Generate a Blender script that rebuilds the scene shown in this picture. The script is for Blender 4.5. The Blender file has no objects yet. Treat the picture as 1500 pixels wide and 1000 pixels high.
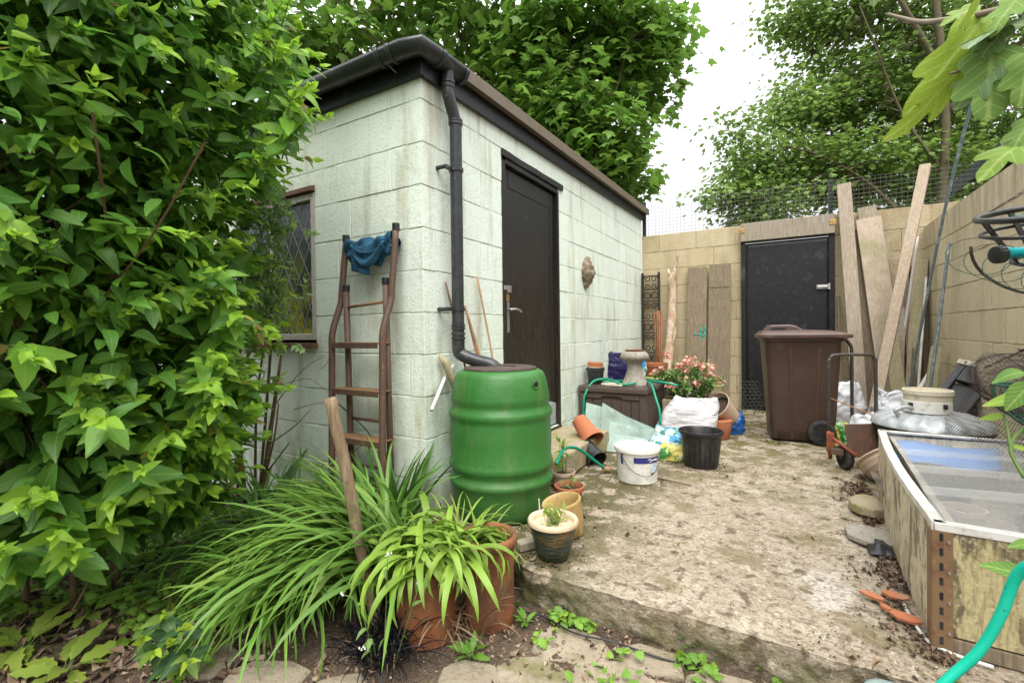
import bpy, math, random, mathutils
import numpy as np
from mathutils import Vector, Matrix, noise as mnoise
R = math.radians
rng = random.Random(7)
nr = np.random.RandomState(11)
scene = bpy.context.scene
COL = scene.collection

# ---------------------------------------------------------------- camera, sky, sun, exposure
CAM_H = 0.97
def _basis():
    yaw, pitch, roll = R(30.5), R(-0.6), R(0.7)
    f = Vector((-math.sin(yaw)*math.cos(pitch), math.cos(yaw)*math.cos(pitch), math.sin(pitch)))
    r0 = Vector((math.cos(yaw), math.sin(yaw), 0)); u0 = r0.cross(f)
    r = r0*math.cos(roll) - u0*math.sin(roll); u = u0*math.cos(roll) + r0*math.sin(roll)
    return f, r, u
F_, R_, U_ = _basis()
cd = bpy.data.cameras.new('camera'); cam = bpy.data.objects.new('camera', cd); COL.objects.link(cam)
cam.matrix_world = Matrix(((R_.x, U_.x, -F_.x, 0), (R_.y, U_.y, -F_.y, 0), (R_.z, U_.z, -F_.z, CAM_H), (0, 0, 0, 1)))
cd.sensor_width = 36; cd.lens = 680/1500*36; cd.shift_y = -9/1500; cd.clip_start = .05; cd.clip_end = 500
scene.camera = cam

w = bpy.data.worlds.new('World'); scene.world = w; w.use_nodes = True
nt = w.node_tree; nt.nodes.clear()
SUN_EL, SUN_AZ = R(56), R(150)      # azimuth the light comes from, clockwise from +Y
sky = nt.nodes.new('ShaderNodeTexSky'); sky.sky_type = 'NISHITA'; sky.sun_disc = False
sky.sun_elevation = SUN_EL; sky.sun_rotation = SUN_AZ
hs = nt.nodes.new('ShaderNodeHueSaturation'); hs.inputs['Saturation'].default_value = .12
# the even cloud layer over the clear sky
tcn = nt.nodes.new('ShaderNodeTexCoord'); cn = nt.nodes.new('ShaderNodeTexNoise'); cn.inputs['Scale'].default_value = 1.6; cn.inputs['Detail'].default_value = 5
mpn = nt.nodes.new('ShaderNodeMapping'); mpn.inputs['Scale'].default_value = (1, 1, 2.5)
cr = nt.nodes.new('ShaderNodeValToRGB'); cr.color_ramp.elements[0].color = (12.6, 13.1, 13.9, 1); cr.color_ramp.elements[1].color = (17.2, 17.4, 17.8, 1)
cr.color_ramp.elements[0].position = .35; cr.color_ramp.elements[1].position = .65
mx = nt.nodes.new('ShaderNodeMix'); mx.data_type = 'RGBA'; mx.inputs['Factor'].default_value = .94
gs = nt.nodes.new('ShaderNodeSeparateXYZ'); gr_ = nt.nodes.new('ShaderNodeMapRange')      # overcast sky: three times brighter overhead than at the horizon
gr_.inputs[1].default_value = 0; gr_.inputs[2].default_value = 1; gr_.inputs[3].default_value = .28; gr_.inputs[4].default_value = 1.40
sq = nt.nodes.new('ShaderNodeMath'); sq.operation = 'POWER'; sq.inputs[1].default_value = 1.8; sq.use_clamp = True
gm = nt.nodes.new('ShaderNodeVectorMath'); gm.operation = 'SCALE'
bg = nt.nodes.new('ShaderNodeBackground'); bg.inputs['Strength'].default_value = .078
out = nt.nodes.new('ShaderNodeOutputWorld')
nt.links.new(sky.outputs[0], hs.inputs['Color']); nt.links.new(hs.outputs[0], mx.inputs['A'])
nt.links.new(tcn.outputs['Generated'], mpn.inputs[0]); nt.links.new(mpn.outputs[0], cn.inputs['Vector'])
nt.links.new(cn.outputs['Fac'], cr.inputs[0]); nt.links.new(cr.outputs[0], gm.inputs[0])
nt.links.new(tcn.outputs['Generated'], gs.inputs[0]); nt.links.new(gs.outputs[2], sq.inputs[0]); nt.links.new(sq.outputs[0], gr_.inputs[0]); nt.links.new(gr_.outputs[0], gm.inputs['Scale']); nt.links.new(gm.outputs[0], mx.inputs['B'])
nt.links.new(mx.outputs['Result'], bg.inputs[0]); nt.links.new(bg.outputs[0], out.inputs[0])
sd = bpy.data.lights.new('sun', 'SUN'); sd.energy = 1.5; sd.angle = R(40); sd.color = (1, .96, .9)
sun = bpy.data.objects.new('sun', sd); COL.objects.link(sun)
_d = Vector((math.sin(SUN_AZ)*math.cos(SUN_EL), math.cos(SUN_AZ)*math.cos(SUN_EL), math.sin(SUN_EL)))
sun.rotation_euler = _d.to_track_quat('Z', 'Y').to_euler()
scene.view_settings.view_transform = 'Standard'; scene.view_settings.look = 'None'
scene.view_settings.exposure = 1.28; scene.view_settings.gamma = 1; scene.view_settings.use_curve_mapping = False
try:
    scene.cycles.max_bounces = 8; scene.cycles.transparent_max_bounces = 12; scene.cycles.use_denoising = True
    scene.cycles.sample_clamp_indirect = 6
except Exception: pass

# ---------------------------------------------------------------- materials
def _tex(nt, kind, scale, vec, detail=4):
    if isinstance(kind, tuple):      # a stain with a ragged outline: ('spot', x, y), radius = scale
        d = nt.nodes.new('ShaderNodeVectorMath'); d.operation = 'SUBTRACT'; d.inputs[1].default_value = (kind[1], kind[2], 0); nt.links.new(vec, d.inputs[0])
        sc_ = nt.nodes.new('ShaderNodeVectorMath'); sc_.operation = 'MULTIPLY'; sc_.inputs[1].default_value = (1/scale, .62/scale, 0); nt.links.new(d.outputs[0], sc_.inputs[0])
        l = nt.nodes.new('ShaderNodeVectorMath'); l.operation = 'LENGTH'; nt.links.new(sc_.outputs[0], l.inputs[0])
        n = nt.nodes.new('ShaderNodeTexNoise'); n.inputs['Scale'].default_value = 9; n.inputs['Detail'].default_value = 6; nt.links.new(vec, n.inputs['Vector'])
        a = nt.nodes.new('ShaderNodeMath'); a.operation = 'MULTIPLY_ADD'; a.inputs[1].default_value = 1.6; nt.links.new(n.outputs['Fac'], a.inputs[0]); nt.links.new(l.outputs['Value'], a.inputs[2]); return a.outputs[0]
    if kind == 'voro':
        n = nt.nodes.new('ShaderNodeTexVoronoi'); n.inputs['Scale'].default_value = scale; nt.links.new(vec, n.inputs['Vector']); return n.outputs['Distance']
    if kind == 'crack':
        n = nt.nodes.new('ShaderNodeTexVoronoi'); n.feature = 'DISTANCE_TO_EDGE'; n.inputs['Scale'].default_value = scale; nt.links.new(vec, n.inputs['Vector']); return n.outputs['Distance']
    if kind == 'wave':
        n = nt.nodes.new('ShaderNodeTexWave'); n.inputs['Scale'].default_value = scale; n.inputs['Distortion'].default_value = 6
        n.inputs['Detail'].default_value = 3; n.inputs['Detail Scale'].default_value = 1.5
        nt.links.new(vec, n.inputs['Vector']); return n.outputs['Fac']
    n = nt.nodes.new('ShaderNodeTexNoise'); n.inputs['Scale'].default_value = scale; n.inputs['Detail'].default_value = detail
    n.inputs['Roughness'].default_value = .62
    nt.links.new(vec, n.inputs['Vector']); return n.outputs['Fac']
def _ramp(nt, src, lo, hi):
    m = nt.nodes.new('ShaderNodeMapRange'); m.inputs[1].default_value = lo; m.inputs[2].default_value = hi
    nt.links.new(src, m.inputs[0]); return m.outputs[0]
MATS = {}
def pbr(name, col, rough=.8, layers=(), bump=(), metal=0, coord='obj', rv=0, attr=False, transl=0, spec=.5, alpha=1, trans=0, ior=1.45, coat=0, leaf=False):
    """layers: (kind, scale, lo, hi, colour, amount[, stretch[, height band (z0, z1)]])"""
    m = bpy.data.materials.new(name); m.use_nodes = True; nt = m.node_tree; b = nt.nodes['Principled BSDF']
    geo = nt.nodes.new('ShaderNodeNewGeometry'); tc = nt.nodes.new('ShaderNodeTexCoord'); oi = nt.nodes.new('ShaderNodeObjectInfo')
    base = geo.outputs['Position'] if coord == 'pos' else tc.outputs['Object']
    if coord == 'obj':        # shift the pattern from object to object
        ad = nt.nodes.new('ShaderNodeVectorMath'); ad.operation = 'MULTIPLY_ADD'
        cmb = nt.nodes.new('ShaderNodeCombineXYZ'); nt.links.new(oi.outputs['Random'], cmb.inputs[0]); nt.links.new(oi.outputs['Random'], cmb.inputs[2])
        ad.inputs[1].default_value = (37, 11, 53); nt.links.new(cmb.outputs[0], ad.inputs[0]); nt.links.new(base, ad.inputs[2]); base = ad.outputs[0]
    def vec(st):
        if not st: return base
        mp = nt.nodes.new('ShaderNodeMapping'); mp.inputs['Scale'].default_value = st; nt.links.new(base, mp.inputs[0]); return mp.outputs[0]
    if attr:
        an = nt.nodes.new('ShaderNodeAttribute'); an.attribute_name = 'tint'; cur = an.outputs['Color']
    else:
        rgb = nt.nodes.new('ShaderNodeRGB'); rgb.outputs[0].default_value = (*col, 1); cur = rgb.outputs[0]
    if leaf:                  # pale midrib and side veins along the leaf
        uv = nt.nodes.new('ShaderNodeUVMap'); sp = nt.nodes.new('ShaderNodeSeparateXYZ'); nt.links.new(uv.outputs[0], sp.inputs[0])
        ab = nt.nodes.new('ShaderNodeMath'); ab.operation = 'ABSOLUTE'; nt.links.new(sp.outputs[0], ab.inputs[0])
        mr = _ramp(nt, ab.outputs[0], .10, .02)
        s1 = nt.nodes.new('ShaderNodeMath'); s1.operation = 'MULTIPLY_ADD'; s1.inputs[1].default_value = -.35; nt.links.new(ab.outputs[0], s1.inputs[0]); nt.links.new(sp.outputs[1], s1.inputs[2])
        s2 = nt.nodes.new('ShaderNodeMath'); s2.operation = 'MULTIPLY'; s2.inputs[1].default_value = 8 if leaf is True else 6; nt.links.new(s1.outputs[0], s2.inputs[0])
        s3 = nt.nodes.new('ShaderNodeMath'); s3.operation = 'FRACT'; nt.links.new(s2.outputs[0], s3.inputs[0])
        s4 = nt.nodes.new('ShaderNodeMath'); s4.operation = 'COMPARE'; s4.inputs[1].default_value = .5; s4.inputs[2].default_value = .07 if leaf is True else .05; nt.links.new(s3.outputs[0], s4.inputs[0])
        s5 = nt.nodes.new('ShaderNodeMath'); s5.operation = 'MULTIPLY_ADD'; s5.inputs[1].default_value = .35 if leaf is True else .9; nt.links.new(s4.outputs[0], s5.inputs[0]); nt.links.new(mr, s5.inputs[2])
        lv = nt.nodes.new('ShaderNodeMix'); lv.data_type = 'RGBA'; lv.blend_type = 'MIX'
        lc = nt.nodes.new('ShaderNodeMix'); lc.data_type = 'RGBA'; lc.inputs['Factor'].default_value = .45; lc.inputs['B'].default_value = (.35, .5, .12, 1) if leaf is True else (.62, .72, .25, 1)
        nt.links.new(cur, lc.inputs['A']); nt.links.new(cur, lv.inputs['A']); nt.links.new(lc.outputs['Result'], lv.inputs['B']); 
        s6 = nt.nodes.new('ShaderNodeMath'); s6.operation = 'MULTIPLY'; s6.inputs[1].default_value = .6 if leaf is True else .8; nt.links.new(s5.outputs[0], s6.inputs[0])
        nt.links.new(s6.outputs[0], lv.inputs['Factor']); cur = lv.outputs['Result']
    for L in layers:
        kind, sc, lo, hi, c, amt = L[:6]; st = L[6] if len(L) > 6 else None
        f = _ramp(nt, _tex(nt, kind, sc, vec(st)), lo, hi)
        if len(L) > 7:
            z0, z1 = L[7][:2]; ax = L[7][2] if len(L[7]) > 2 else 'Z'
            sp = nt.nodes.new('ShaderNodeSeparateXYZ'); nt.links.new(geo.outputs['Position'], sp.inputs[0])
            zz = _ramp(nt, sp.outputs['XYZ'.index(ax)], z0, z1); mu = nt.nodes.new('ShaderNodeMath'); mu.operation = 'MULTIPLY'
            nt.links.new(f, mu.inputs[0]); nt.links.new(zz, mu.inputs[1]); f = mu.outputs[0]
        mu = nt.nodes.new('ShaderNodeMath'); mu.operation = 'MULTIPLY'; mu.inputs[1].default_value = amt; nt.links.new(f, mu.inputs[0])
        mi = nt.nodes.new('ShaderNodeMix'); mi.data_type = 'RGBA'; mi.inputs['B'].default_value = (*c, 1)
        nt.links.new(mu.outputs[0], mi.inputs['Factor']); nt.links.new(cur, mi.inputs['A']); cur = mi.outputs['Result']
    if rv:
        h = nt.nodes.new('ShaderNodeHueSaturation'); v = nt.nodes.new('ShaderNodeMapRange'); v.inputs[3].default_value = 1-rv; v.inputs[4].default_value = 1+rv
        nt.links.new(oi.outputs['Random'], v.inputs[0]); nt.links.new(v.outputs[0], h.inputs['Value']); nt.links.new(cur, h.inputs['Color']); cur = h.outputs[0]
    nt.links.new(cur, b.inputs['Base Color'])
    b.inputs['Roughness'].default_value = rough; b.inputs['Metallic'].default_value = metal
    b.inputs['Specular IOR Level'].default_value = spec; b.inputs['IOR'].default_value = ior
    b.inputs['Transmission Weight'].default_value = trans; b.inputs['Alpha'].default_value = alpha; b.inputs['Coat Weight'].default_value = coat
    prev = None
    for L in bump:
        kind, sc, dist = L[:3]; st = L[3] if len(L) > 3 else None
        bn = nt.nodes.new('ShaderNodeBump'); bn.inputs['Distance'].default_value = dist; bn.inputs['Strength'].default_value = 1
        nt.links.new(_tex(nt, kind, sc, vec(st)), bn.inputs['Height'])
        if prev: nt.links.new(prev, bn.inputs['Normal'])
        prev = bn.outputs[0]
    if prev: nt.links.new(prev, b.inputs['Normal'])
    if transl:
        o = nt.nodes['Material Output']; t = nt.nodes.new('ShaderNodeBsdfTranslucent'); ms = nt.nodes.new('ShaderNodeMixShader'); ms.inputs[0].default_value = transl
        nt.links.new(cur, t.inputs[0]); nt.links.new(b.outputs[0], ms.inputs[1]); nt.links.new(t.outputs[0], ms.inputs[2]); nt.links.new(ms.outputs[0], o.inputs[0])
    MATS[name] = m; return m

V8 = (8, 8, .55)      # long vertical streaks
mint = pbr('mint_painted_block', (.715, .79, .69), .75, [
    ('noise', 1.4, .45, .75, (.60, .62, .47), .6, (1.6, 1.6, .5)), ('noise', 3.2, .54, .72, (.36, .33, .19), .6, (2.2, 2.2, .35)),
    ('noise', 5, .42, .62, (.30, .34, .17), .75, (1.5, 1.5, .6), (.75, .0)), ('noise', 6, .55, .72, (.46, .42, .28), .35, (2.5, 2.5, .25), (1.3, 2.3)), ('noise', 60, .60, .70, (.46, .49, .38), .55), ('voro', 60, .17, .11, (.16, .15, .10), .85)],
    [('noise', 90, .0009), ('noise', 5, .003), ('voro', 60, .001)], coord='pos', rv=.03)
mintm = pbr('mint_painted_mortar', (.64, .69, .60), .8, [('noise', 9, .45, .62, (.30, .30, .18), .6), ('noise', 3, .5, .7, (.2, .2, .1), .5, None, (.4, 0))], [('noise', 80, .002)], coord='pos')
tan = pbr('tan_concrete_block', (.47, .385, .24), .9, [
    ('noise', 1.7, .42, .7, (.56, .49, .32), .7), ('noise', 4, .5, .72, (.33, .25, .12), .6, (1.5, 1.5, .5)), ('noise', 3, .4, .65, (.24, .18, .08), .55, None, (1.7, 2.3)),
    ('noise', 70, .57, .68, (.27, .20, .10), .7), ('noise', 110, .62, .7, (.66, .58, .42), .5), ('voro', 60, .16, .10, (.13, .10, .05), .7)],
    [('noise', 50, .005), ('noise', 170, .002)], coord='pos', rv=.06)
tan2 = pbr('pale_tan_concrete_block', (.56, .47, .305), .9, [
    ('noise', 1.7, .42, .7, (.58, .51, .38), .6), ('noise', 5, .47, .66, (.13, .10, .07), .72, (2.6, 2.6, .3), (1.45, 2.05)),
    ('noise', 4, .5, .7, (.36, .29, .17), .5, (1.5, 1.5, .5)), ('noise', 70, .57, .68, (.30, .24, .15), .6), ('voro', 60, .16, .10, (.15, .12, .08), .6)],
    [('noise', 50, .005), ('noise', 170, .002)], coord='pos', rv=.05)
tanm = pbr('tan_mortar', (.42, .35, .21), .95, [('noise', 12, .45, .65, (.13, .10, .06), .8)], [('noise', 90, .003)], coord='pos')
concrete = pbr('weathered_concrete', (.30, .24, .17), .9, [
    ('noise', 2.2, .42, .64, (.43, .365, .275), .8), ('noise', 7, .52, .68, (.20, .15, .10), .6), ('noise', 30, .49, .62, (.50, .43, .33), .55),
    (('spot', .13, 2.06), .14, 1.75, 1.2, (.55, .51, .45), .6), ('noise', 60, .52, .60, (.15, .11, .07), .7, (.75, 1, 1)), ('noise', 15, .56, .66, (.20, .15, .095), .6), ('noise', 150, .55, .66, (.13, .095, .06), .6), ('noise', 80, .56, .66, (.58, .52, .43), .6), ('noise', 10, .585, .64, (.11, .08, .05), .85), ('noise', 20, .60, .65, (.10, .075, .045), .7),
    ('noise', 3.1, .565, .62, (.14, .11, .045), .6), ('noise', 7, .47, .54, (.10, .088, .022), .9, None, (2.6, 4.4, 'Y')), ('noise', 7, .42, .50, (.075, .068, .02), .9, None, (-.5, -.85, 'X')), ('noise', 9, .4, .6, (.13, .125, .05), .75, None, (-.02, -.06))],
    [('noise', 5, .02), ('noise', 30, .009), ('noise', 110, .005)], coord='pos')
soil = pbr('dark_garden_soil', (.10, .07, .045), .95, [
    ('noise', 5, .45, .7, (.17, .12, .075), .8), ('noise', 45, .55, .66, (.24, .17, .11), .7), ('noise', 90, .60, .7, (.32, .25, .17), .6), ('noise', 3, .55, .7, (.07, .08, .02), .5)],
    [('noise', 20, .03), ('noise', 80, .012)], coord='pos')
flag = pbr('worn_paving_stone', (.27, .22, .155), .9, [('noise', 7, .45, .65, (.34, .285, .21), .7), ('noise', 12, .55, .68, (.15, .11, .07), .7), ('noise', 60, .58, .68, (.18, .14, .09), .6),
    ('noise', 4, .56, .66, (.12, .12, .03), .7)], [('noise', 25, .01), ('noise', 90, .005)], rv=.12)
blackpaint = pbr('black_gloss_paint', (.008, .008, .009), .42, [('noise', 30, .58, .7, (.06, .06, .06), .5), ('noise', 4, .6, .75, (.14, .14, .13), .3)], [('noise', 6, .004), ('noise', 60, .0008)])
doorblack = pbr('worn_black_door_paint', (.013, .012, .012), .4, [
    ('noise', 30, .42, .62, (.05, .037, .018), .8, (3, 3, .35), (1.7, .9)), ('noise', 5, .62, .8, (.16, .16, .15), .35, (1, 1, 2), (1.2, 2.1)), ('noise', 140, .6, .72, (.12, .09, .05), .5)],
    [('noise', 40, .0015, (3, 3, .3))], coord='pos')
plastic_black = pbr('black_plastic', (.016, .016, .017), .38, [('noise', 14, .5, .7, (.07, .07, .06), .5), ('noise', 90, .6, .7, (.16, .14, .11), .4)], [('noise', 40, .0006)])
pvcgrey = pbr('dark_grey_rainwater_plastic', (.028, .030, .031), .30, [('noise', 9, .52, .75, (.09, .095, .09), .55), ('noise', 60, .62, .7, (.2, .2, .17), .4)], [('noise', 20, .0008)])
brownedge = pbr('brown_roof_edge_metal', (.155, .122, .08), .5, [('noise', 9, .5, .7, (.10, .075, .05), .6)], [('noise', 20, .001)], coord='pos')
feltm = pbr('roofing_felt', (.10, .10, .085), .95, [('noise', 6, .5, .7, (.08, .10, .04), .6)], [('noise', 60, .004)], coord='pos')
barrelg = pbr('green_barrel_plastic', (.030, .142, .024), .45, [('noise', 8, .55, .72, (.12, .17, .06), .5, (1, 1, .3)), ('noise', 3, .5, .7, (.09, .12, .05), .55, None, (.5, .0)), ('noise', 6, .5, .75, (.07, .21, .05), .4), ('noise', 120, .62, .7, (.25, .35, .2), .35), ('noise', 5, .5, .7, (.05, .13, .03), .5, None, (.22, 0))], [('noise', 4, .006), ('noise', 90, .0006)])
terra = pbr('terracotta', (.36, .13, .055), .85, [('noise', 5, .48, .68, (.20, .085, .045), .75), ('noise', 9, .56, .7, (.30, .24, .18), .55), ('noise', 45, .6, .7, (.12, .06, .03), .5)], [('noise', 50, .002)])
terralight = pbr('orange_terracotta', (.42, .14, .06), .85, [('noise', 8, .5, .7, (.42, .26, .17), .6), ('noise', 30, .6, .7, (.2, .1, .06), .4)], [('noise', 60, .0015)])
terradark = pbr('brown_rough_terracotta', (.24, .088, .032), .8, [('noise', 6, .45, .64, (.10, .045, .025), .85), ('noise', 14, .57, .68, (.17, .14, .07), .6), ('noise', 120, .62, .70, (.38, .2, .11), .35)], [('noise', 60, .003)])
rust = pbr('rusty_brown_steel', (.10, .060, .042), .55, [('noise', 18, .52, .68, (.17, .075, .04), .6), ('noise', 60, .62, .7, (.42, .15, .03), .7), ('noise', 8, .55, .7, (.07, .04, .03), .6)], [('noise', 80, .001)])
rustgold = pbr('rusty_tread', (.22, .12, .055), .7, [('noise', 25, .5, .66, (.36, .20, .08), .7), ('noise', 60, .6, .7, (.08, .04, .03), .6)], [('noise', 80, .0015)])
def woodmat(name, a, b, c, green=0):
    return pbr(name, a, .85, [('noise', 6, .42, .66, b, .85, (14, 14, .8)), ('noise', 14, .52, .68, c, .7, (16, 16, .7)), ('noise', 2.5, .52, .7, (.16, .19, .04), green), ('voro', 7, .10, .06, (.07, .045, .025), .6, (3, 3, 1.4))],
               [('noise', 12, .003, (18, 18, .7)), ('noise', 60, .0008)], rv=.1)
woodgrey = woodmat('weathered_grey_timber', (.30, .25, .19), (.42, .36, .28), (.14, .11, .08), .25)
woodpink = woodmat('sawn_pale_timber', (.42, .325, .23), (.56, .46, .35), (.25, .175, .11), .1)
wooddark = woodmat('old_brown_timber', (.19, .145, .095), (.28, .22, .15), (.08, .055, .035), .35)
woodgreen = woodmat('algae_covered_timber', (.35, .31, .18), (.45, .40, .26), (.2, .15, .09), .6)
bark = pbr('peeling_bark', (.42, .29, .19), .85, [('noise', 14, .46, .6, (.60, .50, .38), .9, (1, 1, .4)), ('noise', 30, .55, .66, (.17, .10, .06), .7)], [('noise', 30, .008)])
treebark = pbr('green_brown_tree_bark', (.10, .085, .045), .9, [('noise', 12, .5, .68, (.15, .13, .07), .7)], [('noise', 25, .01)])
denim = pbr('blue_denim', (.018, .085, .16), .9, [('noise', 40, .48, .66, (.045, .16, .26), .6), ('wave', 90, .3, .7, (.01, .05, .10), .45)], [('noise', 160, .002)])
brownplastic = pbr('brown_bin_plastic', (.055, .032, .023), .38, [('noise', 4, .5, .7, (.08, .042, .03), .6), ('noise', 30, .62, .72, (.16, .11, .09), .4)], [('noise', 3, .005), ('noise', 120, .0005)])
binlid = pbr('faded_bin_lid_plastic', (.092, .058, .048), .4, [('noise', 5, .5, .7, (.15, .085, .07), .6)], [('noise', 90, .0006)])
boxbrown = pbr('brown_storage_box_plastic', (.075, .052, .042), .6, [('noise', 14, .5, .68, (.11, .085, .065), .7, (1, 1, .3)), ('noise', 50, .6, .7, (.16, .13, .07), .5)], [('noise', 60, .0015)])
whitep = pbr('dirty_white_plastic', (.76, .74, .68), .45, [('noise', 18, .56, .68, (.30, .26, .19), .6), ('noise', 60, .62, .7, (.14, .11, .08), .7), ('noise', 7, .45, .65, (.30, .30, .20), .6, None, (.09, 0))], [('noise', 60, .0006)])
whiteclean = pbr('white_upvc', (.66, .65, .61), .4, [('noise', 9, .50, .66, (.42, .38, .30), .65), ('noise', 50, .60, .68, (.2, .17, .12), .7)], [])
bluelabel = pbr('dark_blue_label', (.025, .03, .17), .4, [('noise', 60, .62, .7, (.5, .5, .5), .4)], [])
palelabel = pbr('pale_blue_label_print', (.35, .48, .62), .5, [('noise', 50, .45, .6, (.75, .8, .85), .7)], [])
galv = pbr('galvanised_steel', (.38, .40, .40), .5, [('noise', 9, .45, .65, (.56, .58, .58), .7), ('noise', 30, .56, .68, (.22, .22, .2), .6)], [('noise', 20, .002)], metal=.35)
steel = pbr('worn_steel', (.45, .44, .42), .4, [('noise', 20, .55, .7, (.2, .17, .13), .6)], [], metal=.7)
brass = pbr('brass', (.5, .32, .12), .4, [('noise', 30, .5, .7, (.2, .12, .05), .6)], [], metal=.8)
darksteel = pbr('dark_tube_steel', (.06, .05, .045), .42, [('noise', 30, .55, .7, (.18, .12, .08), .6)], [('noise', 80, .0006)], metal=.3)
orangep = pbr('orange_painted_steel', (.26, .055, .02), .6, [('noise', 20, .46, .6, (.12, .055, .035), .85)], [('noise', 60, .001)])
rubber = pbr('rubber', (.022, .022, .022), .75, [('noise', 20, .5, .7, (.07, .06, .05), .6)], [('noise', 60, .001)])
hoseg = pbr('green_hose', (.0, .23, .13), .35, [('noise', 30, .58, .7, (.05, .16, .10), .6)], [])
hoset = pbr('turquoise_hose', (.0, .44, .28), .3, [('noise', 12, .45, .6, (.02, .50, .34), .6, (1, 1, .3)), ('noise', 70, .62, .68, (.05, .13, .09), .7), ('noise', 9, .58, .7, (.12, .28, .18), .5)], [('noise', 160, .0004)])
teal = pbr('teal_plastic', (.0, .26, .28), .35, [('noise', 30, .58, .7, (.05, .2, .2), .6)], [])
pebble = pbr('grey_aggregate_stone', (.30, .27, .22), .85, [('noise', 60, .5, .64, (.17, .14, .11), .8), ('noise', 25, .55, .7, (.42, .39, .33), .6)], [('noise', 70, .004)])
beigepot = pbr('pinkish_beige_plastic', (.46, .34, .25), .7, [('noise', 8, .5, .7, (.33, .24, .17), .7), ('noise', 40, .6, .7, (.2, .15, .1), .5)], [('noise', 50, .001)])
yellowpot = pbr('ochre_glazed_clay', (.42, .28, .11), .45, [('noise', 8, .48, .68, (.28, .20, .07), .8), ('noise', 40, .58, .7, (.12, .11, .04), .6)], [('noise', 50, .0015)])
creamrim = pbr('cream_glazed_rim', (.62, .48, .32), .5, [('noise', 12, .52, .7, (.38, .27, .17), .7)], [])
bluebag = pbr('blue_plastic_sheeting', (.01, .075, .26), .3, [('noise', 12, .52, .7, (.03, .15, .40), .6)], [('noise', 14, .02), ('crack', 9, .01)])
purplebag = pbr('dark_violet_sack_film', (.018, .014, .07), .3, [('noise', 6, .58, .7, (.05, .05, .14), .6)], [('noise', 12, .02), ('crack', 8, .01)])
pictbag = pbr('printed_compost_sack_film', (.02, .22, .42), .32, [('noise', 12, .46, .53, (.55, .7, .72), .9), ('noise', 16, .54, .57, (.02, .18, .09), .95), ('noise', 22, .57, .6, (.5, .42, .2), .8)], [('noise', 14, .02), ('crack', 9, .008)])
yellowbag = pbr('yellow_green_sack_print', (.04, .2, .05), .35, [('noise', 9, .48, .52, (.60, .52, .12), .95), ('noise', 14, .57, .6, (.7, .7, .55), .8)], [('noise', 14, .02)])
whitebag = pbr('white_plastic_sack', (.56, .56, .58), .4, [('noise', 10, .55, .7, (.5, .5, .48), .6)], [('noise', 9, .02), ('crack', 10, .008)])
whitewrap = pbr('wrinkled_white_sack', (.62, .60, .61), .45, [('noise', 30, .6, .7, (.35, .3, .24), .5, (1, 1, 4))], [('noise', 9, .012, (1, 1, 6)), ('noise', 30, .006, (1, 1, 4))])
greenglass = pbr('green_glass_sheet', (.52, .66, .58), .12, [('noise', 5, .45, .66, (.30, .38, .34), .8), ('noise', 25, .58, .68, (.75, .8, .78), .7)], [], alpha=.62, spec=.8)
glassedge = pbr('glass_edge_green', (.12, .30, .25), .2, [], [])
lidglass = pbr('clear_ribbed_polycarbonate', (.60, .60, .57), .2, [('noise', 3, .5, .7, (.45, .45, .42), .5), ('noise', 50, .6, .7, (.5, .5, .48), .5)], [('noise', 6, .003)], alpha=.36, spec=.8)
framewood = pbr('flaking_painted_board', (.60, .52, .37), .85, [('noise', 5, .48, .62, (.36, .31, .21), .7, (1, 1, .6)), ('noise', 11, .545, .60, (.15, .115, .08), .8, (1.2, 1.2, .5)), ('noise', 40, .55, .62, (.2, .15, .1), .55, (1, 1, .6)), ('noise', 6, .5, .66, (.34, .30, .09), .6, None, (.25, 0))], [('noise', 25, .006), ('noise', 80, .002)], coord='pos')
framewood2 = pbr('mildewed_yellow_board', (.46, .39, .20), .85, [('noise', 14, .50, .57, (.09, .07, .04), .88, (1.1, 1, .4)), ('noise', 40, .47, .60, (.27, .22, .11), .8, (2, 2, .4)), ('noise', 80, .55, .65, (.6, .53, .34), .6)], [('noise', 30, .004)], coord='pos')
angle = pbr('rusty_perforated_angle', (.20, .12, .06), .6, [('noise', 18, .5, .66, (.13, .06, .035), .8), ('noise', 50, .58, .7, (.36, .20, .08), .5)], [('noise', 80, .001)])
windowglass = pbr('dark_old_window_glass', (.02, .028, .026), .12, [('noise', 60, .5, .62, (.07, .09, .09), .6), ('noise', 7, .42, .52, (.28, .28, .02), .9, (1, 1, .5), (1.52, 1.15)), ('noise', 20, .50, .6, (.05, .07, .02), .8, None, (1.5, 1.2))], [('noise', 6, .002)], coord='pos')
leadm = pbr('lead_strip', (.22, .23, .22), .5)
creamframe = pbr('cream_painted_frame', (.46, .43, .37), .6, [('noise', 14, .5, .7, (.28, .22, .16), .7)], [])
brownwood = pbr('brown_stained_sill', (.13, .055, .03), .6, [('noise', 18, .5, .66, (.22, .12, .06), .7, (1, 1, 1))], [('noise', 30, .002)])
castblack = pbr('cast_black_iron', (.022, .018, .014), .6, [('noise', 20, .55, .7, (.09, .05, .03), .6)], [('noise', 60, .001)])
ornament = pbr('mossy_cast_stone', (.16, .12, .075), .85, [('noise', 25, .48, .6, (.33, .27, .19), .8), ('noise', 18, .56, .66, (.07, .055, .03), .8)], [('noise', 40, .008)])
mossconc = pbr('mossy_concrete_block', (.34, .28, .19), .9, [('noise', 9, .45, .6, (.24, .21, .06), .85), ('noise', 40, .58, .68, (.12, .09, .05), .7)], [('noise', 30, .008)])
wirem = pbr('galvanised_wire', (.10, .10, .085), .6, metal=.3)
wiredk = pbr('dark_rusty_wire', (.05, .032, .025), .6)
wiregreen = pbr('green_coated_wire', (.02, .075, .045), .45)
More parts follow.
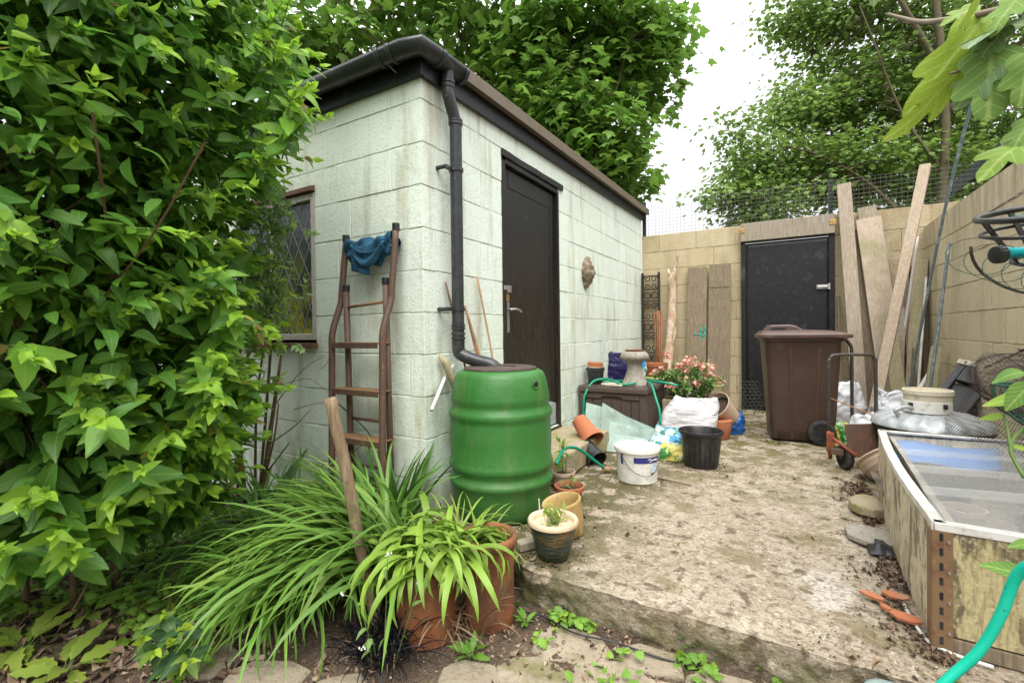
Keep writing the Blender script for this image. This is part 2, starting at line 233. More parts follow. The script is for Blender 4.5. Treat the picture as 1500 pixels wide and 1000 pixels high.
canem = pbr('garden_cane', (.40, .24, .13), .7, [('noise', 20, .5, .7, (.22, .12, .07), .7, (1, 1, .4))], [])
canered = pbr('red_brown_cane_bundle', (.22, .08, .035), .7, [('noise', 30, .5, .66, (.40, .20, .08), .7, (4, 4, .3))], [])
trayblack = pbr('grey_recycled_plastic', (.05, .052, .055), .5, [('noise', 18, .5, .7, (.085, .088, .09), .6)], [('noise', 60, .0008)])
creamplastic = pbr('cream_plastic', (.62, .56, .43), .55, [('noise', 18, .56, .68, (.35, .28, .19), .6)], [])
darkslate = pbr('green_black_corrugated_roof', (.018, .032, .032), .45, [('noise', 8, .5, .7, (.04, .055, .05), .6)], [])
drysoil = pbr('dry_soil', (.20, .16, .12), .95, [('noise', 9, .45, .6, (.10, .075, .05), .8), ('noise', 40, .55, .66, (.35, .29, .22), .7)], [('noise', 30, .012)])
compost = pbr('potting_compost', (.05, .035, .022), .95, [('noise', 60, .52, .66, (.18, .12, .07), .8)], [('noise', 60, .008)])
deadleaf = pbr('dead_leaf', (.2, .12, .07), .85, attr=True, transl=.1)
leafm = pbr('broad_green_leaf', (.1, .2, .03), .42, attr=True, transl=.46, leaf=True, spec=.4)
figm = pbr('fig_leaf', (.1, .2, .03), .5, attr=True, transl=.3, leaf=2, spec=.3, bump=[('noise', 60, .0015)], layers=[('noise', 30, .5, .7, (.12, .2, .05), .25)])
smallleaf = pbr('small_green_leaf', (.1, .2, .03), .5, attr=True, transl=.3, spec=.35)
bladem = pbr('strap_leaf', (.1, .2, .03), .42, attr=True, transl=.28, spec=.4)
petal = pbr('pink_petal', (.7, .3, .3), .6, attr=True, transl=.25)
stemg = pbr('green_stem', (.12, .20, .05), .6)
twigm = pbr('brown_twig', (.13, .075, .04), .8, [('noise', 30, .5, .7, (.2, .13, .08), .6)], [('noise', 60, .003)])
palegrey = pbr('grey_green_plastic', (.22, .30, .28), .5, [('noise', 12, .5, .7, (.35, .42, .40), .6)], [('noise', 40, .002)])
bluetarp = pbr('bright_blue_sheet', (.01, .14, .42), .4, [('noise', 9, .5, .7, (.02, .19, .5), .5)], [('noise', 12, .01)])

# ---------------------------------------------------------------- mesh helpers
class MB:
    def __init__(s): s.v = []; s.f = []
    def add(s, vs, fs):
        k = len(s.v); s.v += [Vector(p) for p in vs]; s.f += [tuple(i+k for i in f) for f in fs]; return s
    def box(s, c, d, rot=None):
        x, y, z = d[0]/2, d[1]/2, d[2]/2
        vs = [Vector(p) for p in ((-x,-y,-z),(x,-y,-z),(x,y,-z),(-x,y,-z),(-x,-y,z),(x,-y,z),(x,y,z),(-x,y,z))]
        if rot is not None: vs = [rot @ p for p in vs]
        return s.add([p+Vector(c) for p in vs], [(0,3,2,1),(4,5,6,7),(0,1,5,4),(1,2,6,5),(2,3,7,6),(3,0,4,7)])
    def bb(s, a, b):
        return s.box([(a[i]+b[i])/2 for i in range(3)], [abs(b[i]-a[i]) for i in range(3)])
    def beam(s, a, b, wd, th, side=(1, 0, 0), seg=1, bow=0, jit=0):
        """board from a to b; wd runs along `side`, th across"""
        a, b = Vector(a), Vector(b); ax = (b-a); L = ax.length; ax.normalize()
        sd_ = Vector(side); sd_ = (sd_-ax*sd_.dot(ax)).normalized(); nn = ax.cross(sd_)
        vs = []; fs = []
        for i in range(seg+1):
            t = i/seg; p = a+(b-a)*t + nn*bow*math.sin(math.pi*t)
            w1 = wd/2*(1+rng.uniform(-jit, jit))
            vs += [p-sd_*w1-nn*th/2, p+sd_*w1-nn*th/2, p+sd_*w1+nn*th/2, p-sd_*w1+nn*th/2]
            if i:
                k = 4*(i-1)
                fs += [(k+j, k+(j+1)%4, k+4+(j+1)%4, k+4+j) for j in range(4)]
        k = 4*seg; fs += [(3,2,1,0), (k,k+1,k+2,k+3)]
        return s.add(vs, fs)
    def tube(s, pts, r, n=8, caps=True, closed=False):
        pts = [Vector(p) for p in pts]; m = len(pts)
        rs = [r]*m if not hasattr(r, '__len__') else list(r)
        if m < 2: return s
        ref = None; vs = []; fs = []
        for i, p in enumerate(pts):
            if closed: t = (pts[(i+1) % m]-pts[i-1])
            else: t = (pts[min(i+1, m-1)]-pts[max(i-1, 0)])
            t = t.normalized() if t.length > 1e-9 else Vector((0, 0, 1))
            if ref is None:
                ref = Vector((0, 0, 1)) if abs(t.z) < .9 else Vector((1, 0, 0))
            ref = (ref-t*ref.dot(t)); ref = ref.normalized() if ref.length > 1e-6 else t.orthogonal().normalized()
            bn = t.cross(ref)
            for j in range(n):
                a = 2*math.pi*j/n; vs.append(p+(ref*math.cos(a)+bn*math.sin(a))*rs[i])
        q = m if closed else m-1
        for i in range(q):
            i2 = (i+1) % m
            fs += [(i*n+j, i*n+(j+1) % n, i2*n+(j+1) % n, i2*n+j) for j in range(n)]
        if caps and not closed: fs += [tuple(range(n-1, -1, -1)), tuple((m-1)*n+j for j in range(n))]
        return s.add(vs, fs)
    def lathe(s, prof, n=32, c=(0, 0, 0), fn=None, sx=1, sy=1):
        """prof: (r, z) from the outside bottom, over the rim, to wherever it ends"""
        vs = []; fs = []
        for (r, z) in prof:
            for j in range(n):
                a = 2*math.pi*j/n; rr = r if fn is None else fn(r, z, a)
                vs.append(Vector((c[0]+rr*math.cos(a)*sx, c[1]+rr*math.sin(a)*sy, c[2]+z)))
        for i in range(len(prof)-1):
            fs += [(i*n+j, i*n+(j+1) % n, (i+1)*n+(j+1) % n, (i+1)*n+j) for j in range(n)]
        if prof[0][0] > 1e-5: fs.append(tuple(range(n-1, -1, -1)))
        if prof[-1][0] > 1e-5: fs.append(tuple((len(prof)-1)*n+j for j in range(n)))
        return s.add(vs, fs)
    def prism(s, poly, o, u, v, n, th):
        """flat outline poly [(a, b)] in the plane (u, v) at o, thickness th along n"""
        o, u, v, n = Vector(o), Vector(u), Vector(v), Vector(n)
        k = len(poly); vs = [o+u*a+v*b for a, b in poly]; vs += [p+n*th for p in vs]
        fs = [tuple(range(k-1, -1, -1)), tuple(range(k, 2*k))] + [(i, (i+1) % k, k+(i+1) % k, k+i) for i in range(k)]
        return s.add(vs, fs)
    def grid(s, fn, nu, nv):
        vs = [fn(i/nu, j/nv) for j in range(nv+1) for i in range(nu+1)]
        return s.add(vs, [(j*(nu+1)+i, j*(nu+1)+i+1, (j+1)*(nu+1)+i+1, (j+1)*(nu+1)+i) for j in range(nv) for i in range(nu)])
    def xf(s, M):
        s.v = [M @ p for p in s.v]; return s
    def noise(s, amp, sc, seed=0):
        o = Vector((seed*3.7, seed*1.3, seed*.7))
        s.v = [p + mnoise.noise_vector(p*sc+o)*amp for p in s.v]; return s
    def mesh(s, name, smooth=False, org=Vector()):
        me = bpy.data.meshes.new(name); me.from_pydata([tuple(p-org) for p in s.v], [], s.f); me.update()
        if smooth: me.shade_smooth()
        return me

ORG = {}
def tag(o, label=None, cat=None, group=None, kind=None):
    if label: o['label'] = label
    if cat: o['category'] = cat
    if group: o['group'] = group
    if kind: o['kind'] = kind
    return o
def thing(name, label, cat, loc=(0, 0, 0), group=None):
    o = bpy.data.objects.new(name, None); COL.objects.link(o); o.location = loc; o.empty_display_size = .1
    ORG[o.name] = Vector(loc); return tag(o, label, cat, group)
def obj(name, mb, m, parent=None, smooth=False, bevel=0, solid=0, label=None, kind=None, loc=None, subsurf=0, autosm=None):
    """vertices are given in the scene's own coordinates; a top-level mesh gets its origin at loc"""
    org = ORG[parent.name] if parent else Vector(loc or (0, 0, 0))
    me = mb.mesh(name, smooth, org); me.materials.append(m)
    o = bpy.data.objects.new(name, me); COL.objects.link(o)
    if parent: o.parent = parent
    else: o.location = org
    ORG[o.name] = org
    if autosm is not None: me.shade_smooth(); me.set_sharp_from_angle(angle=R(autosm))
    if solid:
        md = o.modifiers.new('solid', 'SOLIDIFY'); md.thickness = solid; md.offset = 0
    if bevel:
        md = o.modifiers.new('bevel', 'BEVEL'); md.width = bevel; md.segments = 2; md.limit_method = 'ANGLE'; md.angle_limit = R(40)
    if subsurf:
        md = o.modifiers.new('sub', 'SUBSURF'); md.levels = subsurf; md.render_levels = subsurf
    if label: o['label'] = label
    if kind: o['kind'] = kind
    return o
def copyobj(src, parent, loc, scale=(1, 1, 1), rot=None, name=None):
    c = src.copy()
    if name: c.name = name
    COL.objects.link(c); c.parent = parent; c.location = loc; c.scale = scale
    if rot is not None: c.rotation_euler = rot
    return c
def arc(c, r, a0, a1, n, u=(1, 0, 0), v=(0, 0, 1)):
    c, u, v = Vector(c), Vector(u), Vector(v)
    return [c+u*r*math.cos(a0+(a1-a0)*i/n)+v*r*math.sin(a0+(a1-a0)*i/n) for i in range(n+1)]
def curve(pts, n=8):
    """smooth path through pts (Catmull-Rom)"""
    P = [Vector(p) for p in pts]; P = [P[0]*2-P[1]]+P+[P[-1]*2-P[-2]]; o = []
    for i in range(1, len(P)-2):
        a, b, c, d = P[i-1:i+3]
        for k in range(n):
            t = k/n; o.append(.5*((2*b)+(c-a)*t+(2*a-5*b+4*c-d)*t*t+(3*b-a-3*c+d)*t**3))
    o.append(P[-2]); return o

# ---------------------------------------------------------------- leaves: many small faces laid out with numpy
def leaf_var(L=1, W=.5, n=7, serr=.03, fold=.18, droop=.25, peak=.4, seed=0):
    """ovate toothed leaf along +Y, unit length; returns verts, quads, uv"""
    q = np.random.RandomState(seed); V = []; UV = []
    for i in range(n+1):
        t = i/n; wd = W/2*math.sin(math.pi*min(1, max(0, t))**(.62 if peak < .45 else .8))**.85
        if i == 0: wd = .012
        if i == n: wd = .0
        wd *= 1+(serr if i % 2 else -serr)*2
        z = -droop*t*t+.03*math.sin(5*t+seed); y = L*t*(1-.12*droop*t)
        sag = wd*fold*2
        V += [(-wd, y-.02*wd, z+sag), (0, y, z), (wd, y-.02*wd, z+sag*(.8+.4*q.rand()))]
        UV += [(-wd/(W/2), t), (0, t), (wd/(W/2), t)]
    Fq = [(3*i, 3*i+1, 3*i+4, 3*i+3) for i in range(n)] + [(3*i+1, 3*i+2, 3*i+5, 3*i+4) for i in range(n)]
    return np.array(V), Fq, np.array(UV)
def maple_var(seed=0, teeth=True):
    """five-lobed leaf, stalk at the origin, tip along +Y, unit size"""
    q = np.random.RandomState(seed)
    pts = [(0, 0), (.22, -.02), (.50, .02), (.40, .20), (.62, .30), (.98*.55, .50), (.30, .48), (.26, .62), (.14, .74), (0, 1.0)]
    right = [(x*(.95+.1*q.rand()), y*(.95+.1*q.rand())) for x, y in pts[1:-1]]
    outl = [(0, 0)]+right+[(0, 1)]+[(-x, y) for x, y in reversed(right)]
    c = (0, .38); V = [(c[0], c[1], 0)]; UV = [(0, .5)]
    for x, y in outl:
        r = math.hypot(x-c[0], y-c[1]); V.append((x, y, -.18*r*r*(1.4+q.rand())-.06*abs(x)+.05*q.rand())); UV.append((x*2, y))
    k = len(outl)
    return np.array(V), [(0, i+1, (i+1) % k+1) for i in range(k)], np.array(UV)
def small_var(seed=0):
    q = np.random.RandomState(seed)
    V = [(0, 0, 0), (.34, .25, .05*q.rand()), (.42, .6, -.06), (.16, .66, -.05), (0, 1, -.16), (-.16, .66, -.05), (-.42, .6, -.06), (-.34, .25, .05*q.rand()), (0, .5, .03)]
    return np.array(V), [(8, i, i+1) for i in range(7)]+[(8, 7, 0)], np.array([(v[0]*2, v[1]) for v in V])
def blade_var(el, bend, wd=.03, n=8, seed=0, fold=.35, taper=.6):
    """strap leaf rising from the origin towards +X and arching over, unit length"""
    q = np.random.RandomState(seed); V = []; UV = []; x = z = 0.; a = el; tw = q.uniform(-.25, .25)
    for i in range(n+1):
        t = i/n; w_ = wd*(min(1, .55+t*1.6))*(1-t**3.2)**taper
        if i == n: w_ = .0004
        s = math.sin(tw*t*3)
        V += [(x, -w_, z+w_*fold+s*w_), (x, 0, z), (x, w_, z+w_*fold-s*w_)]; UV += [(-1, t), (0, t), (1, t)]
        a -= bend/n*(.35+1.5*t); x += math.cos(a)/n; z += math.sin(a)/n
    return np.array(V), [(3*i, 3*i+3, 3*i+4, 3*i+1) for i in range(n)]+[(3*i+1, 3*i+4, 3*i+5, 3*i+2) for i in range(n)], np.array(UV)
def frames(d, up):
    """rotation matrices (k,3,3) with +Y along d and +Z near up"""
    d = d/np.linalg.norm(d, axis=1, keepdims=True); x = np.cross(d, up); x /= np.linalg.norm(x, axis=1, keepdims=True)+1e-9
    z = np.cross(x, d); return np.stack([x, d, z], axis=2)
def frames_z(az, tilt=0):
    k = len(az); c, s = np.cos(az), np.sin(az); M = np.zeros((k, 3, 3)); M[:, 0, 0] = c; M[:, 1, 0] = s; M[:, 0, 1] = -s; M[:, 1, 1] = c; M[:, 2, 2] = 1; return M
def np_mesh(name, V, Fs, UV, T, mat):
    """V (N,3); Fs list of equal-length faces array (M,k); UV per vertex; T tint per vertex"""
    me = bpy.data.meshes.new(name); k = Fs.shape[1]; nf = len(Fs)
    me.vertices.add(len(V)); me.vertices.foreach_set('co', V.astype(np.float32).ravel())
    me.loops.add(nf*k); me.loops.foreach_set('vertex_index', Fs.astype(np.int32).ravel())
    me.polygons.add(nf); me.polygons.foreach_set('loop_start', (np.arange(nf)*k).astype(np.int32))
    me.update(calc_edges=True)
    uvl = me.uv_layers.new(name='UVMap'); uvl.data.foreach_set('uv', UV[Fs.ravel()].astype(np.float32).ravel())
    at = me.color_attributes.new(name='tint', type='FLOAT_COLOR', domain='POINT')
    at.data.foreach_set('color', np.concatenate([T, np.ones((len(T), 1))], 1).astype(np.float32).ravel())
    me.materials.append(mat); me.polygons.foreach_set('use_smooth', np.ones(nf, bool)); me.update(); return me
CAMP = np.array([0, 0, CAM_H]); FN, RN, UN = np.array(F_), np.array(R_), np.array(U_)
def leaves(parent, variants, P, M, S, tints, mat, nparts=0, name='leaf', mass='foliage', tintclass=6, view_only=True):
    """P positions, M rotations, S sizes, tints per leaf. The nparts that show largest become parts of their own, the rest one mass."""
    P = np.asarray(P); S = np.asarray(S); k = len(P); T = np.asarray(tints); org = np.array(ORG[parent.name])
    vid = nr.randint(0, len(variants), k)
    d = P-CAMP; dep = d@FN; px = 750+680*(d@RN)/np.maximum(dep, .05); py = 491-680*(d@UN)/np.maximum(dep, .05)
    inv = (dep > .1) & (px > -20) & (px < 1520) & (py > -20) & (py < 1020)
    big = np.where(inv, S/np.maximum(dep, .1)-dep*1e-3, -dep)
    order = np.argsort(-big); parts = order[:nparts]; rest = order[nparts:]
    if nparts:
        q = T[parts]; lum = q.sum(1); ranks = np.argsort(np.argsort(lum)); cls = (ranks*tintclass//max(1, len(parts))).clip(0, tintclass-1)
        cache = {}
        for j, i in enumerate(parts):
            key = (vid[i], cls[j])
            if key not in cache:
                V, Fq, UV = variants[vid[i]]; tc = q[cls == cls[j]].mean(0)
                cache[key] = np_mesh(name, V, np.array(Fq), UV, np.tile(tc, (len(V), 1)), mat)
            o = bpy.data.objects.new(name, cache[key]); COL.objects.link(o); o.parent = parent
            mt = Matrix([list(M[i][r_]*S[i])+[P[i][r_]-org[r_]] for r_ in range(3)]+[[0, 0, 0, 1]]); o.matrix_local = mt
    if len(rest):
        VV = []; FF = []; UU = []; TT = []; off = 0
        for v_, (V, Fq, UV) in enumerate(variants):
            idx = rest[vid[rest] == v_]
            if not len(idx): continue
            A = np.einsum('kij,nj->kni', M[idx]*S[idx][:, None, None], V)+P[idx][:, None, :]-org
            n = len(V); VV.append(A.reshape(-1, 3)); f = np.array(Fq)[None]+(np.arange(len(idx))*n)[:, None, None]+off
            FF.append(f.reshape(-1, f.shape[2])); UU.append(np.tile(UV, (len(idx), 1))); TT.append(np.repeat(T[idx], n, 0)); off += n*len(idx)
        me = np_mesh(mass, np.concatenate(VV), np.concatenate(FF), np.concatenate(UU), np.concatenate(TT), mat)
        o = bpy.data.objects.new(mass, me); COL.objects.link(o); o.parent = parent; ORG[o.name] = ORG[parent.name]
        if nparts or mass != 'crown': o['kind'] = 'stuff'
        return o
def tint(base, k, var=.15, yel=0):
    b = np.array(base)[None]*np.ones((k, 1)); v = 1+nr.uniform(-var, var, (k, 1)); y = nr.uniform(-.5, 1, (k, 1))*yel
    return b*v*np.concatenate([1+y, 1+y*.5, 1-y*.3], 1)
# ================================================================ SETTING
XS, YF, YB, XR = -1.637, 1.87, 6.2, 1.22
CZ = [-.05+.2243*k for k in range(12)]

def ground():
    m = MB()
    def fn(u, v):
        x = -60+120*u; y = -20+110*v; return Vector((x, y, -.17))
    m.grid(fn, 12, 12); o = obj('ground', m, soil); tag(o, kind='structure')
    m = MB()           # the planting bed in front, worked soil with a real uneven surface
    def fb(u, v):
        x = -5+6.6*u; y = .05+(1.86-.05)*v
        z = -.15+.022*mnoise.noise(Vector((x*2.2, y*2.2, 0)))+.012*mnoise.noise(Vector((x*9, y*9, 3)))+.006*mnoise.noise(Vector((x*30, y*30, 7)))
        if v < .02: z -= .03
        return Vector((x, y, z))
    m.grid(fb, 330, 90); o = obj('soil_bed', m, soil, smooth=True); tag(o, kind='structure')
ground()

SLAB = [(-1.66, 1.845), (-1.40, 1.84), (-1.17, 1.80), (-1.03, 1.72), (-.93, 1.655), (-.84, 1.635)]
def slab_edge(x):
    base = 1.637
    if x < -.84:
        for (a, b), (c, d) in zip(SLAB, SLAB[1:]):
            if a <= x <= c: base = b+(d-b)*(x-a)/(c-a); break
        else: base = 1.845
    return base+.010*mnoise.noise(Vector((x*5, 0, 1)))+.007*mnoise.noise(Vector((x*22, 0, 5)))
def slab():
    m = MB(); nu, nv = 300, 300
    def hz(x, y):
        e = slab_edge(x); d = y-e
        z = .006*mnoise.noise(Vector((x*2, y*2, 0)))+.0035*mnoise.noise(Vector((x*11, y*11, 2)))+.0015*mnoise.noise(Vector((x*40, y*40, 2)))
        if d < .006: z -= .002*(1-d/.006)**2
        return z-.004
    def fn(u, v):
        x = -1.66+2.93*u; y = slab_edge(x)+(6.25-slab_edge(x))*(v**1.35); return Vector((x, y, hz(x, y)))
    m.grid(fn, nu, nv)
    # broken, undercut front face
    def ff(u, v):
        x = -1.66+2.93*u; e = slab_edge(x); z = hz(x, e)*(1-v)-.17*v
        y = e-.002+v*.02+.011*mnoise.noise(Vector((x*7, z*14, 9)))*min(1, v*5)+.008*mnoise.noise(Vector((x*30, z*30, 4)))*min(1, v*5)+(.05*max(0, mnoise.noise(Vector((x*3, 2, 8)))+.1)*max(0, v-.55)*2)
        return Vector((x, y, z))
    m.grid(ff, 300, 14)
    o = obj('concrete_slab', m, concrete, smooth=True); tag(o, kind='structure')
slab()

# paving stones set in the soil in front of the slab
path = thing('stone_path', None, None, (-.5, 1.5, -.15)); tag(path, kind='structure')
def flagstone(cx, cy, rx, ry, rot, z=-.136, seed=0, nn=9):
    q = random.Random(seed); pl = []
    rx *= 1.13; ry *= 1.2
    for i in range(nn):
        a = 2*math.pi*i/nn+q.uniform(-.2, .2); r = q.uniform(.86, 1.08); x, y = r*rx*math.cos(a), r*ry*math.sin(a)
        sq = max(abs(math.cos(a)), abs(math.sin(a))); x /= sq**.55; y /= sq**.55
        pl.append((cx+x*math.cos(rot)-y*math.sin(rot), cy+x*math.sin(rot)+y*math.cos(rot)))
    m = MB(); k = len(pl)
    m.add([(x, y, z-.05) for x, y in pl]+[(x, y, z-.006) for x, y in pl]+[(cx+(x-cx)*.93, cy+(y-cy)*.93, z+.004*q.random()) for x, y in pl],
          [(i, (i+1) % k, k+(i+1) % k, k+i) for i in range(k)]+[(k+i, k+(i+1) % k, 2*k+(i+1) % k, 2*k+i) for i in range(k)]+[tuple(range(2*k, 3*k))])
    obj('paving_stone', m, flag, path)
for i, a in enumerate([(-.66, 1.49, .12, .085, .3), (-.49, 1.40, .12, .08, .6), (-.70, 1.30, .12, .08, .4), (-.40, 1.56, .10, .06, .2), (-.30, 1.40, .11, .08, .2),
                       (-.50, 1.23, .12, .08, .4), (-.14, 1.52, .12, .08, .1), (.06, 1.44, .12, .09, .5), (-.25, 1.20, .12, .09, .3), (-1.45, .86, .12, .08, .4),
                       (-1.72, .82, .11, .07, .2), (-1.2, .93, .10, .07, .8), (-.88, 1.2, .09, .06, .4), (.25, 1.5, .10, .08, .2)]):
    flagstone(*a, seed=i)

# ---------------------------------------------------------------- block walls
def block_proto(seed):
    """unit block, face on -Y: x 0..1, z 0..1, y 0..1 (depth); chipped, chamfered front arris"""
    q = random.Random(seed); per = []
    for i in range(5): per.append((i/5, 0))
    for i in range(3): per.append((1, i/3))
    for i in range(5): per.append((1-i/5, 1))
    for i in range(3): per.append((0, 1-i/3))
    k = len(per); v = []
    for x, z in per: v.append((x, 1, z))
    for x, z in per: v.append((x, .035+q.uniform(0, .015), z))
    for x, z in per:
        j = q.uniform(.003, .008); jj = q.uniform(.006, .018)
        if q.random() < .10: j *= 2; jj *= 2
        v.append((min(1-j, max(j, x)), 0+q.uniform(-.01, .01), min(1-jj, max(jj, z))))
    v.append((.5, -.004, .5))
    f = [(i, (i+1) % k, k+(i+1) % k, k+i) for i in range(k)]+[(k+i, k+(i+1) % k, 2*k+(i+1) % k, 2*k+i) for i in range(k)]+[(2*k+i, 2*k+(i+1) % k, 3*k) for i in range(k)]
    me = bpy.data.meshes.new('block'); me.from_pydata(v, [], f); me.update(); return me
BP = {}
def wall_blocks(parent, o, u, n, length, courses, mat, openings=(), start=lambda k: 0., end=None, joint=.006, off=0., rough=.003, depth=.1, top=None):
    """courses of blocks from o along u, outward normal n"""
    o, u, n = Vector(o), Vector(u), Vector(n); org = ORG[parent.name]
    if mat.name not in BP:
        BP[mat.name] = [block_proto(s) for s in range(8)]
        for me in BP[mat.name]: me.materials.append(mat)
    flip = u.cross(-n).z < 0; uu = -u if flip else u
    rot = Matrix((uu, -n, Vector((0, 0, 1)))).transposed().to_euler()
    for k in range(len(courses)-1):
        z0, z1 = courses[k]+joint*.5, courses[k+1]-joint*.5
        s = start(k); e = (end(k) if end else length); t = s - ((.2243 if (k+off) % 2 < 1 else 0) if s == 0 else 0) - rng.uniform(0, .02)
        segs = []
        while t < e:
            a, b = max(s, t+joint/2), min(e, t+.4486-joint/2); t += .4486+rng.uniform(-.004, .004)
            parts = [(a, b, z0, z1)]
            for (u0, u1, q0, q1) in openings:
                nx = []
                for (a_, b_, c_, d_) in parts:
                    if b_ <= u0 or a_ >= u1 or d_ <= q0+.001 or c_ >= q1-.001: nx.append((a_, b_, c_, d_)); continue
                    if a_ < u0-.03: nx.append((a_, u0, c_, d_))
                    if b_ > u1+.03: nx.append((u1, b_, c_, d_))
                    if c_ < q0-.03: nx.append((max(a_, u0), min(b_, u1), c_, q0))
                    if d_ > q1+.03: nx.append((max(a_, u0), min(b_, u1), q1, d_))
                parts = nx
            segs += parts
        for (a, b, c, d) in segs:
            if b-a < .025 or d-c < .012: continue
            ob = bpy.data.objects.new('block', BP[mat.name][rng.randrange(8)]); COL.objects.link(ob); ob.parent = parent
            fl = rng.random() < .5
            p = o+u*(b if flip else a)+Vector((0, 0, c))+n*rng.uniform(-rough, rough*.3)
            ob.location = p-org; ob.rotation_euler = rot; ob.scale = (b-a, depth, d-c)
def wall_core(parent, o, u, n, length, z0, z1, openings, mat, recess=.0045, depth=.09, name='mortar', end_in=0):
    o, u, n = Vector(o), Vector(u), Vector(n); m = MB(); cuts = sorted(set([end_in, length-end_in]+[x for op in openings for x in op[:2]]))
    for a, b in zip(cuts, cuts[1:]):
        zs = [(z0, z1)]
        for (u0, u1, q0, q1) in openings:
            if a >= u0-1e-6 and b <= u1+1e-6:
                zs = [(lo, hi) for (lo, hi) in [(z0, q0), (q1, z1)] if hi-lo > .02]
        for lo, hi in zs:
            m.prism([(a, lo), (b, lo), (b, hi), (a, hi)], o-n*(recess+depth), u, (0, 0, 1), n, depth)
    return obj(name, m, mat, parent)

# ---------------------------------------------------------------- the shed
shed = thing('block_shed', 'pale mint painted block shed with a black door and dark fascia', 'shed', (-3.2, 4, 0))
SW = 3.3                                   # width of the short face
cs = CZ[:11]+[2.31]
cs0 = [CZ[0]-.2243]+cs
WIN = (2.512+XS, 3.42+XS, .905, 1.885)      # distance from the corner along the short face
DOOR = (2.665-YF, 3.575-YF, .175, 2.185)
wall_blocks(shed, (XS, YF, 0), (-1, 0, 0), (0, -1, 0), SW, cs0, mint, [WIN], start=lambda k: 0. if k % 2 == 1 else .104, off=1)
wall_core(shed, (XS, YF, 0), (-1, 0, 0), (0, -1, 0), SW, -.3, 2.31, [WIN], mintm, end_in=.008)
LW = YB-YF-.01
wall_blocks(shed, (XS, YF, 0), (0, 1, 0), (1, 0, 0), LW, CZ[:11]+[2.425], mint, [DOOR], start=lambda k: .104 if k % 2 == 0 else 0., off=1)
wall_core(shed, (XS, YF+.1, 0), (0, 1, 0), (1, 0, 0), LW-.1, -.1, 2.42, [(DOOR[0]-.1, DOOR[1]-.1, DOOR[2], DOOR[3])], mintm)
m = MB(); m.bb((XS-SW, YF+.11, -.3), (XS-SW+.1, YB, 2.31)); m.bb((XS-SW+.1, YB-.1, -.1), (XS-.1, YB, 2.31)); obj('rear_wall', m, mintm, shed)
# roof, fascias and the brown edge strip
RS = .020                                   # the roof falls towards the gutter
def sl(x0, x1, y0, y1, lo, hi, slo=RS, shi=RS):
    return MB().prism([(y0, lo+slo*(y0-YF)), (y1, lo+slo*(y1-YF)), (y1, hi+shi*(y1-YF)), (y0, hi+shi*(y0-YF))], (x0, 0, 0), (0, 1, 0), (0, 0, 1), (1, 0, 0), x1-x0)
obj('roof', sl(XS-SW-.06, XS+.070, YF-.03, YB+.08, 2.448, 2.460), feltm, shed, bevel=.003)
m = MB(); m.bb((XS-SW, YF-.028, 2.295), (XS+.028, YF-.004, 2.446)); obj('fascia', m, blackpaint, shed, bevel=.003)
obj('fascia', sl(XS+.004, XS+.028, YF-.004, YB+.05, 2.292, 2.446, .0255), blackpaint, shed, bevel=.003)
m = sl(XS+.031, XS+.072, YF+.24, YB+.09, 2.400, 2.446); q = sl(XS+.0723, XS+.080, YF+.24, YB+.09, 2.392, 2.468); m.add(q.v, q.f); obj('roof_edge_strip', m, brownedge, shed, bevel=.002)
m = MB(); m.bb((XS-SW+.1, YF+.1, 2.0), (XS-.1, YB-.1, 2.05)); obj('ceiling', m, wooddark, shed)
# door
dy0, dy1 = YF+DOOR[0], YF+DOOR[1]; xd = XS-.035
d = obj('door', MB().bb((xd-.04, dy0+.05, .19), (xd, dy1-.03, 2.10)), doorblack, shed, bevel=.004)
m = MB()
for a in ((dy0+.055, dy0+.13, .2, 2.09), (dy1-.11, dy1-.035, .2, 2.09), (dy0+.14, dy1-.12, 1.97, 2.09), (dy0+.14, dy1-.12, .2, .34)): m.bb((xd+.0005, a[0], a[2]), (xd+.004, a[1], a[3]))
obj('door_rail', m, doorblack, d, bevel=.0015)
m = MB(); m.bb((XS-.09, dy0, .175), (XS+.006, dy0+.045, 2.12)); m.bb((XS-.09, dy1-.026, .175), (XS+.004, dy1, 2.12)); m.bb((XS-.09, dy0+.046, 2.105), (XS+.002, dy1-.027, 2.14)); m.bb((XS-.1, dy0, .13), (XS+.012, dy1, .172))
obj('door_frame', m, doorblack, shed, bevel=.003)
m = MB(); m.beam((XS-.03, dy0-.005, 2.165), (XS-.03, dy1+.07, 2.172), .09, .05, (1, 0, 0), seg=10, jit=.08); obj('lintel', m, doorblack, shed, bevel=.006, label='charred splintery board over the black door')
hp = obj('handle_plate', MB().bb((xd+.004, dy0+.085, .955), (xd+.012, dy0+.125, 1.165)), steel, d, bevel=.003)
m = MB(); m.tube([(xd+.012, dy0+.105, 1.115), (xd+.05, dy0+.105, 1.115)], .009); m.tube(curve([(xd+.05, dy0+.10, 1.115), (xd+.055, dy0+.14, 1.118), (xd+.052, dy0+.19, 1.112), (xd+.05, dy0+.225, 1.10)]), .0085)
obj('door_handle', m, steel, d, smooth=True)
m = MB(); m.bb((xd+.004, dy0+.055, 1.235), (xd+.009, dy0+.16, 1.285)); m.bb((XS+.006, dy0+.005, 1.245), (XS+.011, dy0+.05, 1.275)); m.tube(arc((xd+.02, dy0+.06, 1.26), .014, 0, math.pi, 6, (1, 0, 0), (0, 0, 1)), .004, 6); obj('hasp', m, steel, d, bevel=.001)
m = MB(); m.bb((xd+.022, dy0+.035, 1.165), (xd+.042, dy0+.075, 1.215)); m.tube([(xd+.032, dy0+.043, 1.21)]+arc((xd+.032, dy0+.055, 1.235), .012, math.pi, 0, 8, (0, 1, 0))+[(xd+.032, dy0+.067, 1.21)], .0035, 6); obj('padlock', m, brass, d, bevel=.003)
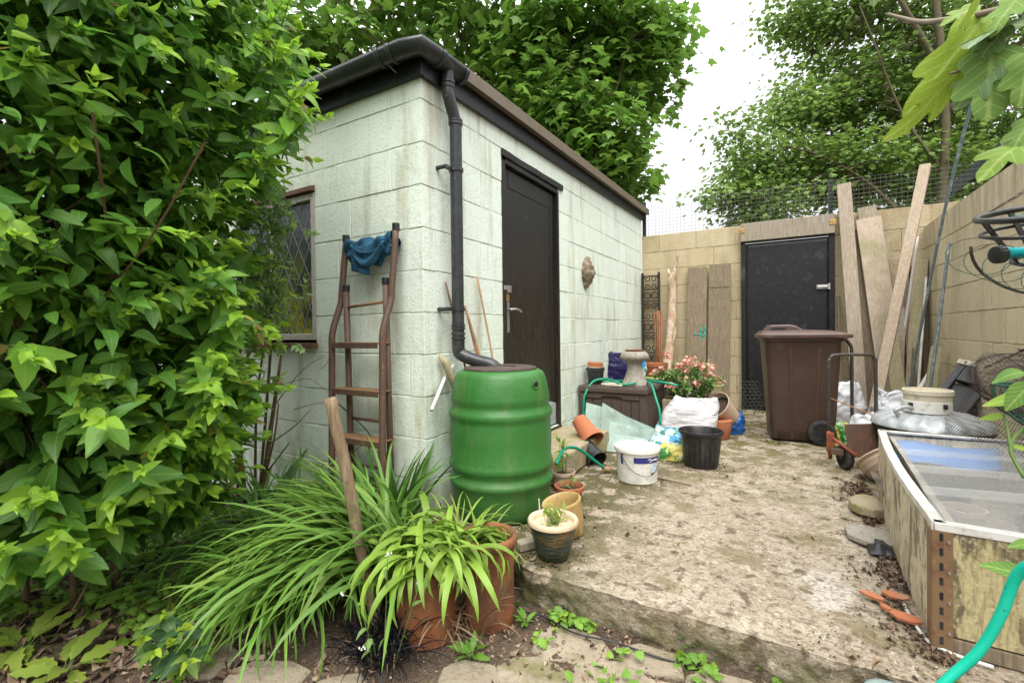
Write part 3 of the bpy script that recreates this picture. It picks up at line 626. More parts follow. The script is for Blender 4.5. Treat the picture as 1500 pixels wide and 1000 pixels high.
m = MB(); m.prism([(dy0+.55, .19), (dy1-.035, .19), (dy1-.035, .36), (dy0+.62, .42), (dy0+.55, .40)], (xd+.0045, 0, 0), (0, 1, 0), (0, 0, 1), (1, 0, 0), .002); obj('kick_plate', m, galv, d)
# window
wx0, wx1 = XS-WIN[0], XS-WIN[1]
wf = MB(); fy0, fy1 = YF-.004, YF+.055
for a in ((wx0-.036, wx0-.002, .925, 1.84), (wx1+.002, wx1+.04, .925, 1.84), (wx1+.04, wx0-.036, .925, .965), (wx1+.04, wx0-.036, 1.80, 1.84), (wx1+.44, wx1+.47, .965, 1.80)): wf.bb((a[0], fy0, a[2]), (a[1], fy1, a[3]))
wn = obj('window', wf, creamframe, shed, bevel=.004)
obj('glass', MB().bb((wx1+.03, YF+.024, .95), (wx0-.03, YF+.03, 1.81)), windowglass, wn)
m = MB(); dx, dz = .105, .19; gx0, gx1, gz0, gz1 = wx1+.04, wx0-.036, .965, 1.80
for s in (-1, 1):
    for i in range(-12, 20):
        pts = []
        for z in (gz0, gz1):
            x = gx1+s*((z-1.80)/dz*dx)-i*dx; pts.append((x, z))
        (xa, za), (xb, zb) = pts
        def clipx(x0, z0_, x1, z1_):
            t0, t1 = 0., 1.
            for lim, sg in ((gx0, 1), (gx1, -1)):
                f0, f1 = sg*(x0-lim), sg*(x1-lim)
                if f0 < 0 and f1 < 0: return None
                if f0 < 0: t0 = max(t0, f0/(f0-f1))
                if f1 < 0: t1 = min(t1, f0/(f0-f1))
            return (t0, t1) if t1-t0 > .02 else None
        c = clipx(xa, za, xb, zb)
        if c:
            A = Vector((xa, YF+.0225, za)); B = Vector((xb, YF+.0225, zb)); m.beam(A+(B-A)*c[0], A+(B-A)*c[1], .006, .002, (1, 0, 0))
obj('lead_lattice', m, leadm, wn)
m = MB(); m.beam((wx1, YF-.01, .893), (wx0+.012, YF-.01, .893), .075, .028, (0, 1, 0), seg=10, jit=.06); m.v = [p+Vector((0, .0, 0)) for p in m.v]; obj('window_sill', m, brownwood, shed, bevel=.003)
m = MB(); m.beam((wx1, YF-.0, 1.862), (wx0+.004, YF-.0, 1.862), .05, .03, (0, 1, 0), seg=10, jit=.06); obj('window_lintel', m, brownwood, shed, bevel=.003)
# gutter with its corner and outlet
gy, gz, gr = YF-.085, 2.43, .056
def gsec(ax, out, c, r=gr):
    """deep-flow profile point ring: open top, in the plane (out, z)"""
    return [Vector(c)+Vector(out)*(r*math.cos(a))+Vector((0, 0, r*1.12*math.sin(a))) for a in [math.pi+math.pi*i/12 for i in range(13)]]
def gutter_run(path, outs, r=gr):
    m = MB(); vs = []; n = 13
    for p, o_ in zip(path, outs): vs += gsec(None, o_, p, r)
    m.add(vs, [(i*n+j, i*n+j+1, (i+1)*n+j+1, (i+1)*n+j) for i in range(len(path)-1) for j in range(n-1)]); return m
gx = XS+.062
P_ = [(XS-SW, gy, gz), (XS-.10, gy, gz), (XS-.02, gy, gz), (gx, gy+.02, gz), (gx+.0, gy+.10, gz), (gx, gy+.36, gz)]
o1 = Vector((0, -1, 0)); o2 = Vector((1, 0, 0)); dg = Vector((.75, -.75, 0))
m = gutter_run(P_, [o1, o1, o1, dg, o2, o2]); g = obj('gutter', m, pvcgrey, shed, solid=.005, autosm=50)
m = MB()      # black edging felt folded over the gutter's back edge
m.bb((XS-SW, gy+.05, gz-.002), (XS+.0, gy+.075, gz+.012)); m.bb((gx-.066, gy+.09, gz-.002), (gx-.052, gy+.36, gz+.012)); obj('gutter_back_edge', m, plastic_black, g)
for x in (XS-.18, XS-.10, XS-1.0, XS-1.9):
    obj('gutter_clip', gutter_run([(x-.012, gy, gz), (x+.012, gy, gz)], [o1, o1], gr+.005), pvcgrey, g, solid=.006, autosm=50)
for y in (gy+.145, gy+.345):
    obj('gutter_clip', gutter_run([(gx, y-.012, gz), (gx, y+.012, gz)], [o2, o2], gr+.005), pvcgrey, g, solid=.006, autosm=50)
m = MB(); m.add([Vector((gx, gy+.36, gz))]+gsec(None, o2, (gx, gy+.36, gz)), [(0, i+1, i+2) for i in range(12)]); obj('stop_end', m, pvcgrey, g, solid=.006)
m = MB(); m.tube([(XS-.2, gy-.05, gz+.03), (XS-.17, gy-.03, gz-.03), (XS-.12, gy+.03, gz-.10)], .004, 6); obj('gutter_wire', m, wirem, g)
dp = MB(); yo = gy+.235
xp, yp = XS+.068, 2.075
dp.tube(curve([(gx, yo, gz-.05), (gx, yo, gz-.155), (gx+.002, yo+.01, gz-.20), (xp-.002, yp-.012, gz-.275), (xp, yp, gz-.32), (xp, yp, gz-.40)], 5), .034, 16)
dp.tube([(xp, yp, gz-.36), (xp, yp, .90)], .034, 16)
dwn = obj('downpipe', dp, pvcgrey, shed, autosm=60)
m = MB(); m.tube(curve([(xp, yp, .92), (xp, yp, .875), (xp+.012, yp+.008, .84), (xp+.10, yp+.035, .805), (xp+.17, yp+.055, .787), (xp+.20, yp+.065, .765), (xp+.202, yp+.066, .745)], 5), .036, 16); obj('downpipe_shoe', m, pvcgrey, dwn, autosm=60)
for z, r in ((gz-.11, .039), (gz-.135, .039), (gz-.30, .040), (gz-.315, .040), (1.0, .039), (.985, .039), (.955, .04), (.93, .04)): m = MB(); m.tube([(xp if z < 2.2 else gx, yp if z < 2.2 else yo, z-.006), (xp if z < 2.2 else gx, yp if z < 2.2 else yo, z+.006)], r, 16); obj('pipe_collar', m, pvcgrey, dwn, autosm=50)
for z in (1.86, 1.09):
    m = MB(); m.tube([(xp, yp, z-.009), (xp, yp, z+.009)], .041, 16); m.beam((xp-.01, yp-.09, z), (xp-.01, yp-.03, z), .02, .014, (0, 0, 1)); m.tube([(XS-.004, yp-.085, z), (xp+.0, yp-.085, z)], .012, 8); obj('pipe_bracket', m, pvcgrey, dwn, autosm=50)

b = obj('loose_board', MB().beam((XS-2.0, YF+.25, 2.58), (XS-.62, YF+1.05, 2.58), .13, .04, (0, 0, 1)), creamframe, bevel=.004, loc=(-3, 2.6, 2.55)); tag(b, 'pale board lying on the shed roof behind the gutter', 'board')

# stone mask on the wall
m = MB()
def face(u, v):
    a = (u-.5)*math.pi; w_ = .105*math.sin(math.pi*(.12+.86*v))**.8*(1-.25*(1-v)); 
    y = 4.17+math.sin(a)*w_; z = 1.365+.29*v; x = XS+.004+.075*math.cos(a)*math.sin(math.pi*(.1+.85*v))
    n = mnoise.noise(Vector((y*19, z*19, 3)))*.026+mnoise.noise(Vector((y*44, z*44, 5)))*.012
    return Vector((x+n*math.cos(a)*1.4, y+n*.7, z+n*.7))
m.grid(face, 26, 34); o = obj('stone_plaque', m, ornament, smooth=True, loc=(XS, 4.17, 1.5)); tag(o, 'small brown carved stone plaque hung on the pale shed wall', 'ornament')

# ---------------------------------------------------------------- back wall with metal door
bw = thing('back_wall', 'tan block wall across the end of the yard with a black metal door', 'wall', (0, YB, 0))
BD = (-.455-XS, .468-XS, -.1, 2.2)
wall_blocks(bw, (XS+.004, YB, 0), (1, 0, 0), (0, -1, 0), 3.35, CZ[:11], tan, [BD], off=1)
wall_core(bw, (XS+.004, YB, 0), (1, 0, 0), (0, -1, 0), 3.35, -.1, CZ[10]-.006, [BD], tanm)
m = MB(); m.beam((-.452, YB-.045, 2.085), (.466, YB-.045, 2.085), .10, .21, (0, 1, 0), seg=14, jit=.02); lt = obj('lintel', m, woodgrey, bw, bevel=.006)
for x, z in ((-.44, 2.11), (.45, 2.10)):
    m = MB(); m.bb((x-.03, YB-.102, z-.028), (x+.03, YB-.097, z+.028)); m.tube([(x, YB-.106, z), (x, YB-.096, z)], .010, 8); obj('bracket', m, brass, lt, bevel=.002)
m = MB(); m.bb((-.452, YB-.06, -.02), (-.405, YB, 1.965)); m.bb((.42, YB-.06, -.02), (.466, YB, 1.965)); m.bb((-.452, YB-.065, 1.967), (.466, YB, 1.978)); obj('door_frame', m, blackpaint, bw, bevel=.003)
def dsheet(u, v):
    x = -.403+.821*u; z = .0+1.955*v; y = YB-.045-.006*math.sin(math.pi*u)*math.sin(math.pi*v)+.005*mnoise.noise(Vector((x*3, z*2, 4)))
    return Vector((x, y, z))
md = obj('metal_door', MB().grid(dsheet, 20, 40), blackpaint, bw, smooth=True, solid=.02)
m = MB(); m.bb((.30, YB-.075, 1.385), (.405, YB-.06, 1.43)); m.tube([(.31, YB-.08, 1.408), (.40, YB-.08, 1.408)], .008, 8); m.bb((.405, YB-.078, 1.375), (.425, YB-.062, 1.44)); obj('bolt_latch', m, steel, md, bevel=.002)
# ---------------------------------------------------------------- right wall
rw = thing('side_wall', 'pale tan block wall streaked dark along its top on the right of the yard', 'wall', (XR, 4, 0))
wall_blocks(rw, (XR, YB-.002, 0), (0, -1, 0), (-1, 0, 0), 5.3, CZ[:10]+[1.985], tan2, off=0)
wall_core(rw, (XR, YB-.002, 0), (0, -1, 0), (-1, 0, 0), 5.3, -.1, 1.97, [], tanm)
# earth bank and roof beyond the side wall
m = MB()
def bank(u, v):
    y = 1+6*v; x = XR+.1+1.6*u; return Vector((x, y, 1.94+.12*u+.07*mnoise.noise(Vector((x*4, y*4, 2)))+.03*mnoise.noise(Vector((x*14, y*14, 2)))))
m.grid(bank, 30, 90); o = obj('earth_bank', m, soil, smooth=True); tag(o, kind='structure')
rf = thing('corrugated_roof', 'dark green corrugated roof edge above the side wall', 'roof', (1.9, 5.6, 2.3))
m = MB()
def corr(u, v):
    x = 1.68+1.9*u; y = 5.35+1.9*v
    return Vector((x, y, 2.60+.16*u+.018*math.sin(v*1.9/.075*math.pi)))
m.grid(corr, 4, 150); obj('sheet', m, darkslate, rf, smooth=True, solid=.006)
m = MB(); m.bb((1.66, 5.35, 2.47), (1.678, 7.2, 2.60)); obj('edge_board', m, darkslate, rf)
for y in (5.9, 7.0): obj('post', MB().bb((3.3, y, -.1), (3.38, y+.08, 2.9)), wooddark, rf)

# ---------------------------------------------------------------- wire mesh on the back wall
fe = thing('wire_mesh_fence', 'square wire mesh strung on black posts along the top of the back wall', 'fence', (0, YB+.05, 2.2))
m = MB(); x0, x1, y = XS-.1, 1.9, YB+.05
def topz(x): return 2.625-.04*(x-x0)/2
i = 0; x = x0
while x < x1: m.tube([(x, y, 2.15), (x+.004*math.sin(i), y, topz(x))], .0017, 3, False); x += .045; i += 1
z = 2.18
while z < 2.63: m.tube([(x0+(x1-x0)*t/12, y+.002*math.sin(t*3), min(z+.004*math.sin(t+z*9), topz(x0+(x1-x0)*t/12))) for t in range(13)], .0017, 3, False); z += .045
obj('mesh_panel', m, wirem, fe)
for px_, h in ((-1.62, 2.66), (.44, 2.60)): obj('post', MB().bb((px_-.02, YB+.06, 1.9), (px_+.02, YB+.10, h)), plastic_black, fe, bevel=.002)
# ================================================================ OBJECTS IN THE YARD
def rings(prof, n=40, c=(0, 0, 0), **k): return MB().lathe(prof, n, c, **k)

# ---- green water butt
bx, by = -1.335, 2.135
bt = thing('water_butt', 'green plastic water butt under the downpipe at the shed corner', 'water butt', (bx, by, 0))
prof = [(.225, 0), (.24, .012), (.252, .05), (.263, .12), (.268, .165), (.277, .178), (.280, .192), (.276, .206), (.264, .218), (.264, .240), (.275, .256), (.280, .272), (.277, .290), (.271, .305),
        (.274, .40), (.271, .495), (.270, .508), (.277, .522), (.281, .538), (.276, .554), (.262, .570), (.260, .590), (.266, .605), (.265, .625), (.255, .68), (.243, .725), (.232, .748), (.212, .760), (.19, .763), (0, .763)]
def bf(r, z, a):                       # the finger hollow moulded in the shoulder
    return r-.0*(z)
obj('barrel', rings(prof, 64, (bx, by, 0)), barrelg, bt, autosm=60)
hx = Vector((bx, by, 0)); ha = R(-14)
m = MB(); dirn = Vector((math.cos(ha), math.sin(ha), 0)); m.tube([hx+dirn*.236+Vector((0, 0, .70)), hx+dirn*.2562+Vector((0, 0, .693))], [.019, .019], 16)
obj('overflow_hole', m, plastic_black, bt)
m = MB(); m.tube(arc(hx+dirn*.2565+Vector((0, 0, .693)), .020, 0, 2*math.pi, 20, (-dirn.y, dirn.x, 0), (-.1, 0, 1))[:-1], .003, 6, closed=True); obj('hole_rim', m, barrelg, bt, smooth=True)
m = MB()
for a in (R(-95), R(85)): m.tube([(bx+(r+.0002)*math.cos(a), by+(r+.0002)*math.sin(a), z) for r, z in prof[3:-4]], .0016, 4, False)
obj('mould_seam', m, barrelg, bt)
lid = obj('lid', rings([(.195, .762), (.197, .766), (.195, .774), (.18, .777), (.05, .778), (0, .778)], 48, (bx, by, 0)), boxbrown, bt, autosm=40)
m = MB(); m.bb((bx+.0, by+.02, .779), (bx+.075, by+.05, .784)); obj('lid_grip', m, boxbrown, lid, bevel=.003)

# ---- step by the door, mossy blocks
st = obj('door_step', MB().beam((-1.43, 2.60, .08), (-1.43, 3.62, .08), .40, .158, (1, 0, 0), seg=14, jit=.02), mossconc, bevel=.012, loc=(-1.43, 3.1, 0)); tag(st, 'mossy concrete step below the shed door', 'step')
bd = obj('kerb_board', MB().beam((-1.02, 1.76, .02), (-.86, 2.02, .02), .05, .035, (1, 0, 0)), woodgrey, bevel=.003, loc=(-.95, 1.9, 0)); tag(bd, 'short grey board lying between the green barrel and the glazed pot', 'board')

def soil_disc(parent, c, r, z, mat=None): return obj('compost', rings([(r, z-.006), (r*.7, z+.004), (.0, z+.008)], 20, c, fn=lambda r_, z_, a: r_*(1+.0*a)).noise(.004, 40), mat or compost, parent, smooth=True)
def pot(name, label, cat, c, prof, mat, fill=None, tilt=None, rim=None, group=None, n=40, fn=None, sx=1, sy=1, rot=0):
    """prof: outside bottom to rim, then down the inside"""
    t = thing(name, label, cat, c, group); m = rings(prof, n, c, fn=fn, sx=sx, sy=sy)
    M = None
    if tilt or rot:
        M = Matrix.Translation(c) @ (Matrix.Rotation(tilt[0], 4, Vector(tilt[1])) if tilt else Matrix()) @ Matrix.Rotation(rot, 4, 'Z') @ Matrix.Translation(-Vector(c)); m.xf(M)
    obj('body', m, mat, t, autosm=50)
    if rim:
        m = rings(rim[0], n, c, sx=sx, sy=sy)
        if M: m.xf(M)
        obj('rim', m, rim[1], t, autosm=50)
    if fill:
        m = rings([(fill[0], fill[1]-.008), (fill[0]*.6, fill[1]+.004), (0, fill[1]+.007)], 24, c, sx=sx, sy=sy)
        if M: m.xf(M)
        obj('compost', m.noise(.006, 35), compost, t, smooth=True)
    return t
# glazed pot with seedlings at the slab edge
gp = pot('glazed_pot', 'dark green and brown glazed pot with a cream rim and seedlings, on the slab corner', 'plant pot', (-.862, 1.79, 0),
    [(.056, 0), (.064, .004), (.078, .045), (.092, .10), (.098, .135), (.096, .146), (.088, .147), (.084, .12)], MATS.setdefault('gg', pbr('dark_green_brown_glaze', (.03, .045, .03), .25,
    [('noise', 5, .46, .6, (.16, .085, .025), .85, (1, 1, 1.6), (.03, .09)), ('noise', 20, .55, .7, (.22, .13, .05), .5)], [('wave', 14, .002, (.2, .2, 5))])), fill=(.085, .132),
    rim=([(.098, .142), (.108, .147), (.110, .158), (.104, .167), (.094, .167), (.086, .159), (.084, .12)], creamrim))
# ochre oval pot on its back
yp_ = pot('ochre_pot', 'ochre glazed clay pot with a slanting mouth behind the glazed pot', 'plant pot', (-.885, 2.02, 0),
    [(.05, 0), (.062, .006), (.076, .07), (.083, .13), (.086, .165), (.088, .176), (.083, .182), (.076, .177), (.072, .14), (.066, .09)], yellowpot, fill=(.070, .105), sx=1.08, sy=.86, tilt=(R(16), (.85, -.5, 0)), rot=R(30))
yp_.location.z = 0
# terracotta saucer pot and small pale pot with seedlings, behind the barrel
p3a = pot('terracotta_pot', 'low terracotta pot holding a seedling between the barrel and the step', 'plant pot', (-1.06, 2.42, 0),
    [(.052, 0), (.06, .002), (.074, .06), (.076, .064), (.084, .066), (.086, .09), (.078, .092), (.072, .06)], terra, fill=(.073, .068))
p3b = pot('small_pale_pot', 'small pale pink plastic pot with a leafy stem beside the barrel', 'plant pot', (-1.18, 2.60, 0),
    [(.045, 0), (.052, .002), (.066, .085), (.074, .087), (.075, .105), (.068, .106), (.064, .08)], beigepot, fill=(.064, .09))
p3c = pot('tipped_pot', 'orange terracotta pot tipped over on the door step', 'plant pot', (-1.30, 3.30, .205),
    [(.054, -.115), (.058, -.113), (.075, .05), (.077, .055), (.087, .058), (.089, .098), (.082, .098), (.075, .06), (.06, -.10)], terralight, tilt=(R(127), (.5, .86, 0)), n=36)
p3c.location.z = .205
pd = pot('black_tipped_pot', 'black plastic pot lying under the tipped orange pot', 'plant pot', (-1.215, 3.17, .075),
    [(.05, -.09), (.054, -.088), (.07, .06), (.076, .062), (.077, .08), (.070, .08), (.06, -.08)], plastic_black, tilt=(R(118), (.5, .86, 0)))

# ---- two chimney-style terracotta pots in the bed
c1 = pot('chimney_pot', 'tall brown terracotta chimney pot with a rolled rim standing in the soil', 'plant pot', (-1.0, 1.50, -.16),
    [(.098, 0), (.102, .004), (.098, .06), (.096, .17), (.097, .27), (.100, .30), (.106, .305), (.112, .316), (.114, .328), (.109, .341), (.100, .345), (.092, .340), (.086, .32), (.084, .2), (.084, .1)], terradark, fill=(.085, .12))
c2 = pot('chimney_pot', 'brown terracotta pot half hidden under the drooping lime green leaves', 'plant pot', (-1.175, 1.335, -.16),
    [(.112, 0), (.118, .004), (.112, .08), (.108, .19), (.110, .215), (.120, .222), (.124, .24), (.118, .256), (.104, .258), (.096, .24), (.094, .12)], terradark, fill=(.098, .235))

# ---- white bucket
bc = (-.83, 2.985, 0)
bk = thing('paint_bucket', 'white plastic bucket with a dark blue label and dirty lid', 'bucket', bc)
obj('tub', rings([(.118, 0), (.124, .004), (.133, .19), (.136, .196)], 48, bc), whitep, bk, autosm=50)
ld = obj('lid', rings([(.136, .192), (.144, .194), (.146, .208), (.144, .218), (.139, .219), (.136, .212), (.06, .213), (0, .213)], 48, bc), whitep, bk, autosm=50)
def wrap(c, r0, a0, a1, z0, z1, n=16, dr=.0012):
    m = MB()
    def fn(u, v):
        a = a0+(a1-a0)*u; z = z0+(z1-z0)*v; r = r0+.009*z/.19+dr; return Vector((c[0]+r*math.cos(a), c[1]+r*math.sin(a), c[2]+z))
    return m.grid(fn, n, 2)
A0 = R(-58)                                # towards the camera
obj('label', wrap(bc, .124, A0-.45, A0+.95, .135, .172), bluelabel, bk)
obj('label', wrap(bc, .124, A0-1.15, A0-1.0, .120, .185, 4), bluelabel, bk)
obj('label', wrap(bc, .124, A0+.42, A0+.80, .075, .130, 8), palelabel, bk)
obj('label', wrap(bc, .124, A0+.40, A0+.62, .064, .073, 6, .0014), plastic_black, bk)
def lettering(c, r0, a, z, h, parent, mat):   # white looping brush script, too worn to read as more
    m = MB(); pts = []
    strokes = [[(-.9, .3), (-.4, .55), (.0, .6), (.15, .2), (-.15, -.5), (-.5, -.35)], [(.35, .35), (.3, -.1), (.5, -.2), (.75, .3), (.75, -.15)], [(1.0, .3), (1.0, -.2), (1.05, .15), (1.4, .35), (1.45, -.15)],
               [(1.7, .0), (1.95, .35), (2.1, .1), (1.9, -.2), (1.7, .0)], [(2.4, .6), (2.4, -.2)], [(2.6, .3), (3.0, -.2)], [(3.0, .3), (2.6, -.2)]]
    for s in strokes:
        P = curve([(x, y, 0) for x, y in s], 4) if len(s) > 2 else [Vector((x, y, 0)) for x, y in s]
        q = []
        for p in P:
            aa = a+p.x*h/r0; zz = z+p.y*h; r = r0+.009*zz/.19+.0026; q.append((c[0]+r*math.cos(aa), c[1]+r*math.sin(aa), c[2]+zz))
        m.tube(q, h*.11, 4, False)
    obj('lettering', m, mat, parent)
lettering(bc, .124, A0+.35, .153, .018, bk, whiteclean)
m = MB(); pa = []
for i in range(25):
    t = i/24; a = A0-1.05+2.3*t; r = .139+.004*math.sin(math.pi*t); pa.append((bc[0]+r*math.cos(a), bc[1]+r*math.sin(a), .185-.125*math.sin(math.pi*t)**.8))
m.tube(pa, .0022, 6); obj('handle', m, wirem, bk, smooth=True)

# ---- black pot (ribbed)
def ribf(r, z, a): return r*(1+(.012 if (math.sin(a*22) > 0 and .03 < z < .21) else 0))
k_ = pot('black_pot', 'large ribbed black plastic pot standing empty on the concrete', 'plant pot', (-.52, 3.50, 0),
    [(.108, 0), (.112, .004), (.113, .03), (.114, .031), (.134, .208), (.135, .21), (.138, .225), (.148, .228), (.152, .238), (.150, .25), (.143, .252), (.134, .24), (.110, .02), (0, .018)], plastic_black, n=176, fn=ribf)

# ---- brown deck box
db = thing('storage_box', 'dark brown plastic storage box with a planked lid by the shed wall', 'storage box', (-1.25, 4.2, 0))
fl, fr, rr_, rl = Vector((-1.61, 3.93, 0)), Vector((-1.02, 3.93, 0)), Vector((-1.02, 5.08, 0)), Vector((-1.61, 5.08, 0))
H = .465
m = MB(); m.bb((fl.x+.025, fl.y+.025, .01), (fr.x-.025, rr_.y-.025, H-.04)); obj('body', m, boxbrown, db, bevel=.008)
nb = 6
for i in range(nb):
    a = fl.x+.035+(fr.x-fl.x-.07)*i/nb; b = fl.x+.035+(fr.x-fl.x-.07)*(i+1)/nb-.006
    obj('panel', MB().bb((a, fl.y+.012, .03), (b, fl.y+.024, H-.115)), boxbrown, db, bevel=.003)
for i in range(9):
    a = fl.y+.035+1.08*i/9; b = fl.y+.035+1.08*(i+1)/9-.006
    obj('panel', MB().bb((fr.x-.0245, a, .03), (fr.x-.012, b, H-.06)), boxbrown, db, bevel=.003)
for (x, y) in ((fl.x, fl.y), (fr.x-.05, fl.y), (fr.x-.05, rr_.y-.05)): obj('corner_post', MB().bb((x, y, 0), (x+.05, y+.05, H-.055)), boxbrown, db, bevel=.006)
m = MB(); w0, w1 = fl.x+.05, fr.x-.05
m.prism([(w0, .41), (w0, .36), (w0+.14, .36), (w0+.17, .383), (w1-.17, .383), (w1-.14, .36), (w1, .36), (w1, .41)], (0, fl.y+.002, 0), (1, 0, 0), (0, 0, 1), (0, 1, 0), .022); obj('front_band', m, boxbrown, db, bevel=.002)
m = MB(); m.bb((fl.x-.012, fl.y-.015, H-.052), (fr.x+.014, rr_.y+.01, H-.008)); ldb = obj('lid', m, boxbrown, db, bevel=.008)
for i in range(4):
    a = fl.x-.008+.612*i/4; obj('lid_plank', MB().bb((a, fl.y-.010, H-.012), (a+.146, rr_.y, H)), boxbrown, ldb, bevel=.003)
# things on the box
BZ = H+.001
g1 = pot('grey_pot', 'dark grey plastic pot on the storage box beside the wall', 'plant pot', (-1.53, 4.12, BZ),
    [(.062, 0), (.065, .003), (.078, .115), (.084, .117), (.086, .15), (.080, .15), (.074, .10)], pvcgrey, n=32)
g2 = pot('nested_pot', 'shallow orange terracotta pot set inside the dark grey pot', 'plant pot', (-1.535, 4.125, BZ+.14),
    [(.06, 0), (.064, .002), (.066, .02), (.070, .021), (.072, .055), (.066, .055), (.060, .02)], terralight, tilt=(R(4), (0, 1, 0)), rim=([(.0665, .004), (.0705, .018), (.0705, .022)], creamrim), n=32)
pc = (-1.17, 4.15, BZ)
pdl = thing('stone_pedestal', 'grey stone pedestal with a waisted stem and round cap on the storage box', 'pedestal', pc)
obj('stem', rings([(.118, 0), (.120, .006), (.108, .03), (.085, .075), (.068, .13), (.064, .17), (.068, .205), (.08, .218)], 40, pc), pebble, pdl, autosm=60)
obj('cap', rings([(.08, .218), (.108, .226), (.124, .243), (.126, .262), (.115, .285), (.09, .303), (.075, .306), (0, .306)], 40, pc), pebble, pdl, autosm=70)
sa = obj('saucer', rings([(.05, .306), (.08, .310), (.088, .318), (.083, .319), (.07, .314), (0, .313)], 32, pc), terradark, autosm=60, loc=(pc[0], pc[1], pc[2]+.306)); tag(sa, 'small brown saucer of dead leaves on the stone pedestal', 'saucer')
# violet sack standing by the wall
def sack(name, label, mat, c, w_, d_, h, lean=(0, 0), seed=0, cr=.02, top=.35, rot=0, parent=None, cat='sack', sm=True, n=30, flat=.6):
    """a slumped film sack: rounded box shape that pinches towards its ragged top"""
    m = MB(); o = Vector((seed*5.1, seed*2.3, seed))
    def fn(u, v):
        a = 2*math.pi*u; ca, sa_ = math.cos(a), math.sin(a); e = flat
        x = math.copysign(abs(ca)**e, ca)*w_/2; y = math.copysign(abs(sa_)**e, sa_)*d_/2
        k = (math.sin(math.pi*min(1, .25+v*.5))**.5)*(1-(v**3)*(1-top)); wk = 1-(v**3)*.08
        z = h*v*(1+.10*mnoise.noise(Vector((ca*1.5, sa_, 0))*1.3+o)*v); x2, y2 = x*(.5*wk+.5*k), y*k
        p = Vector((x2+lean[0]*v*v, y2+lean[1]*v*v, z)); d = mnoise.noise_vector(p*9+o)*cr+mnoise.noise_vector(p*24+o)*cr*.5
        if v < .03: d.z = 0
        q = p+d; q.z = max(q.z, .001); cr_, sr = math.cos(rot), math.sin(rot)
        return Vector((c[0]+q.x*cr_-q.y*sr, c[1]+q.x*sr+q.y*cr_, c[2]+q.z))
    m.grid(fn, n*2, n)
    k = len(m.v); m.add([Vector((c[0]+lean[0], c[1]+lean[1], c[2]+h*.90))], [])
    row = n*(n*2+1); m.f += [(row+i, row+i+1, k) for i in range(n*2)]
    o_ = obj(name, m, mat, parent, smooth=sm, loc=c)
    if not parent: tag(o_, label, cat)
    return o_
vs = sack('sack', 'dark violet plastic sack standing behind the stone pedestal', purplebag, (-1.40, 4.50, BZ), .26, .09, .27, (-.01, 0), 3, .014, .92, R(18), flat=.3)
ps = sack('sack', 'sack printed blue and white squeezed between the violet sack and pedestal', pictbag, (-1.25, 4.52, BZ), .17, .11, .25, (.0, 0), 5, .016, .85, R(10), flat=.35)
tb = pot('terracotta_bowl', 'red brown terracotta bowl near the back end of the storage box', 'plant pot', (-1.14, 4.82, BZ+.02), [(.08, 0), (.09, .003), (.115, .10), (.12, .102), (.123, .135), (.115, .135), (.105, .08)], terra, n=32)
tr = obj('green_lid', rings([(.15, 0), (.155, .008), (.15, .016), (0, .018)], 32, (-1.12, 4.82, BZ)), pbr('lime_green_plastic', (.35, .45, .16), .5), autosm=50, loc=(-1.12, 4.82, BZ)); tag(tr, 'pale lime green plastic lid under the terracotta bowl', 'lid')
m = MB(); m.bb((-1.60, 4.86, BZ), (-1.28, 5.05, BZ+.24)); dk = obj('black_tray', m, plastic_black, bevel=.02, loc=(-1.4, 4.95, BZ)); tag(dk, 'black plastic crate at the wall end of the storage box', 'crate')
sl = obj('slate_piece', MB().beam((-1.42, 4.05, BZ+.012), (-1.22, 4.0, BZ+.012), .12, .018, (0, 1, 0), seg=4, jit=.1), creamplastic, bevel=.004, loc=(-1.3, 4.0, BZ)); tag(sl, 'flat cream stone chip under the hose on the storage box', 'stone')
# green hose over the box, ends with fittings
def hose(name, label, pts, r, mat, fit=(), n=6):
    t = thing(name, label, 'hose', pts[0]); obj('tube', MB().tube(curve(pts, n), r, 10), mat, t, smooth=True)
    for (a, b, rad, mt) in fit:
        a, b = Vector(a), Vector(b); m = MB(); m.tube([a, a.lerp(b, .45), a.lerp(b, .5), b], [rad, rad, rad*1.15, rad*1.1], 12); obj('connector', m, mt, t, autosm=50)
    return t
hose('garden_hose', 'green hose looped over the front of the storage box with a hanging connector', [(-1.12, 4.02, BZ+.035), (-1.22, 3.98, BZ+.02), (-1.32, 3.985, BZ+.05), (-1.42, 4.03, BZ+.055), (-1.50, 3.97, BZ+.03), (-1.545, 3.89, .385), (-1.548, 3.87, .30), (-1.547, 3.87, .24)], .011, hoseg, [((-1.547, 3.87, .245), (-1.547, 3.87, .185), .016, hoseg)])
hose('garden_hose', 'long green hose lying across the storage box lid behind the pedestal', [(-1.44, 4.06, BZ+.02), (-1.30, 4.18, BZ+.03), (-1.15, 4.30, BZ+.03), (-1.02, 4.20, BZ+.035), (-.90, 4.16, BZ+.03), (-.80, 4.17, BZ+.01)], .0115, hoseg)
hose('garden_hose', 'dark green hose curling down the side of the storage box with a grey connector', [(-1.06, 4.16, BZ+.03), (-.99, 4.02, BZ+.025), (-.93, 3.93, .38), (-.895, 3.89, .30), (-.885, 3.87, .21), (-.885, 3.87, .16)], .011, hoseg, [((-.885, 3.87, .17), (-.885, 3.87, .10), .016, pvcgrey), ((-.885, 3.87, .13), (-.885, 3.87, .075), .014, hoseg)])
hose('garden_hose', 'dark green hose arching from the barrel to the concrete with a wooden bung', [(-1.14, 2.42, .20), (-1.18, 2.62, .235), (-1.17, 2.80, .20), (-1.12, 2.93, .11), (-1.06, 3.02, .025)], .010, hoseg, [((-1.065, 3.01, .03), (-1.035, 3.045, .017), .016, canem)])

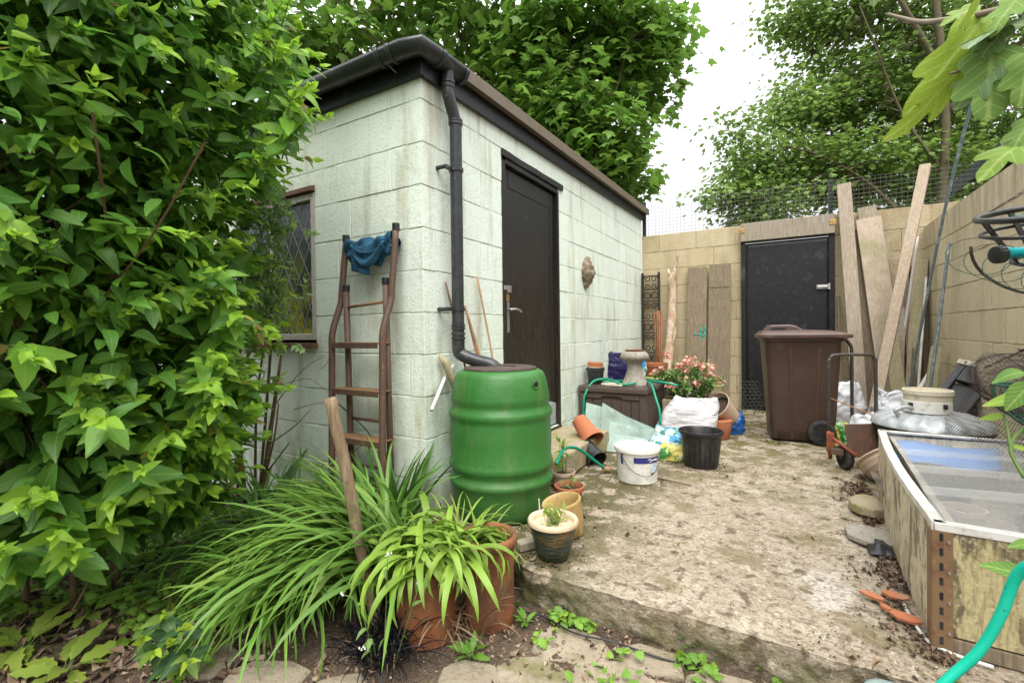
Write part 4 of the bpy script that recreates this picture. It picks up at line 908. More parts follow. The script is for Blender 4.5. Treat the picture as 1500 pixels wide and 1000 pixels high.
# ---- broken glass sheets leaning on the box
gl = [([(0, 0), (.50, 0), (.50, .15), (.20, .25), (.0, .345)], (-1.36, 3.76, 0), 12, 0.), ([(0, 0), (.44, -.0), (.45, .17), (.27, .19), (.03, .22)], (-1.28, 3.66, 0), 17, .1),
      ([(0, 0), (.33, 0), (.32, .18), (.0, .19)], (-1.18, 3.71, 0), 14, -.1), ([(0, 0), (.34, 0), (.32, .12), (.04, .15)], (-1.24, 3.55, 0), 24, .15), ([(0, 0), (.20, 0), (.18, .30), (.02, .34)], (-1.50, 3.74, 0), 12, .3)]
gt = ['large broken glass sheet leaning against the storage box front', 'jagged glass sheet leaning second in the stack by the white bucket', 'square cut glass sheet in the middle of the stack',
      'small low glass offcut nearest the white bucket', 'narrow glass sheet next to the tipped orange pot']
for (pl, o_, lean, yaw), lb in zip(gl, gt):
    u = Vector((math.cos(yaw), math.sin(yaw), 0)); nn = Vector((-u.y, u.x, 0)); v = Vector((0, 0, 1))*math.cos(R(lean))+nn*math.sin(R(lean)); n2 = u.cross(v)
    t = thing('glass_sheet', lb, 'glass sheet', o_, 'old glass sheets stacked against the storage box')
    obj('pane', MB().prism(pl, o_, u, v, n2, .004), greenglass, t)
    m = MB(); m.tube([Vector(o_)+u*a+v*b+n2*.002 for a, b in pl[2:]], .0024, 4, False); obj('cut_edge', m, glassedge, t)

# ---- sacks, bags and plants between box and back wall
sack('sack', 'crumpled blue and green printed sack between the bucket and black pot', pictbag, (-.80, 3.66, 0), .26, .20, .20, (.02, .02), 9, .03, .3, .4)
sack('sack', 'yellow and green printed sack crumpled below the blue printed one', yellowbag, (-.72, 3.57, 0), .24, .15, .11, (0, 0), 12, .025, .5, .2)
ws = sack('sack', 'wrinkled white sack slumped in front of the pink flowers', whitewrap, (-.755, 4.28, 0), .50, .26, .36, (.08, -.02), 14, .022, .55, .35)
sack('sack', 'shiny blue plastic bag slumped at the foot of the back wall', bluebag, (-.48, 4.74, 0), .30, .26, .20, (.04, 0), 17, .04, .35, .3)
tro = thing('flower_trough', 'stone trough of pink flowers behind the wrinkled white sack', 'planter', (-.80, 4.52, 0))
m = MB(); m.bb((-1.0, 4.44, 0), (-.60, 4.70, .31)); obj('trough', m, mossconc, tro, bevel=.012)
obj('compost', MB().bb((-.975, 4.465, .32), (-.625, 4.675, .337)).noise(.004, 20), compost, tro)
bp = pot('tilted_pot', 'pale pink pot tilted on its side behind the white sack', 'plant pot', (-.50, 4.55, .24),
    [(.07, -.14), (.08, -.138), (.115, .05), (.125, .052), (.13, .08), (.120, .08), (.11, .04), (.075, -.12)], beigepot, tilt=(R(55), (.7, -.6, .1)), fill=(.105, .03))
terr = obj('pot_shard_stack', rings([(.09, 0), (.095, .004), (.12, .16), (.11, .16)], 32, (-.52, 4.46, 0)), terralight, autosm=50, loc=(-.52, 4.46, 0)); tag(terr, 'terracotta pot standing under the tilted pale pot', 'plant pot')
blk = obj('stone_block', MB().beam((-.70, 5.45, .01), (-.70, 5.45, .36), .26, .24, (1, 0, 0), seg=6, jit=.03).noise(.006, 8), mossconc, bevel=.012, loc=(-.7, 5.45, 0)); tag(blk, 'mossy square stone block near the foot of the back wall', 'block')
blk2 = obj('flat_stone', MB().lathe([(.10, 0), (.13, .02), (.12, .05), (.06, .07), (0, .072)], 12, (-.80, 5.30, .30)).noise(.02, 6), pebble, smooth=True, loc=(-.8, 5.3, .3)); tag(blk2, 'pale rounded stone beside the mossy block', 'stone')
pip = obj('rubble_stump', MB().tube([(-.86, 5.30, 0), (-.85, 5.28, .15), (-.83, 5.30, .31)], [.13, .11, .12], 12).noise(.02, 9), pebble, smooth=True, loc=(-.85, 5.3, 0)); tag(pip, 'grey stump of rubble holding up the pale rounded stone', 'stump')
m = MB(); m.tube([(-.66, 5.05, .11), (-.50, 4.92, .115)], .065, 20, False); o = obj('drain_pipe', m, plastic_black, solid=.006, autosm=60, loc=(-.6, 5, .1)); tag(o, 'short black pipe lying open ended beside the blue bag', 'pipe')
o = obj('yellow_stone', MB().bb((-.60, 5.0, 0), (-.40, 5.16, .07)).noise(.02, 9), mossconc, bevel=.01, loc=(-.5, 5.1, 0)); tag(o, 'low yellowish stone lying behind the blue bag', 'stone')
# chicken wire scrap
m = MB()
for i in range(7):
    for j in range(9):
        cx = -.47+.045*i+(.0225 if j % 2 else 0); cz = .02+.039*j; cy = 5.98-.04*math.sin(i)
        if cx > -.20-.01*j: continue
        m.tube([(cx+.0225*math.cos(R(30+60*k)), cy, cz+.026*math.sin(R(30+60*k))) for k in range(4)], .0016, 3, False)
o = obj('chicken_wire', m, wirem, loc=(-.35, 5.95, 0), kind=None); tag(o, 'scrap of hexagonal chicken wire leaning on the black metal door', 'wire netting')

# ---- iron trellis, branch, canes and planks along the back wall
tr = thing('iron_trellis', 'narrow black wrought iron panel of scrolls in the shed corner', 'trellis', (-1.52, 6.1, 0))
ty = YB-.06
for x in (-1.613, -1.405): obj('upright', MB().bb((x-.014, ty-.014, .2), (x+.014, ty+.014, 1.70)), castblack, tr, bevel=.003)
for z in (.25, .51, .66, .92, 1.07, 1.33, 1.48, 1.655): obj('bar', MB().bb((-1.599, ty-.008, z-.008), (-1.419, ty+.008, z+.008)), castblack, tr)
def scroll(cx, cz, s, fl): 
    P = []
    for i in range(26):
        t = i/25; a = t*2*math.pi*1.35; r = .043*(1-t*.68); P.append((cx+s*(r*math.cos(a)), ty, cz+fl*(r*math.sin(a)+.005)))
    return P
for z in (.585, .995, 1.405):
    for x in (-1.556, -1.462): obj('ring', MB().tube(arc((x, ty, z), .042, 0, 2*math.pi, 18)[:-1], .0075, 5, closed=True), castblack, tr, smooth=True)
for z in (.38, .79, 1.20, 1.57):
    dz = .065 if z < 1.5 else .045
    for s in (-1, 1):
        for fl in (-1, 1): obj('scroll', MB().tube(scroll(-1.509+s*.045, z+fl*dz, s, fl), .0068, 5), castblack, tr, smooth=True)
br = thing('bare_branch', 'peeling forked branch propped upright against the back wall', 'branch', (-1.24, 5.9, 0))
P = [(-1.26, 5.80, 0), (-1.255, 5.90, .5), (-1.235, 6.0, .9), (-1.225, 6.08, 1.3), (-1.235, 6.10, 1.52), (-1.23, 6.11, 1.66)]
obj('stem', MB().tube(curve(P, 6), [.062-.0007*i for i in range(31)], 12).noise(.012, 7), bark, br, smooth=True)
obj('fork', MB().tube(curve([(-1.235, 6.10, 1.60), (-1.20, 6.11, 1.72), (-1.17, 6.10, 1.85), (-1.158, 6.10, 1.90)], 4), [.036-.0022*i for i in range(13)], 8).noise(.005, 12), bark, br, smooth=True)
obj('fork', MB().tube([(-1.24, 6.10, 1.60), (-1.27, 6.09, 1.68), (-1.28, 6.09, 1.73)], [.03, .02, .006], 8), bark, br, smooth=True)
obj('fork', MB().tube(curve([(-1.235, 5.95, .72), (-1.18, 5.93, .86), (-1.165, 5.95, .98)], 4), [.03, .028, .026, .022, .02, .016, .012, .008, .004], 8), bark, br, smooth=True)
obj('fork', MB().tube(curve([(-1.23, 5.85, .40), (-1.13, 5.8, .50), (-1.10, 5.8, .54)], 4), [.03, .028, .026, .024, .02, .018, .014, .01, .008], 8), bark, br, smooth=True)
cb = thing('cane_bundle', 'bundle of short red brown canes between the iron panel and the branch', 'canes', (-1.38, 5.85, 0))
for i in range(14):
    a = rng.uniform(0, 6.28); r = rng.uniform(0, .04)
    obj('cane', MB().tube([(-1.34+r*math.cos(a)*.5, 5.82+r*math.sin(a)*.5, .2), (-1.37+r*math.cos(a)*1.4, 5.93+r*math.sin(a), rng.uniform(1.10, 1.20))], .0075, 6), canered, cb, smooth=True)
tri = obj('metal_bracket', MB().prism([(0, 0), (.02, .0), (.16, .30), (.15, .31)], (-1.10, 6.14, .55), (1, 0, 0), (0, 0, 1), (0, -1, 0), .01), castblack, loc=(-1.1, 6.14, .6)); tag(tri, 'thin dark iron strut leaning beside the bare branch', 'strut')
def board(name, label, a, b, wd, th, mat, side=(1, 0, 0), seg=10, bow=0, jit=.012, cat='plank', group=None, bev=.004):
    t = thing(name, label, cat, a, group); obj('board', MB().beam(a, b, wd, th, side, seg, bow, jit), mat, t, bevel=bev); return t
board('plank', 'weathered grey plank with a green paint mark left of the metal door', (-.955, 6.02, 0), (-.935, 6.15, 1.725), .225, .03, wooddark)
t = board('plank', 'weathered plank with pale top and knots beside the green marked plank', (-.70, 6.02, 0), (-.68, 6.15, 1.735), .245, .03, wooddark)
m = MB(); m.beam((-.682, 6.127, 1.50), (-.68, 6.138, 1.735), .243, .004, (1, 0, 0)); obj('bleached_top', m, woodgrey, t)
m = MB()
for z in (1.22, 1.47): m.beam((-.80, 6.098+.013*(z-1.22)/.25, z), (-.575, 6.098+.013*(z-1.22)/.25, z), .014, .006, (0, 0, 1))
obj('batten_mark', m, wooddark, t)
gpaint = pbr('worn_turquoise_paint', (.05, .42, .30), .7)
m = MB()
for a, b in (((-.90, .93), (-.83, .96)), ((-.90, .88), (-.84, .875)), ((-.89, .99), (-.90, .83)), ((-.845, 1.0), (-.85, .86)), ((-.98, .90), (-.90, .90))): m.beam((a[0], 6.066, a[1]), (b[0], 6.066, b[1]), .012, .001, (0, 0, 1))
obj('paint_mark', m, gpaint, bpy.data.objects['plank'])

# ---- step ladder
la = thing('step_ladder', 'rusty brown folding step ladder leaning on the pale shed wall', 'ladder', (-2.1, 1.75, -.15))
yw = YF
def L(x, y, z): return Vector((x, y, z))
fx0, fx1 = -2.257, -1.935       # front stiles
for nm, x, x2 in (('stile', -2.157, 0), ('stile', -1.770, 0)):
    pts = curve([L(x, yw-.190, -.17), L(x, yw-.178, .35), L(x, yw-.168, .85), L(x, yw-.160, .98), L(x, yw-.105, 1.13), L(x, yw-.095, 1.20), L(x, yw-.06, 1.495 if x < -2 else 1.515)], 5)
    obj(nm, MB().tube(pts, .018, 12), rust, la, smooth=True)
    top = pts[-1]; obj('cap', MB().tube([top-Vector((0, 0, .012)), top+Vector((0, 0, .028))], .0205, 12), plastic_black, la, bevel=.002)
for x, zt in ((-2.115, 1.205), (-1.81, 1.225)):
    obj('rear_stile', MB().tube([L(x, yw-.075, -.17), L(x, yw-.10, zt)], .0175, 12), rust, la, smooth=True)
    obj('cap', MB().tube([L(x, yw-.10, zt-.005), L(x, yw-.10, zt+.03)], .020, 12), plastic_black, la, bevel=.002)
obj('rear_rail', MB().tube([L(-2.115, yw-.10, 1.11), L(-1.81, yw-.10, 1.13)], .0085, 8), rustgold, la, smooth=True)
for z in (.49, .235): obj('rear_rail', MB().tube([L(-2.115, yw-.085, z), L(-1.81, yw-.085, z)], .009, 8), rust, la, smooth=True)
for z in (.915, .665, .405, .135):
    yy = yw-.170
    obj('tread', MB().box((-1.9635, yy+.035, z-.003), (.350, .095, .008)), rustgold, la, bevel=.002)
    obj('tread_edge', MB().box((-1.9635, yy-.014, z-.014), (.350, .004, .03)), rust, la, bevel=.001)
obj('top_bar', MB().tube([L(-2.155, yw-.055, 1.44), L(-1.768, yw-.055, 1.455)], .009, 8), rust, la, smooth=True)
obj('stay_cable', MB().tube(curve([L(-2.15, yw-.19, .62), L(-1.99, yw-.1, .45), L(-1.86, yw-.05, .27)], 6), .0035, 6), plastic_black, la)
cl = MB()
def cloth(u, v):
    x = -2.135+.35*u; a = v*2*math.pi; fold = .012*math.sin(a*3+u*8)+.018*mnoise.noise(Vector((u*7, math.cos(a)*2, 3))); swag = .05*math.sin(math.pi*min(1, max(0, (u-.25)/.6)))*(1 if math.sin(a) < 0 else .1)
    ry = .036+fold; rz = .046+fold
    return Vector((x, yw-.055+ry*math.cos(a), 1.428+.022*u+rz*math.sin(a)-swag+.008*math.sin(u*19)))
cl.grid(cloth, 60, 40)
c = obj('denim_cloth', cl, denim, smooth=True, loc=(-1.95, yw-.05, 1.43)); tag(c, 'blue denim trousers rolled over the top bar of the step ladder', 'trousers')
def legf(u, v): 
    x = -2.10+.13*u+.02*v; return Vector((x, yw-.075-.03*math.sin(math.pi*u)+.01*math.sin(u*9+v*4), 1.44-.125*v-.035*u*v))
obj('trouser_leg', MB().grid(legf, 12, 14), denim, c, smooth=True, solid=.012)
def legf2(u, v):
    a = math.pi*u; x = -2.06+.24*u; z = 1.45-.10*math.sin(a)*(.5+.5*v)-.03*v; return Vector((x, yw-.105-.01*math.sin(v*7+u*5), z))
obj('trouser_leg', MB().grid(legf2, 24, 12), denim, c, smooth=True, solid=.010)

# ---- wooden post stuck in the bed
po = MB().tube(curve([(-1.30, 1.23, -.22), (-1.36, 1.20, .10), (-1.405, 1.17, .42), (-1.46, 1.14, .728)], 8), [.0215, .0215, .021, .021, .022, .021, .021, .021, .021, .0205]+[.021]*13+[.0225, .021], 14).noise(.005, 12).noise(.002, 50)
o = obj('wooden_post', po, MATS.setdefault('pw', woodmat('split_old_post', (.22, .15, .085), (.36, .28, .17), (.08, .05, .025), .4)), smooth=True, loc=(-1.35, 1.2, -.15)); tag(o, 'old round wooden post leaning in the daylilies in front of the ladder', 'post')

# ---- sticks behind the barrel
for i, (a, b, r, mt, lb) in enumerate([((-1.50, 2.37, .60), (-1.615, 2.33, 1.30), .006, canem, 'thin cane leaning on the shed wall right of the downpipe'),
        ((-1.52, 2.25, .60), (-1.612, 2.20, 1.12), .007, canem, 'pale cane leaning just right of the downpipe'), ((-1.50, 2.27, .60), (-1.600, 2.19, 1.10), .008, canem, 'thicker cane beside the pale cane by the downpipe'),
        ((-1.53, 2.15, .55), (-1.618, 2.03, 1.24), .006, twigm, 'dark thin stick poking out left of the downpipe')]):
    o = obj('cane', MB().tube(curve([a, Vector(a).lerp(Vector(b), .5)+Vector((.004, .004, 0)), b], 4), r, 8), mt, smooth=True, loc=a); tag(o, lb, 'cane')
o = obj('broom_pole', MB().tube([(-1.55, 2.12, .50), (-1.595, 1.99, .80), (-1.61, 1.965, .83)], [.02, .022, .015], 10), woodgreen, smooth=True, loc=(-1.57, 2.1, .6)); tag(o, 'stout algae green pole end behind the barrel lid', 'pole')
o = obj('white_pipe', MB().tube([(-1.535, 1.80, .575), (-1.62, 2.02, .72), (-1.70+.08, 2.10, .78)], .0105, 12), whiteclean, smooth=True, loc=(-1.55, 1.82, .57)); tag(o, 'thin white plastic pipe sticking out left of the barrel', 'pipe')
# ---- wheelie bin, seen from its side
E_, G_ = Vector((.993, .12, 0)), Vector((-.12, .993, 0))
bo = Vector((.085, 4.80, 0))
bn_ = thing('wheelie_bin', 'brown wheeled garden waste bin in front of the black metal door', 'wheelie bin', bo)
def srings(spec, n=56, e=.22):
    """rounded rectangular sections: (half along E, half along G, z, shift)"""
    m = MB(); vs = []; fs = []
    for he, hf, z, sh in spec:
        for j in range(n):
            a = 2*math.pi*j/n; c, s = math.cos(a), math.sin(a)
            vs.append(bo+E_*(math.copysign(abs(c)**e, c)*he+sh)+G_*(math.copysign(abs(s)**e, s)*hf)+Vector((0, 0, z)))
    for i in range(len(spec)-1): fs += [(i*n+j, i*n+(j+1) % n, (i+1)*n+(j+1) % n, (i+1)*n+j) for j in range(n)]
    fs += [tuple(range(n-1, -1, -1)), tuple((len(spec)-1)*n+j for j in range(n))]
    return m.add(vs, fs)
bd_ = obj('body', srings([(.222, .21, .012, .012), (.234, .22, .02, .012), (.240, .228, .12, .012), (.268, .25, .60, .010), (.283, .262, .84, .008), (.287, .265, .845, .008), (.302, .278, .855, .010), (.303, .278, .885, .010)]), brownplastic, bn_, autosm=50)
def bface(a, z, d=0):     # a point on the side that faces the camera
    t = z/.84; return bo+E_*(a*(.234+.05*t)/.234+.01)-G_*(.222+.04*t+d)+Vector((0, 0, z))
for a in (-.075, .095):
    m = MB(); vs = []
    for z in (.04, .30, .60, .80):
        for da, dd in ((-.014, -.003), (-.008, .0045), (.008, .0045), (.014, -.003)): vs.append(bface(a+da, z, dd+.001))
    m.add(vs, [(i*4+j, i*4+j+1, i*4+j+5, i*4+j+4) for i in range(3) for j in range(3)]); obj('rib', m, brownplastic, bd_, smooth=True)
ldd = obj('lid', srings([(.325, .292, .876, .012), (.330, .297, .882, .012), (.331, .297, .905, .012), (.318, .285, .914, .012), (.29, .25, .926, .0), (.26, .20, .938, -.03), (.12, .12, .946, -.06)]), binlid, bn_, autosm=40)
m = MB()
m.prism([(-.28, .900), (-.225, .982), (-.21, .990), (-.07, .992), (-.02, .980), (.06, .925), (.06, .90)], bo-G_*.14, E_, (0, 0, 1), G_, .28); obj('lid_hump', m, binlid, ldd, bevel=.012)
m = MB(); m.prism([(-.22, .930), (-.205, .962), (-.10, .966), (-.095, .934)], bo-G_*.1455, E_, (0, 0, 1), G_, .006); obj('grip_hollow', m, plastic_black, ldd)
m = MB(); m.tube([bo+E_*.35-G_*.22+Vector((0, 0, .893)), bo+E_*.35+G_*.22+Vector((0, 0, .893))], .017, 12); obj('handle', m, binlid, bn_, smooth=True)
for s in (-.23, .0, .23): m = MB(); m.beam(bo+E_*.29+G_*s*.9+Vector((0, 0, .885)), bo+E_*.352+G_*s*.9+Vector((0, 0, .893)), .03, .03, G_); obj('hinge_arm', m, binlid, bn_, bevel=.004)
m = MB(); m.tube(curve([bo+E_*.35-G_*.05+Vector((0, 0, .86)), bo+E_*.385-G_*.05+Vector((0, 0, .80)), bo+E_*.39-G_*.05+Vector((0, 0, .68)), bo+E_*.39-G_*.05+Vector((0, 0, .02))], 4), .013, 8); o = obj('leaning_iron_bar', m, darksteel, smooth=True, loc=bo+E_*.39); tag(o, 'bent dark iron bar standing just behind the bin handle', 'bar')
m = MB(); m.tube([bo+E_*.135-G_*.24+Vector((0, 0, .10)), bo+E_*.135+G_*.24+Vector((0, 0, .10))], .01, 8); obj('axle', m, steel, bn_)
for s in (-1, 1):
    c = bo+E_*.135+G_*s*.268+Vector((0, 0, .10)); M = Matrix.Translation(c) @ G_.to_track_quat('Z', 'Y').to_matrix().to_4x4()
    wh = obj('wheel', MB().lathe([(.075, -.026), (.092, -.026), (.1, -.018), (.1, .018), (.092, .026), (.075, .026), (.072, .02), (.072, -.02), (.075, -.026)], 36).xf(M), rubber, bn_, autosm=50)
    m = MB().lathe([(.016, -.020), (.03, -.022), (.03, -.012), (.066, -.010), (.072, -.018), (.074, -.018), (.074, .018), (0, .018)], 30).xf(M)
    for k in range(6):
        a = k*math.pi/3; q = MB().beam((.02*math.cos(a), .02*math.sin(a), -.014), (.071*math.cos(a), .071*math.sin(a), -.014), .010, .008, (0, 0, 1)).xf(M); m.add(q.v, q.f)
    obj('hub', m, plastic_black, wh, autosm=40)

# ---- sack trolley
tl = thing('sack_trolley', 'old sack trolley with dark tube handle and orange axle frame', 'trolley', (.35, 3.9, 0))
pL, pR = Vector((.255, 3.865, 0)), Vector((.535, 4.03, 0)); ex = (pR-pL).normalized()
m = MB(); m.tube(curve([pL+Vector((0, 0, .22)), pL+Vector((0, 0, .68)), pL+ex*.012+Vector((0, 0, .745)), pL+ex*.05+Vector((0, 0, .772)), pR-ex*.05+Vector((0, 0, .772)), pR-ex*.012+Vector((0, 0, .745)), pR+Vector((0, 0, .68)), pR+Vector((0, 0, .05))], 5), .0115, 10); obj('handle', m, darksteel, tl, smooth=True)
m = MB(); m.tube([pL+Vector((0, 0, .25)), (.262, 3.85, .06)], .0125, 8); m.tube([pL+Vector((0, 0, .22)), (.40, 3.76, .12)], .012, 10); obj('axle_frame', m, orangep, tl, smooth=True)
m = MB(); m.bb((.24, 3.84, .11), (.285, 3.875, .24)); obj('side_plate', m, orangep, tl, bevel=.003)
obj('toe_plate', MB().beam((.445, 3.83, .10), (.425, 3.86, .315), .20, .006, ex), rust, tl, bevel=.002)
m = MB(); m.bb((.262, 3.81, .10), (.335, 3.87, .14)); obj('axle_block', m, rust, tl, bevel=.003)
c = Vector((.345, 3.86, .083)); axd = Vector((.93, .36, 0)).normalized(); M = Matrix.Translation(c) @ axd.to_track_quat('Z', 'Y').to_matrix().to_4x4()
wh = obj('wheel', MB().lathe([(.055, -.022), (.075, -.022), (.083, -.012), (.083, .012), (.075, .022), (.055, .022), (.053, .015), (.053, -.015), (.055, -.022)], 32).xf(M), rubber, tl, autosm=50)
obj('hub', MB().lathe([(.0, -.03), (.014, -.03), (.018, -.018), (.05, -.012), (.054, -.02), (.054, .016), (0, .03)], 24).xf(M), rust, wh, autosm=40)
c2_ = c+axd*.30; M2 = Matrix.Translation(c2_) @ axd.to_track_quat('Z', 'Y').to_matrix().to_4x4()
obj('wheel', MB().lathe([(.0, -.022), (.075, -.022), (.083, -.012), (.083, .012), (.075, .022), (0, .022)], 32).xf(M2), rubber, tl, autosm=50)
# sacks behind the trolley
sack('sack', 'grey white plastic sack behind the brown bin wheel', whitebag, (.50, 5.55, 0), .30, .24, .42, (.0, 0), 21, .03, .45, .4)
sack('sack', 'green printed sack lying beside the bin wheel', yellowbag, (.50, 4.62, 0), .34, .22, .20, (.0, 0), 25, .03, .5, .4)
sack('sack', 'white sack lying behind the orange trolley frame', whitebag, (.60, 4.60, 0), .36, .26, .27, (.0, 0), 23, .035, .4, .4)
sack('sack', 'white sack with a folded peak between trolley handle and dustbin', whitebag, (.80, 4.85, 0), .38, .26, .44, (-.04, 0), 29, .04, .25, .5)
o = obj('cane', MB().tube([(.30, 4.5, .40), (.70, 3.70, .31)], .005, 6), canem, smooth=True, loc=(.5, 4.1, .3)); tag(o, 'thin cane lying across the white sacks behind the trolley handle', 'cane')

# ---- ribbed beige bowl lying on its side
bwc = Vector((.555, 3.68, .155)); ax_ = Vector((-.42, .50, .75)).normalized()
M = Matrix.Translation(bwc) @ ax_.to_track_quat('Z', 'Y').to_matrix().to_4x4()
t = thing('ribbed_bowl', 'pinkish beige ribbed bowl planter tipped against the cold frame', 'planter', (.47, 3.66, 0))
pr = [(.05, -.155)]+[(.05+.125*math.sin(k/14*math.pi/2)+(.004 if k % 2 else 0), -.155+.15*(1-math.cos(k/14*math.pi/2))) for k in range(1, 15)]+[(.184, .0), (.19, .008), (.184, .016), (.174, .014), (.168, -.01), (.12, -.09), (0, -.12)]
obj('body', MB().lathe(pr, 48).xf(M), beigepot, t, autosm=25)
# ---- dustbin with metal lid and round white pots on top
dbn = thing('dustbin', 'black dustbin under a fluted galvanised lid behind the cold frame', 'dustbin', (.80, 3.93, 0)); dc = (.80, 3.93, 0)
obj('body', rings([(.25, 0), (.26, .01), (.29, .30), (.30, .305), (.30, .325)], 48, dc), plastic_black, dbn, autosm=50)
dl = obj('lid', MB().lathe([(.304, .325), (.308, .33), (.304, .345), (.28, .372), (.20, .405), (.12, .418), (0, .42)], 96, dc, fn=lambda r, z, a: r).xf(Matrix()), galv, dbn, autosm=50)
dl.data.vertices.foreach_set('co', np.array([((v.co.x)*(1), v.co.y, v.co.z+(.010*math.cos(math.atan2(v.co.y, v.co.x)*20)*(max(0, math.hypot(v.co.x, v.co.y)-.12)/.2) if v.co.z > .34 else 0)) for v in dl.data.vertices]).ravel())
m = MB(); m.tube(curve([(.615, 3.78, .405), (.60, 3.76, .435), (.66, 3.80, .455), (.72, 3.83, .435), (.70, 3.85, .415)], 5), .013, 8); obj('lid_handle', m, galv, dl, smooth=True)
for k, (z, r0, r1, lb, cc) in enumerate(((.418, .118, .124, 'lower of the two dirty white round tubs on the dustbin lid', .0), (.492, .114, .127, 'upper round cream tub holding dry leaves on the dustbin lid', .005))):
    t = thing('round_tub', lb, 'tub', (.775+cc, 3.90, z), 'white tubs stacked on the dustbin')
    h = .075 if k == 0 else .07
    obj('body', rings([(r0, 0), (r0+.004, .003), (r0+.006, h*.55), (r1, h*.6), (r1, h*.97), (r1-.004, h), (r1-.01, h), (r1-.012, h*.55), (0, h*.5)], 44, (.775+cc, 3.90, z)), whitep if k == 0 else creamplastic, t, autosm=35)
    if k == 0:
        for a in (-2.4, -1.0):
            p = Vector((.775+.126*math.cos(a), 3.9+.126*math.sin(a), z+.05)); m = MB(); m.box(p, (.022, .022, .03)); obj('clip', m, plastic_black, t, bevel=.004)
# ---- grey plastic brackets with cream ends leaning on the side wall
for k, (o0, lb) in enumerate(((Vector((.86, 4.60, .28)), 'grey plastic channel with cream end leaning nearest the dustbin'), (Vector((.97, 4.72, .28)), 'grey plastic channel with cream end leaning next to the side wall'))):
    t = thing('plastic_channel', lb, 'channel', o0, 'grey plastic channels leaning by the side wall')
    up = Vector((.42, .22, .62)).normalized(); sd2 = Vector((.88, -.30, -.25)).normalized(); nn = up.cross(sd2).normalized()
    W_, H_ = .22 if k == 0 else .20, .50
    for a in (0, W_-.045):
        obj('rail', MB().prism([(a, 0), (a+.045, 0), (a+.045, H_), (a, H_)], o0, sd2, up, nn, .07), trayblack, t, bevel=.008)
    m = MB(); m.prism([(.045, H_-.13), (W_-.045, H_-.13), (W_-.045, H_), (.045, H_)], o0, sd2, up, nn, .06); obj('web', m, trayblack, t, bevel=.005)
    m = MB(); m.prism([(.046, .02), (W_-.046, .02), (W_-.046, H_-.14), (.046, H_-.14)], o0+nn*.05, sd2, up, nn, .01); obj('panel', m, plastic_black, t)
    for a in (.06, .11, .15): m = MB(); m.prism([(a-.006, H_-.08), (a+.006, H_-.08), (a+.006, H_-.065), (a-.006, H_-.065)], o0-nn*.001, sd2, up, nn, .003); obj('slot', m, plastic_black, t)
    obj('end_strip', MB().prism([(-.015, H_+.001), (W_+.015, H_+.001), (W_+.015, H_+.04), (-.015, H_+.04)], o0-nn*.012, sd2, up, nn, .09), creamplastic, t, bevel=.006)
    for a in (.03, W_-.03): m = MB(); q = o0+sd2*a+up*(H_+.02)-nn*.014; m.tube([q, q-nn*.004], .008, 10); obj('bolt', m, rust, t)

# ---- planks and poles leaning in the back right corner
MATS['tp'] = woodmat('tall_plank_timber', (.33, .265, .20), (.45, .375, .29), (.17, .125, .085), .15)
PG = 'old timber leaning in the back corner'
board('plank', 'tall pale plank with nail holes leaning right of the metal door', (.66, 5.86, 0), (.548, 6.13, 2.50), .125, .032, MATS['tp'], group=PG)

board('plank', 'narrow dark plank tucked behind the tall pale plank', (.775, 5.93, 0), (.68, 6.16, 2.0), .12, .022, wooddark, group=PG)
board('plank', 'wide pale plank turning green at its foot', (.955, 5.85, 0), (.755, 6.12, 2.10), .215, .03, MATS.setdefault('wpg', woodmat('wide_plank_timber', (.42, .33, .25), (.50, .41, .32), (.25, .19, .14), .5)), group=PG)
board('plank', 'square cut board end showing above the wide plank', (.87, 6.02, .6), (.745, 6.15, 2.23), .16, .02, woodgrey, group=PG)
board('plank', 'thin greenish batten standing right of the wide plank', (.925, 5.90, 0), (.905, 6.15, 1.86), .055, .03, woodgreen, group=PG)
board('plank', 'clean sawn batten leaning diagonally across the other boards', (.66, 5.30, 0), (1.175, 5.92, 2.52), .085, .045, woodpink, side=(1, -.3, 0), group=PG)
board('plank', 'short brown board behind the diagonal batten', (1.02, 5.97, .1), (1.0, 6.16, 1.66), .13, .02, MATS.setdefault('wb2', woodmat('red_brown_board', (.38, .27, .18), (.48, .36, .26), (.14, .08, .05), .1)), group=PG)
board('plank', 'dark red brown board in the shade behind the white pipe', (1.07, 6.0, .1), (1.07, 6.16, 1.58), .09, .02, MATS.setdefault('wb3', woodmat('dark_red_board', (.13, .065, .04), (.18, .10, .06), (.06, .03, .02), .1)), group=PG)
board('plank', 'rough green timber stake leaning in the corner beside the poles', (1.02, 5.75, 0), (1.165, 6.05, 1.62), .10, .05, woodgreen, jit=.06, group=PG)
board('plank', 'short pointed green stake at the foot of the diagonal batten', (.96, 5.60, 0), (.87, 5.80, .95), .12, .03, woodgreen, jit=.08, group=PG)
board('plank', 'thin grey stake low in the corner behind the poles', (1.06, 5.7, .0), (1.04, 5.95, 1.05), .06, .03, wooddark, jit=.1, group=PG)
board('plank', 'weathered stake end sticking up behind the plastic channels', (1.02, 5.15, .1), (1.14, 5.40, .78), .07, .05, woodgreen, jit=.05, group=PG)
board('plank', 'black edged board against the side wall corner', (1.18, 5.95, .1), (1.19, 6.1, 1.52), .03, .04, wooddark, group=PG)
board('plank', 'narrow pale brown batten right of the short brown board', (1.075, 5.95, .1), (1.06, 6.14, 1.70), .045, .02, woodgrey, group=PG)
board('plank', 'slim grey lath leaning between the diagonal batten and white tube', (.98, 5.70, .0), (1.10, 6.02, 1.45), .035, .018, woodpink, group=PG)
board('plank', 'broken mid height board end low behind the diagonal batten', (.90, 5.62, .0), (.985, 5.95, 1.15), .09, .02, woodgrey, jit=.06, group=PG)
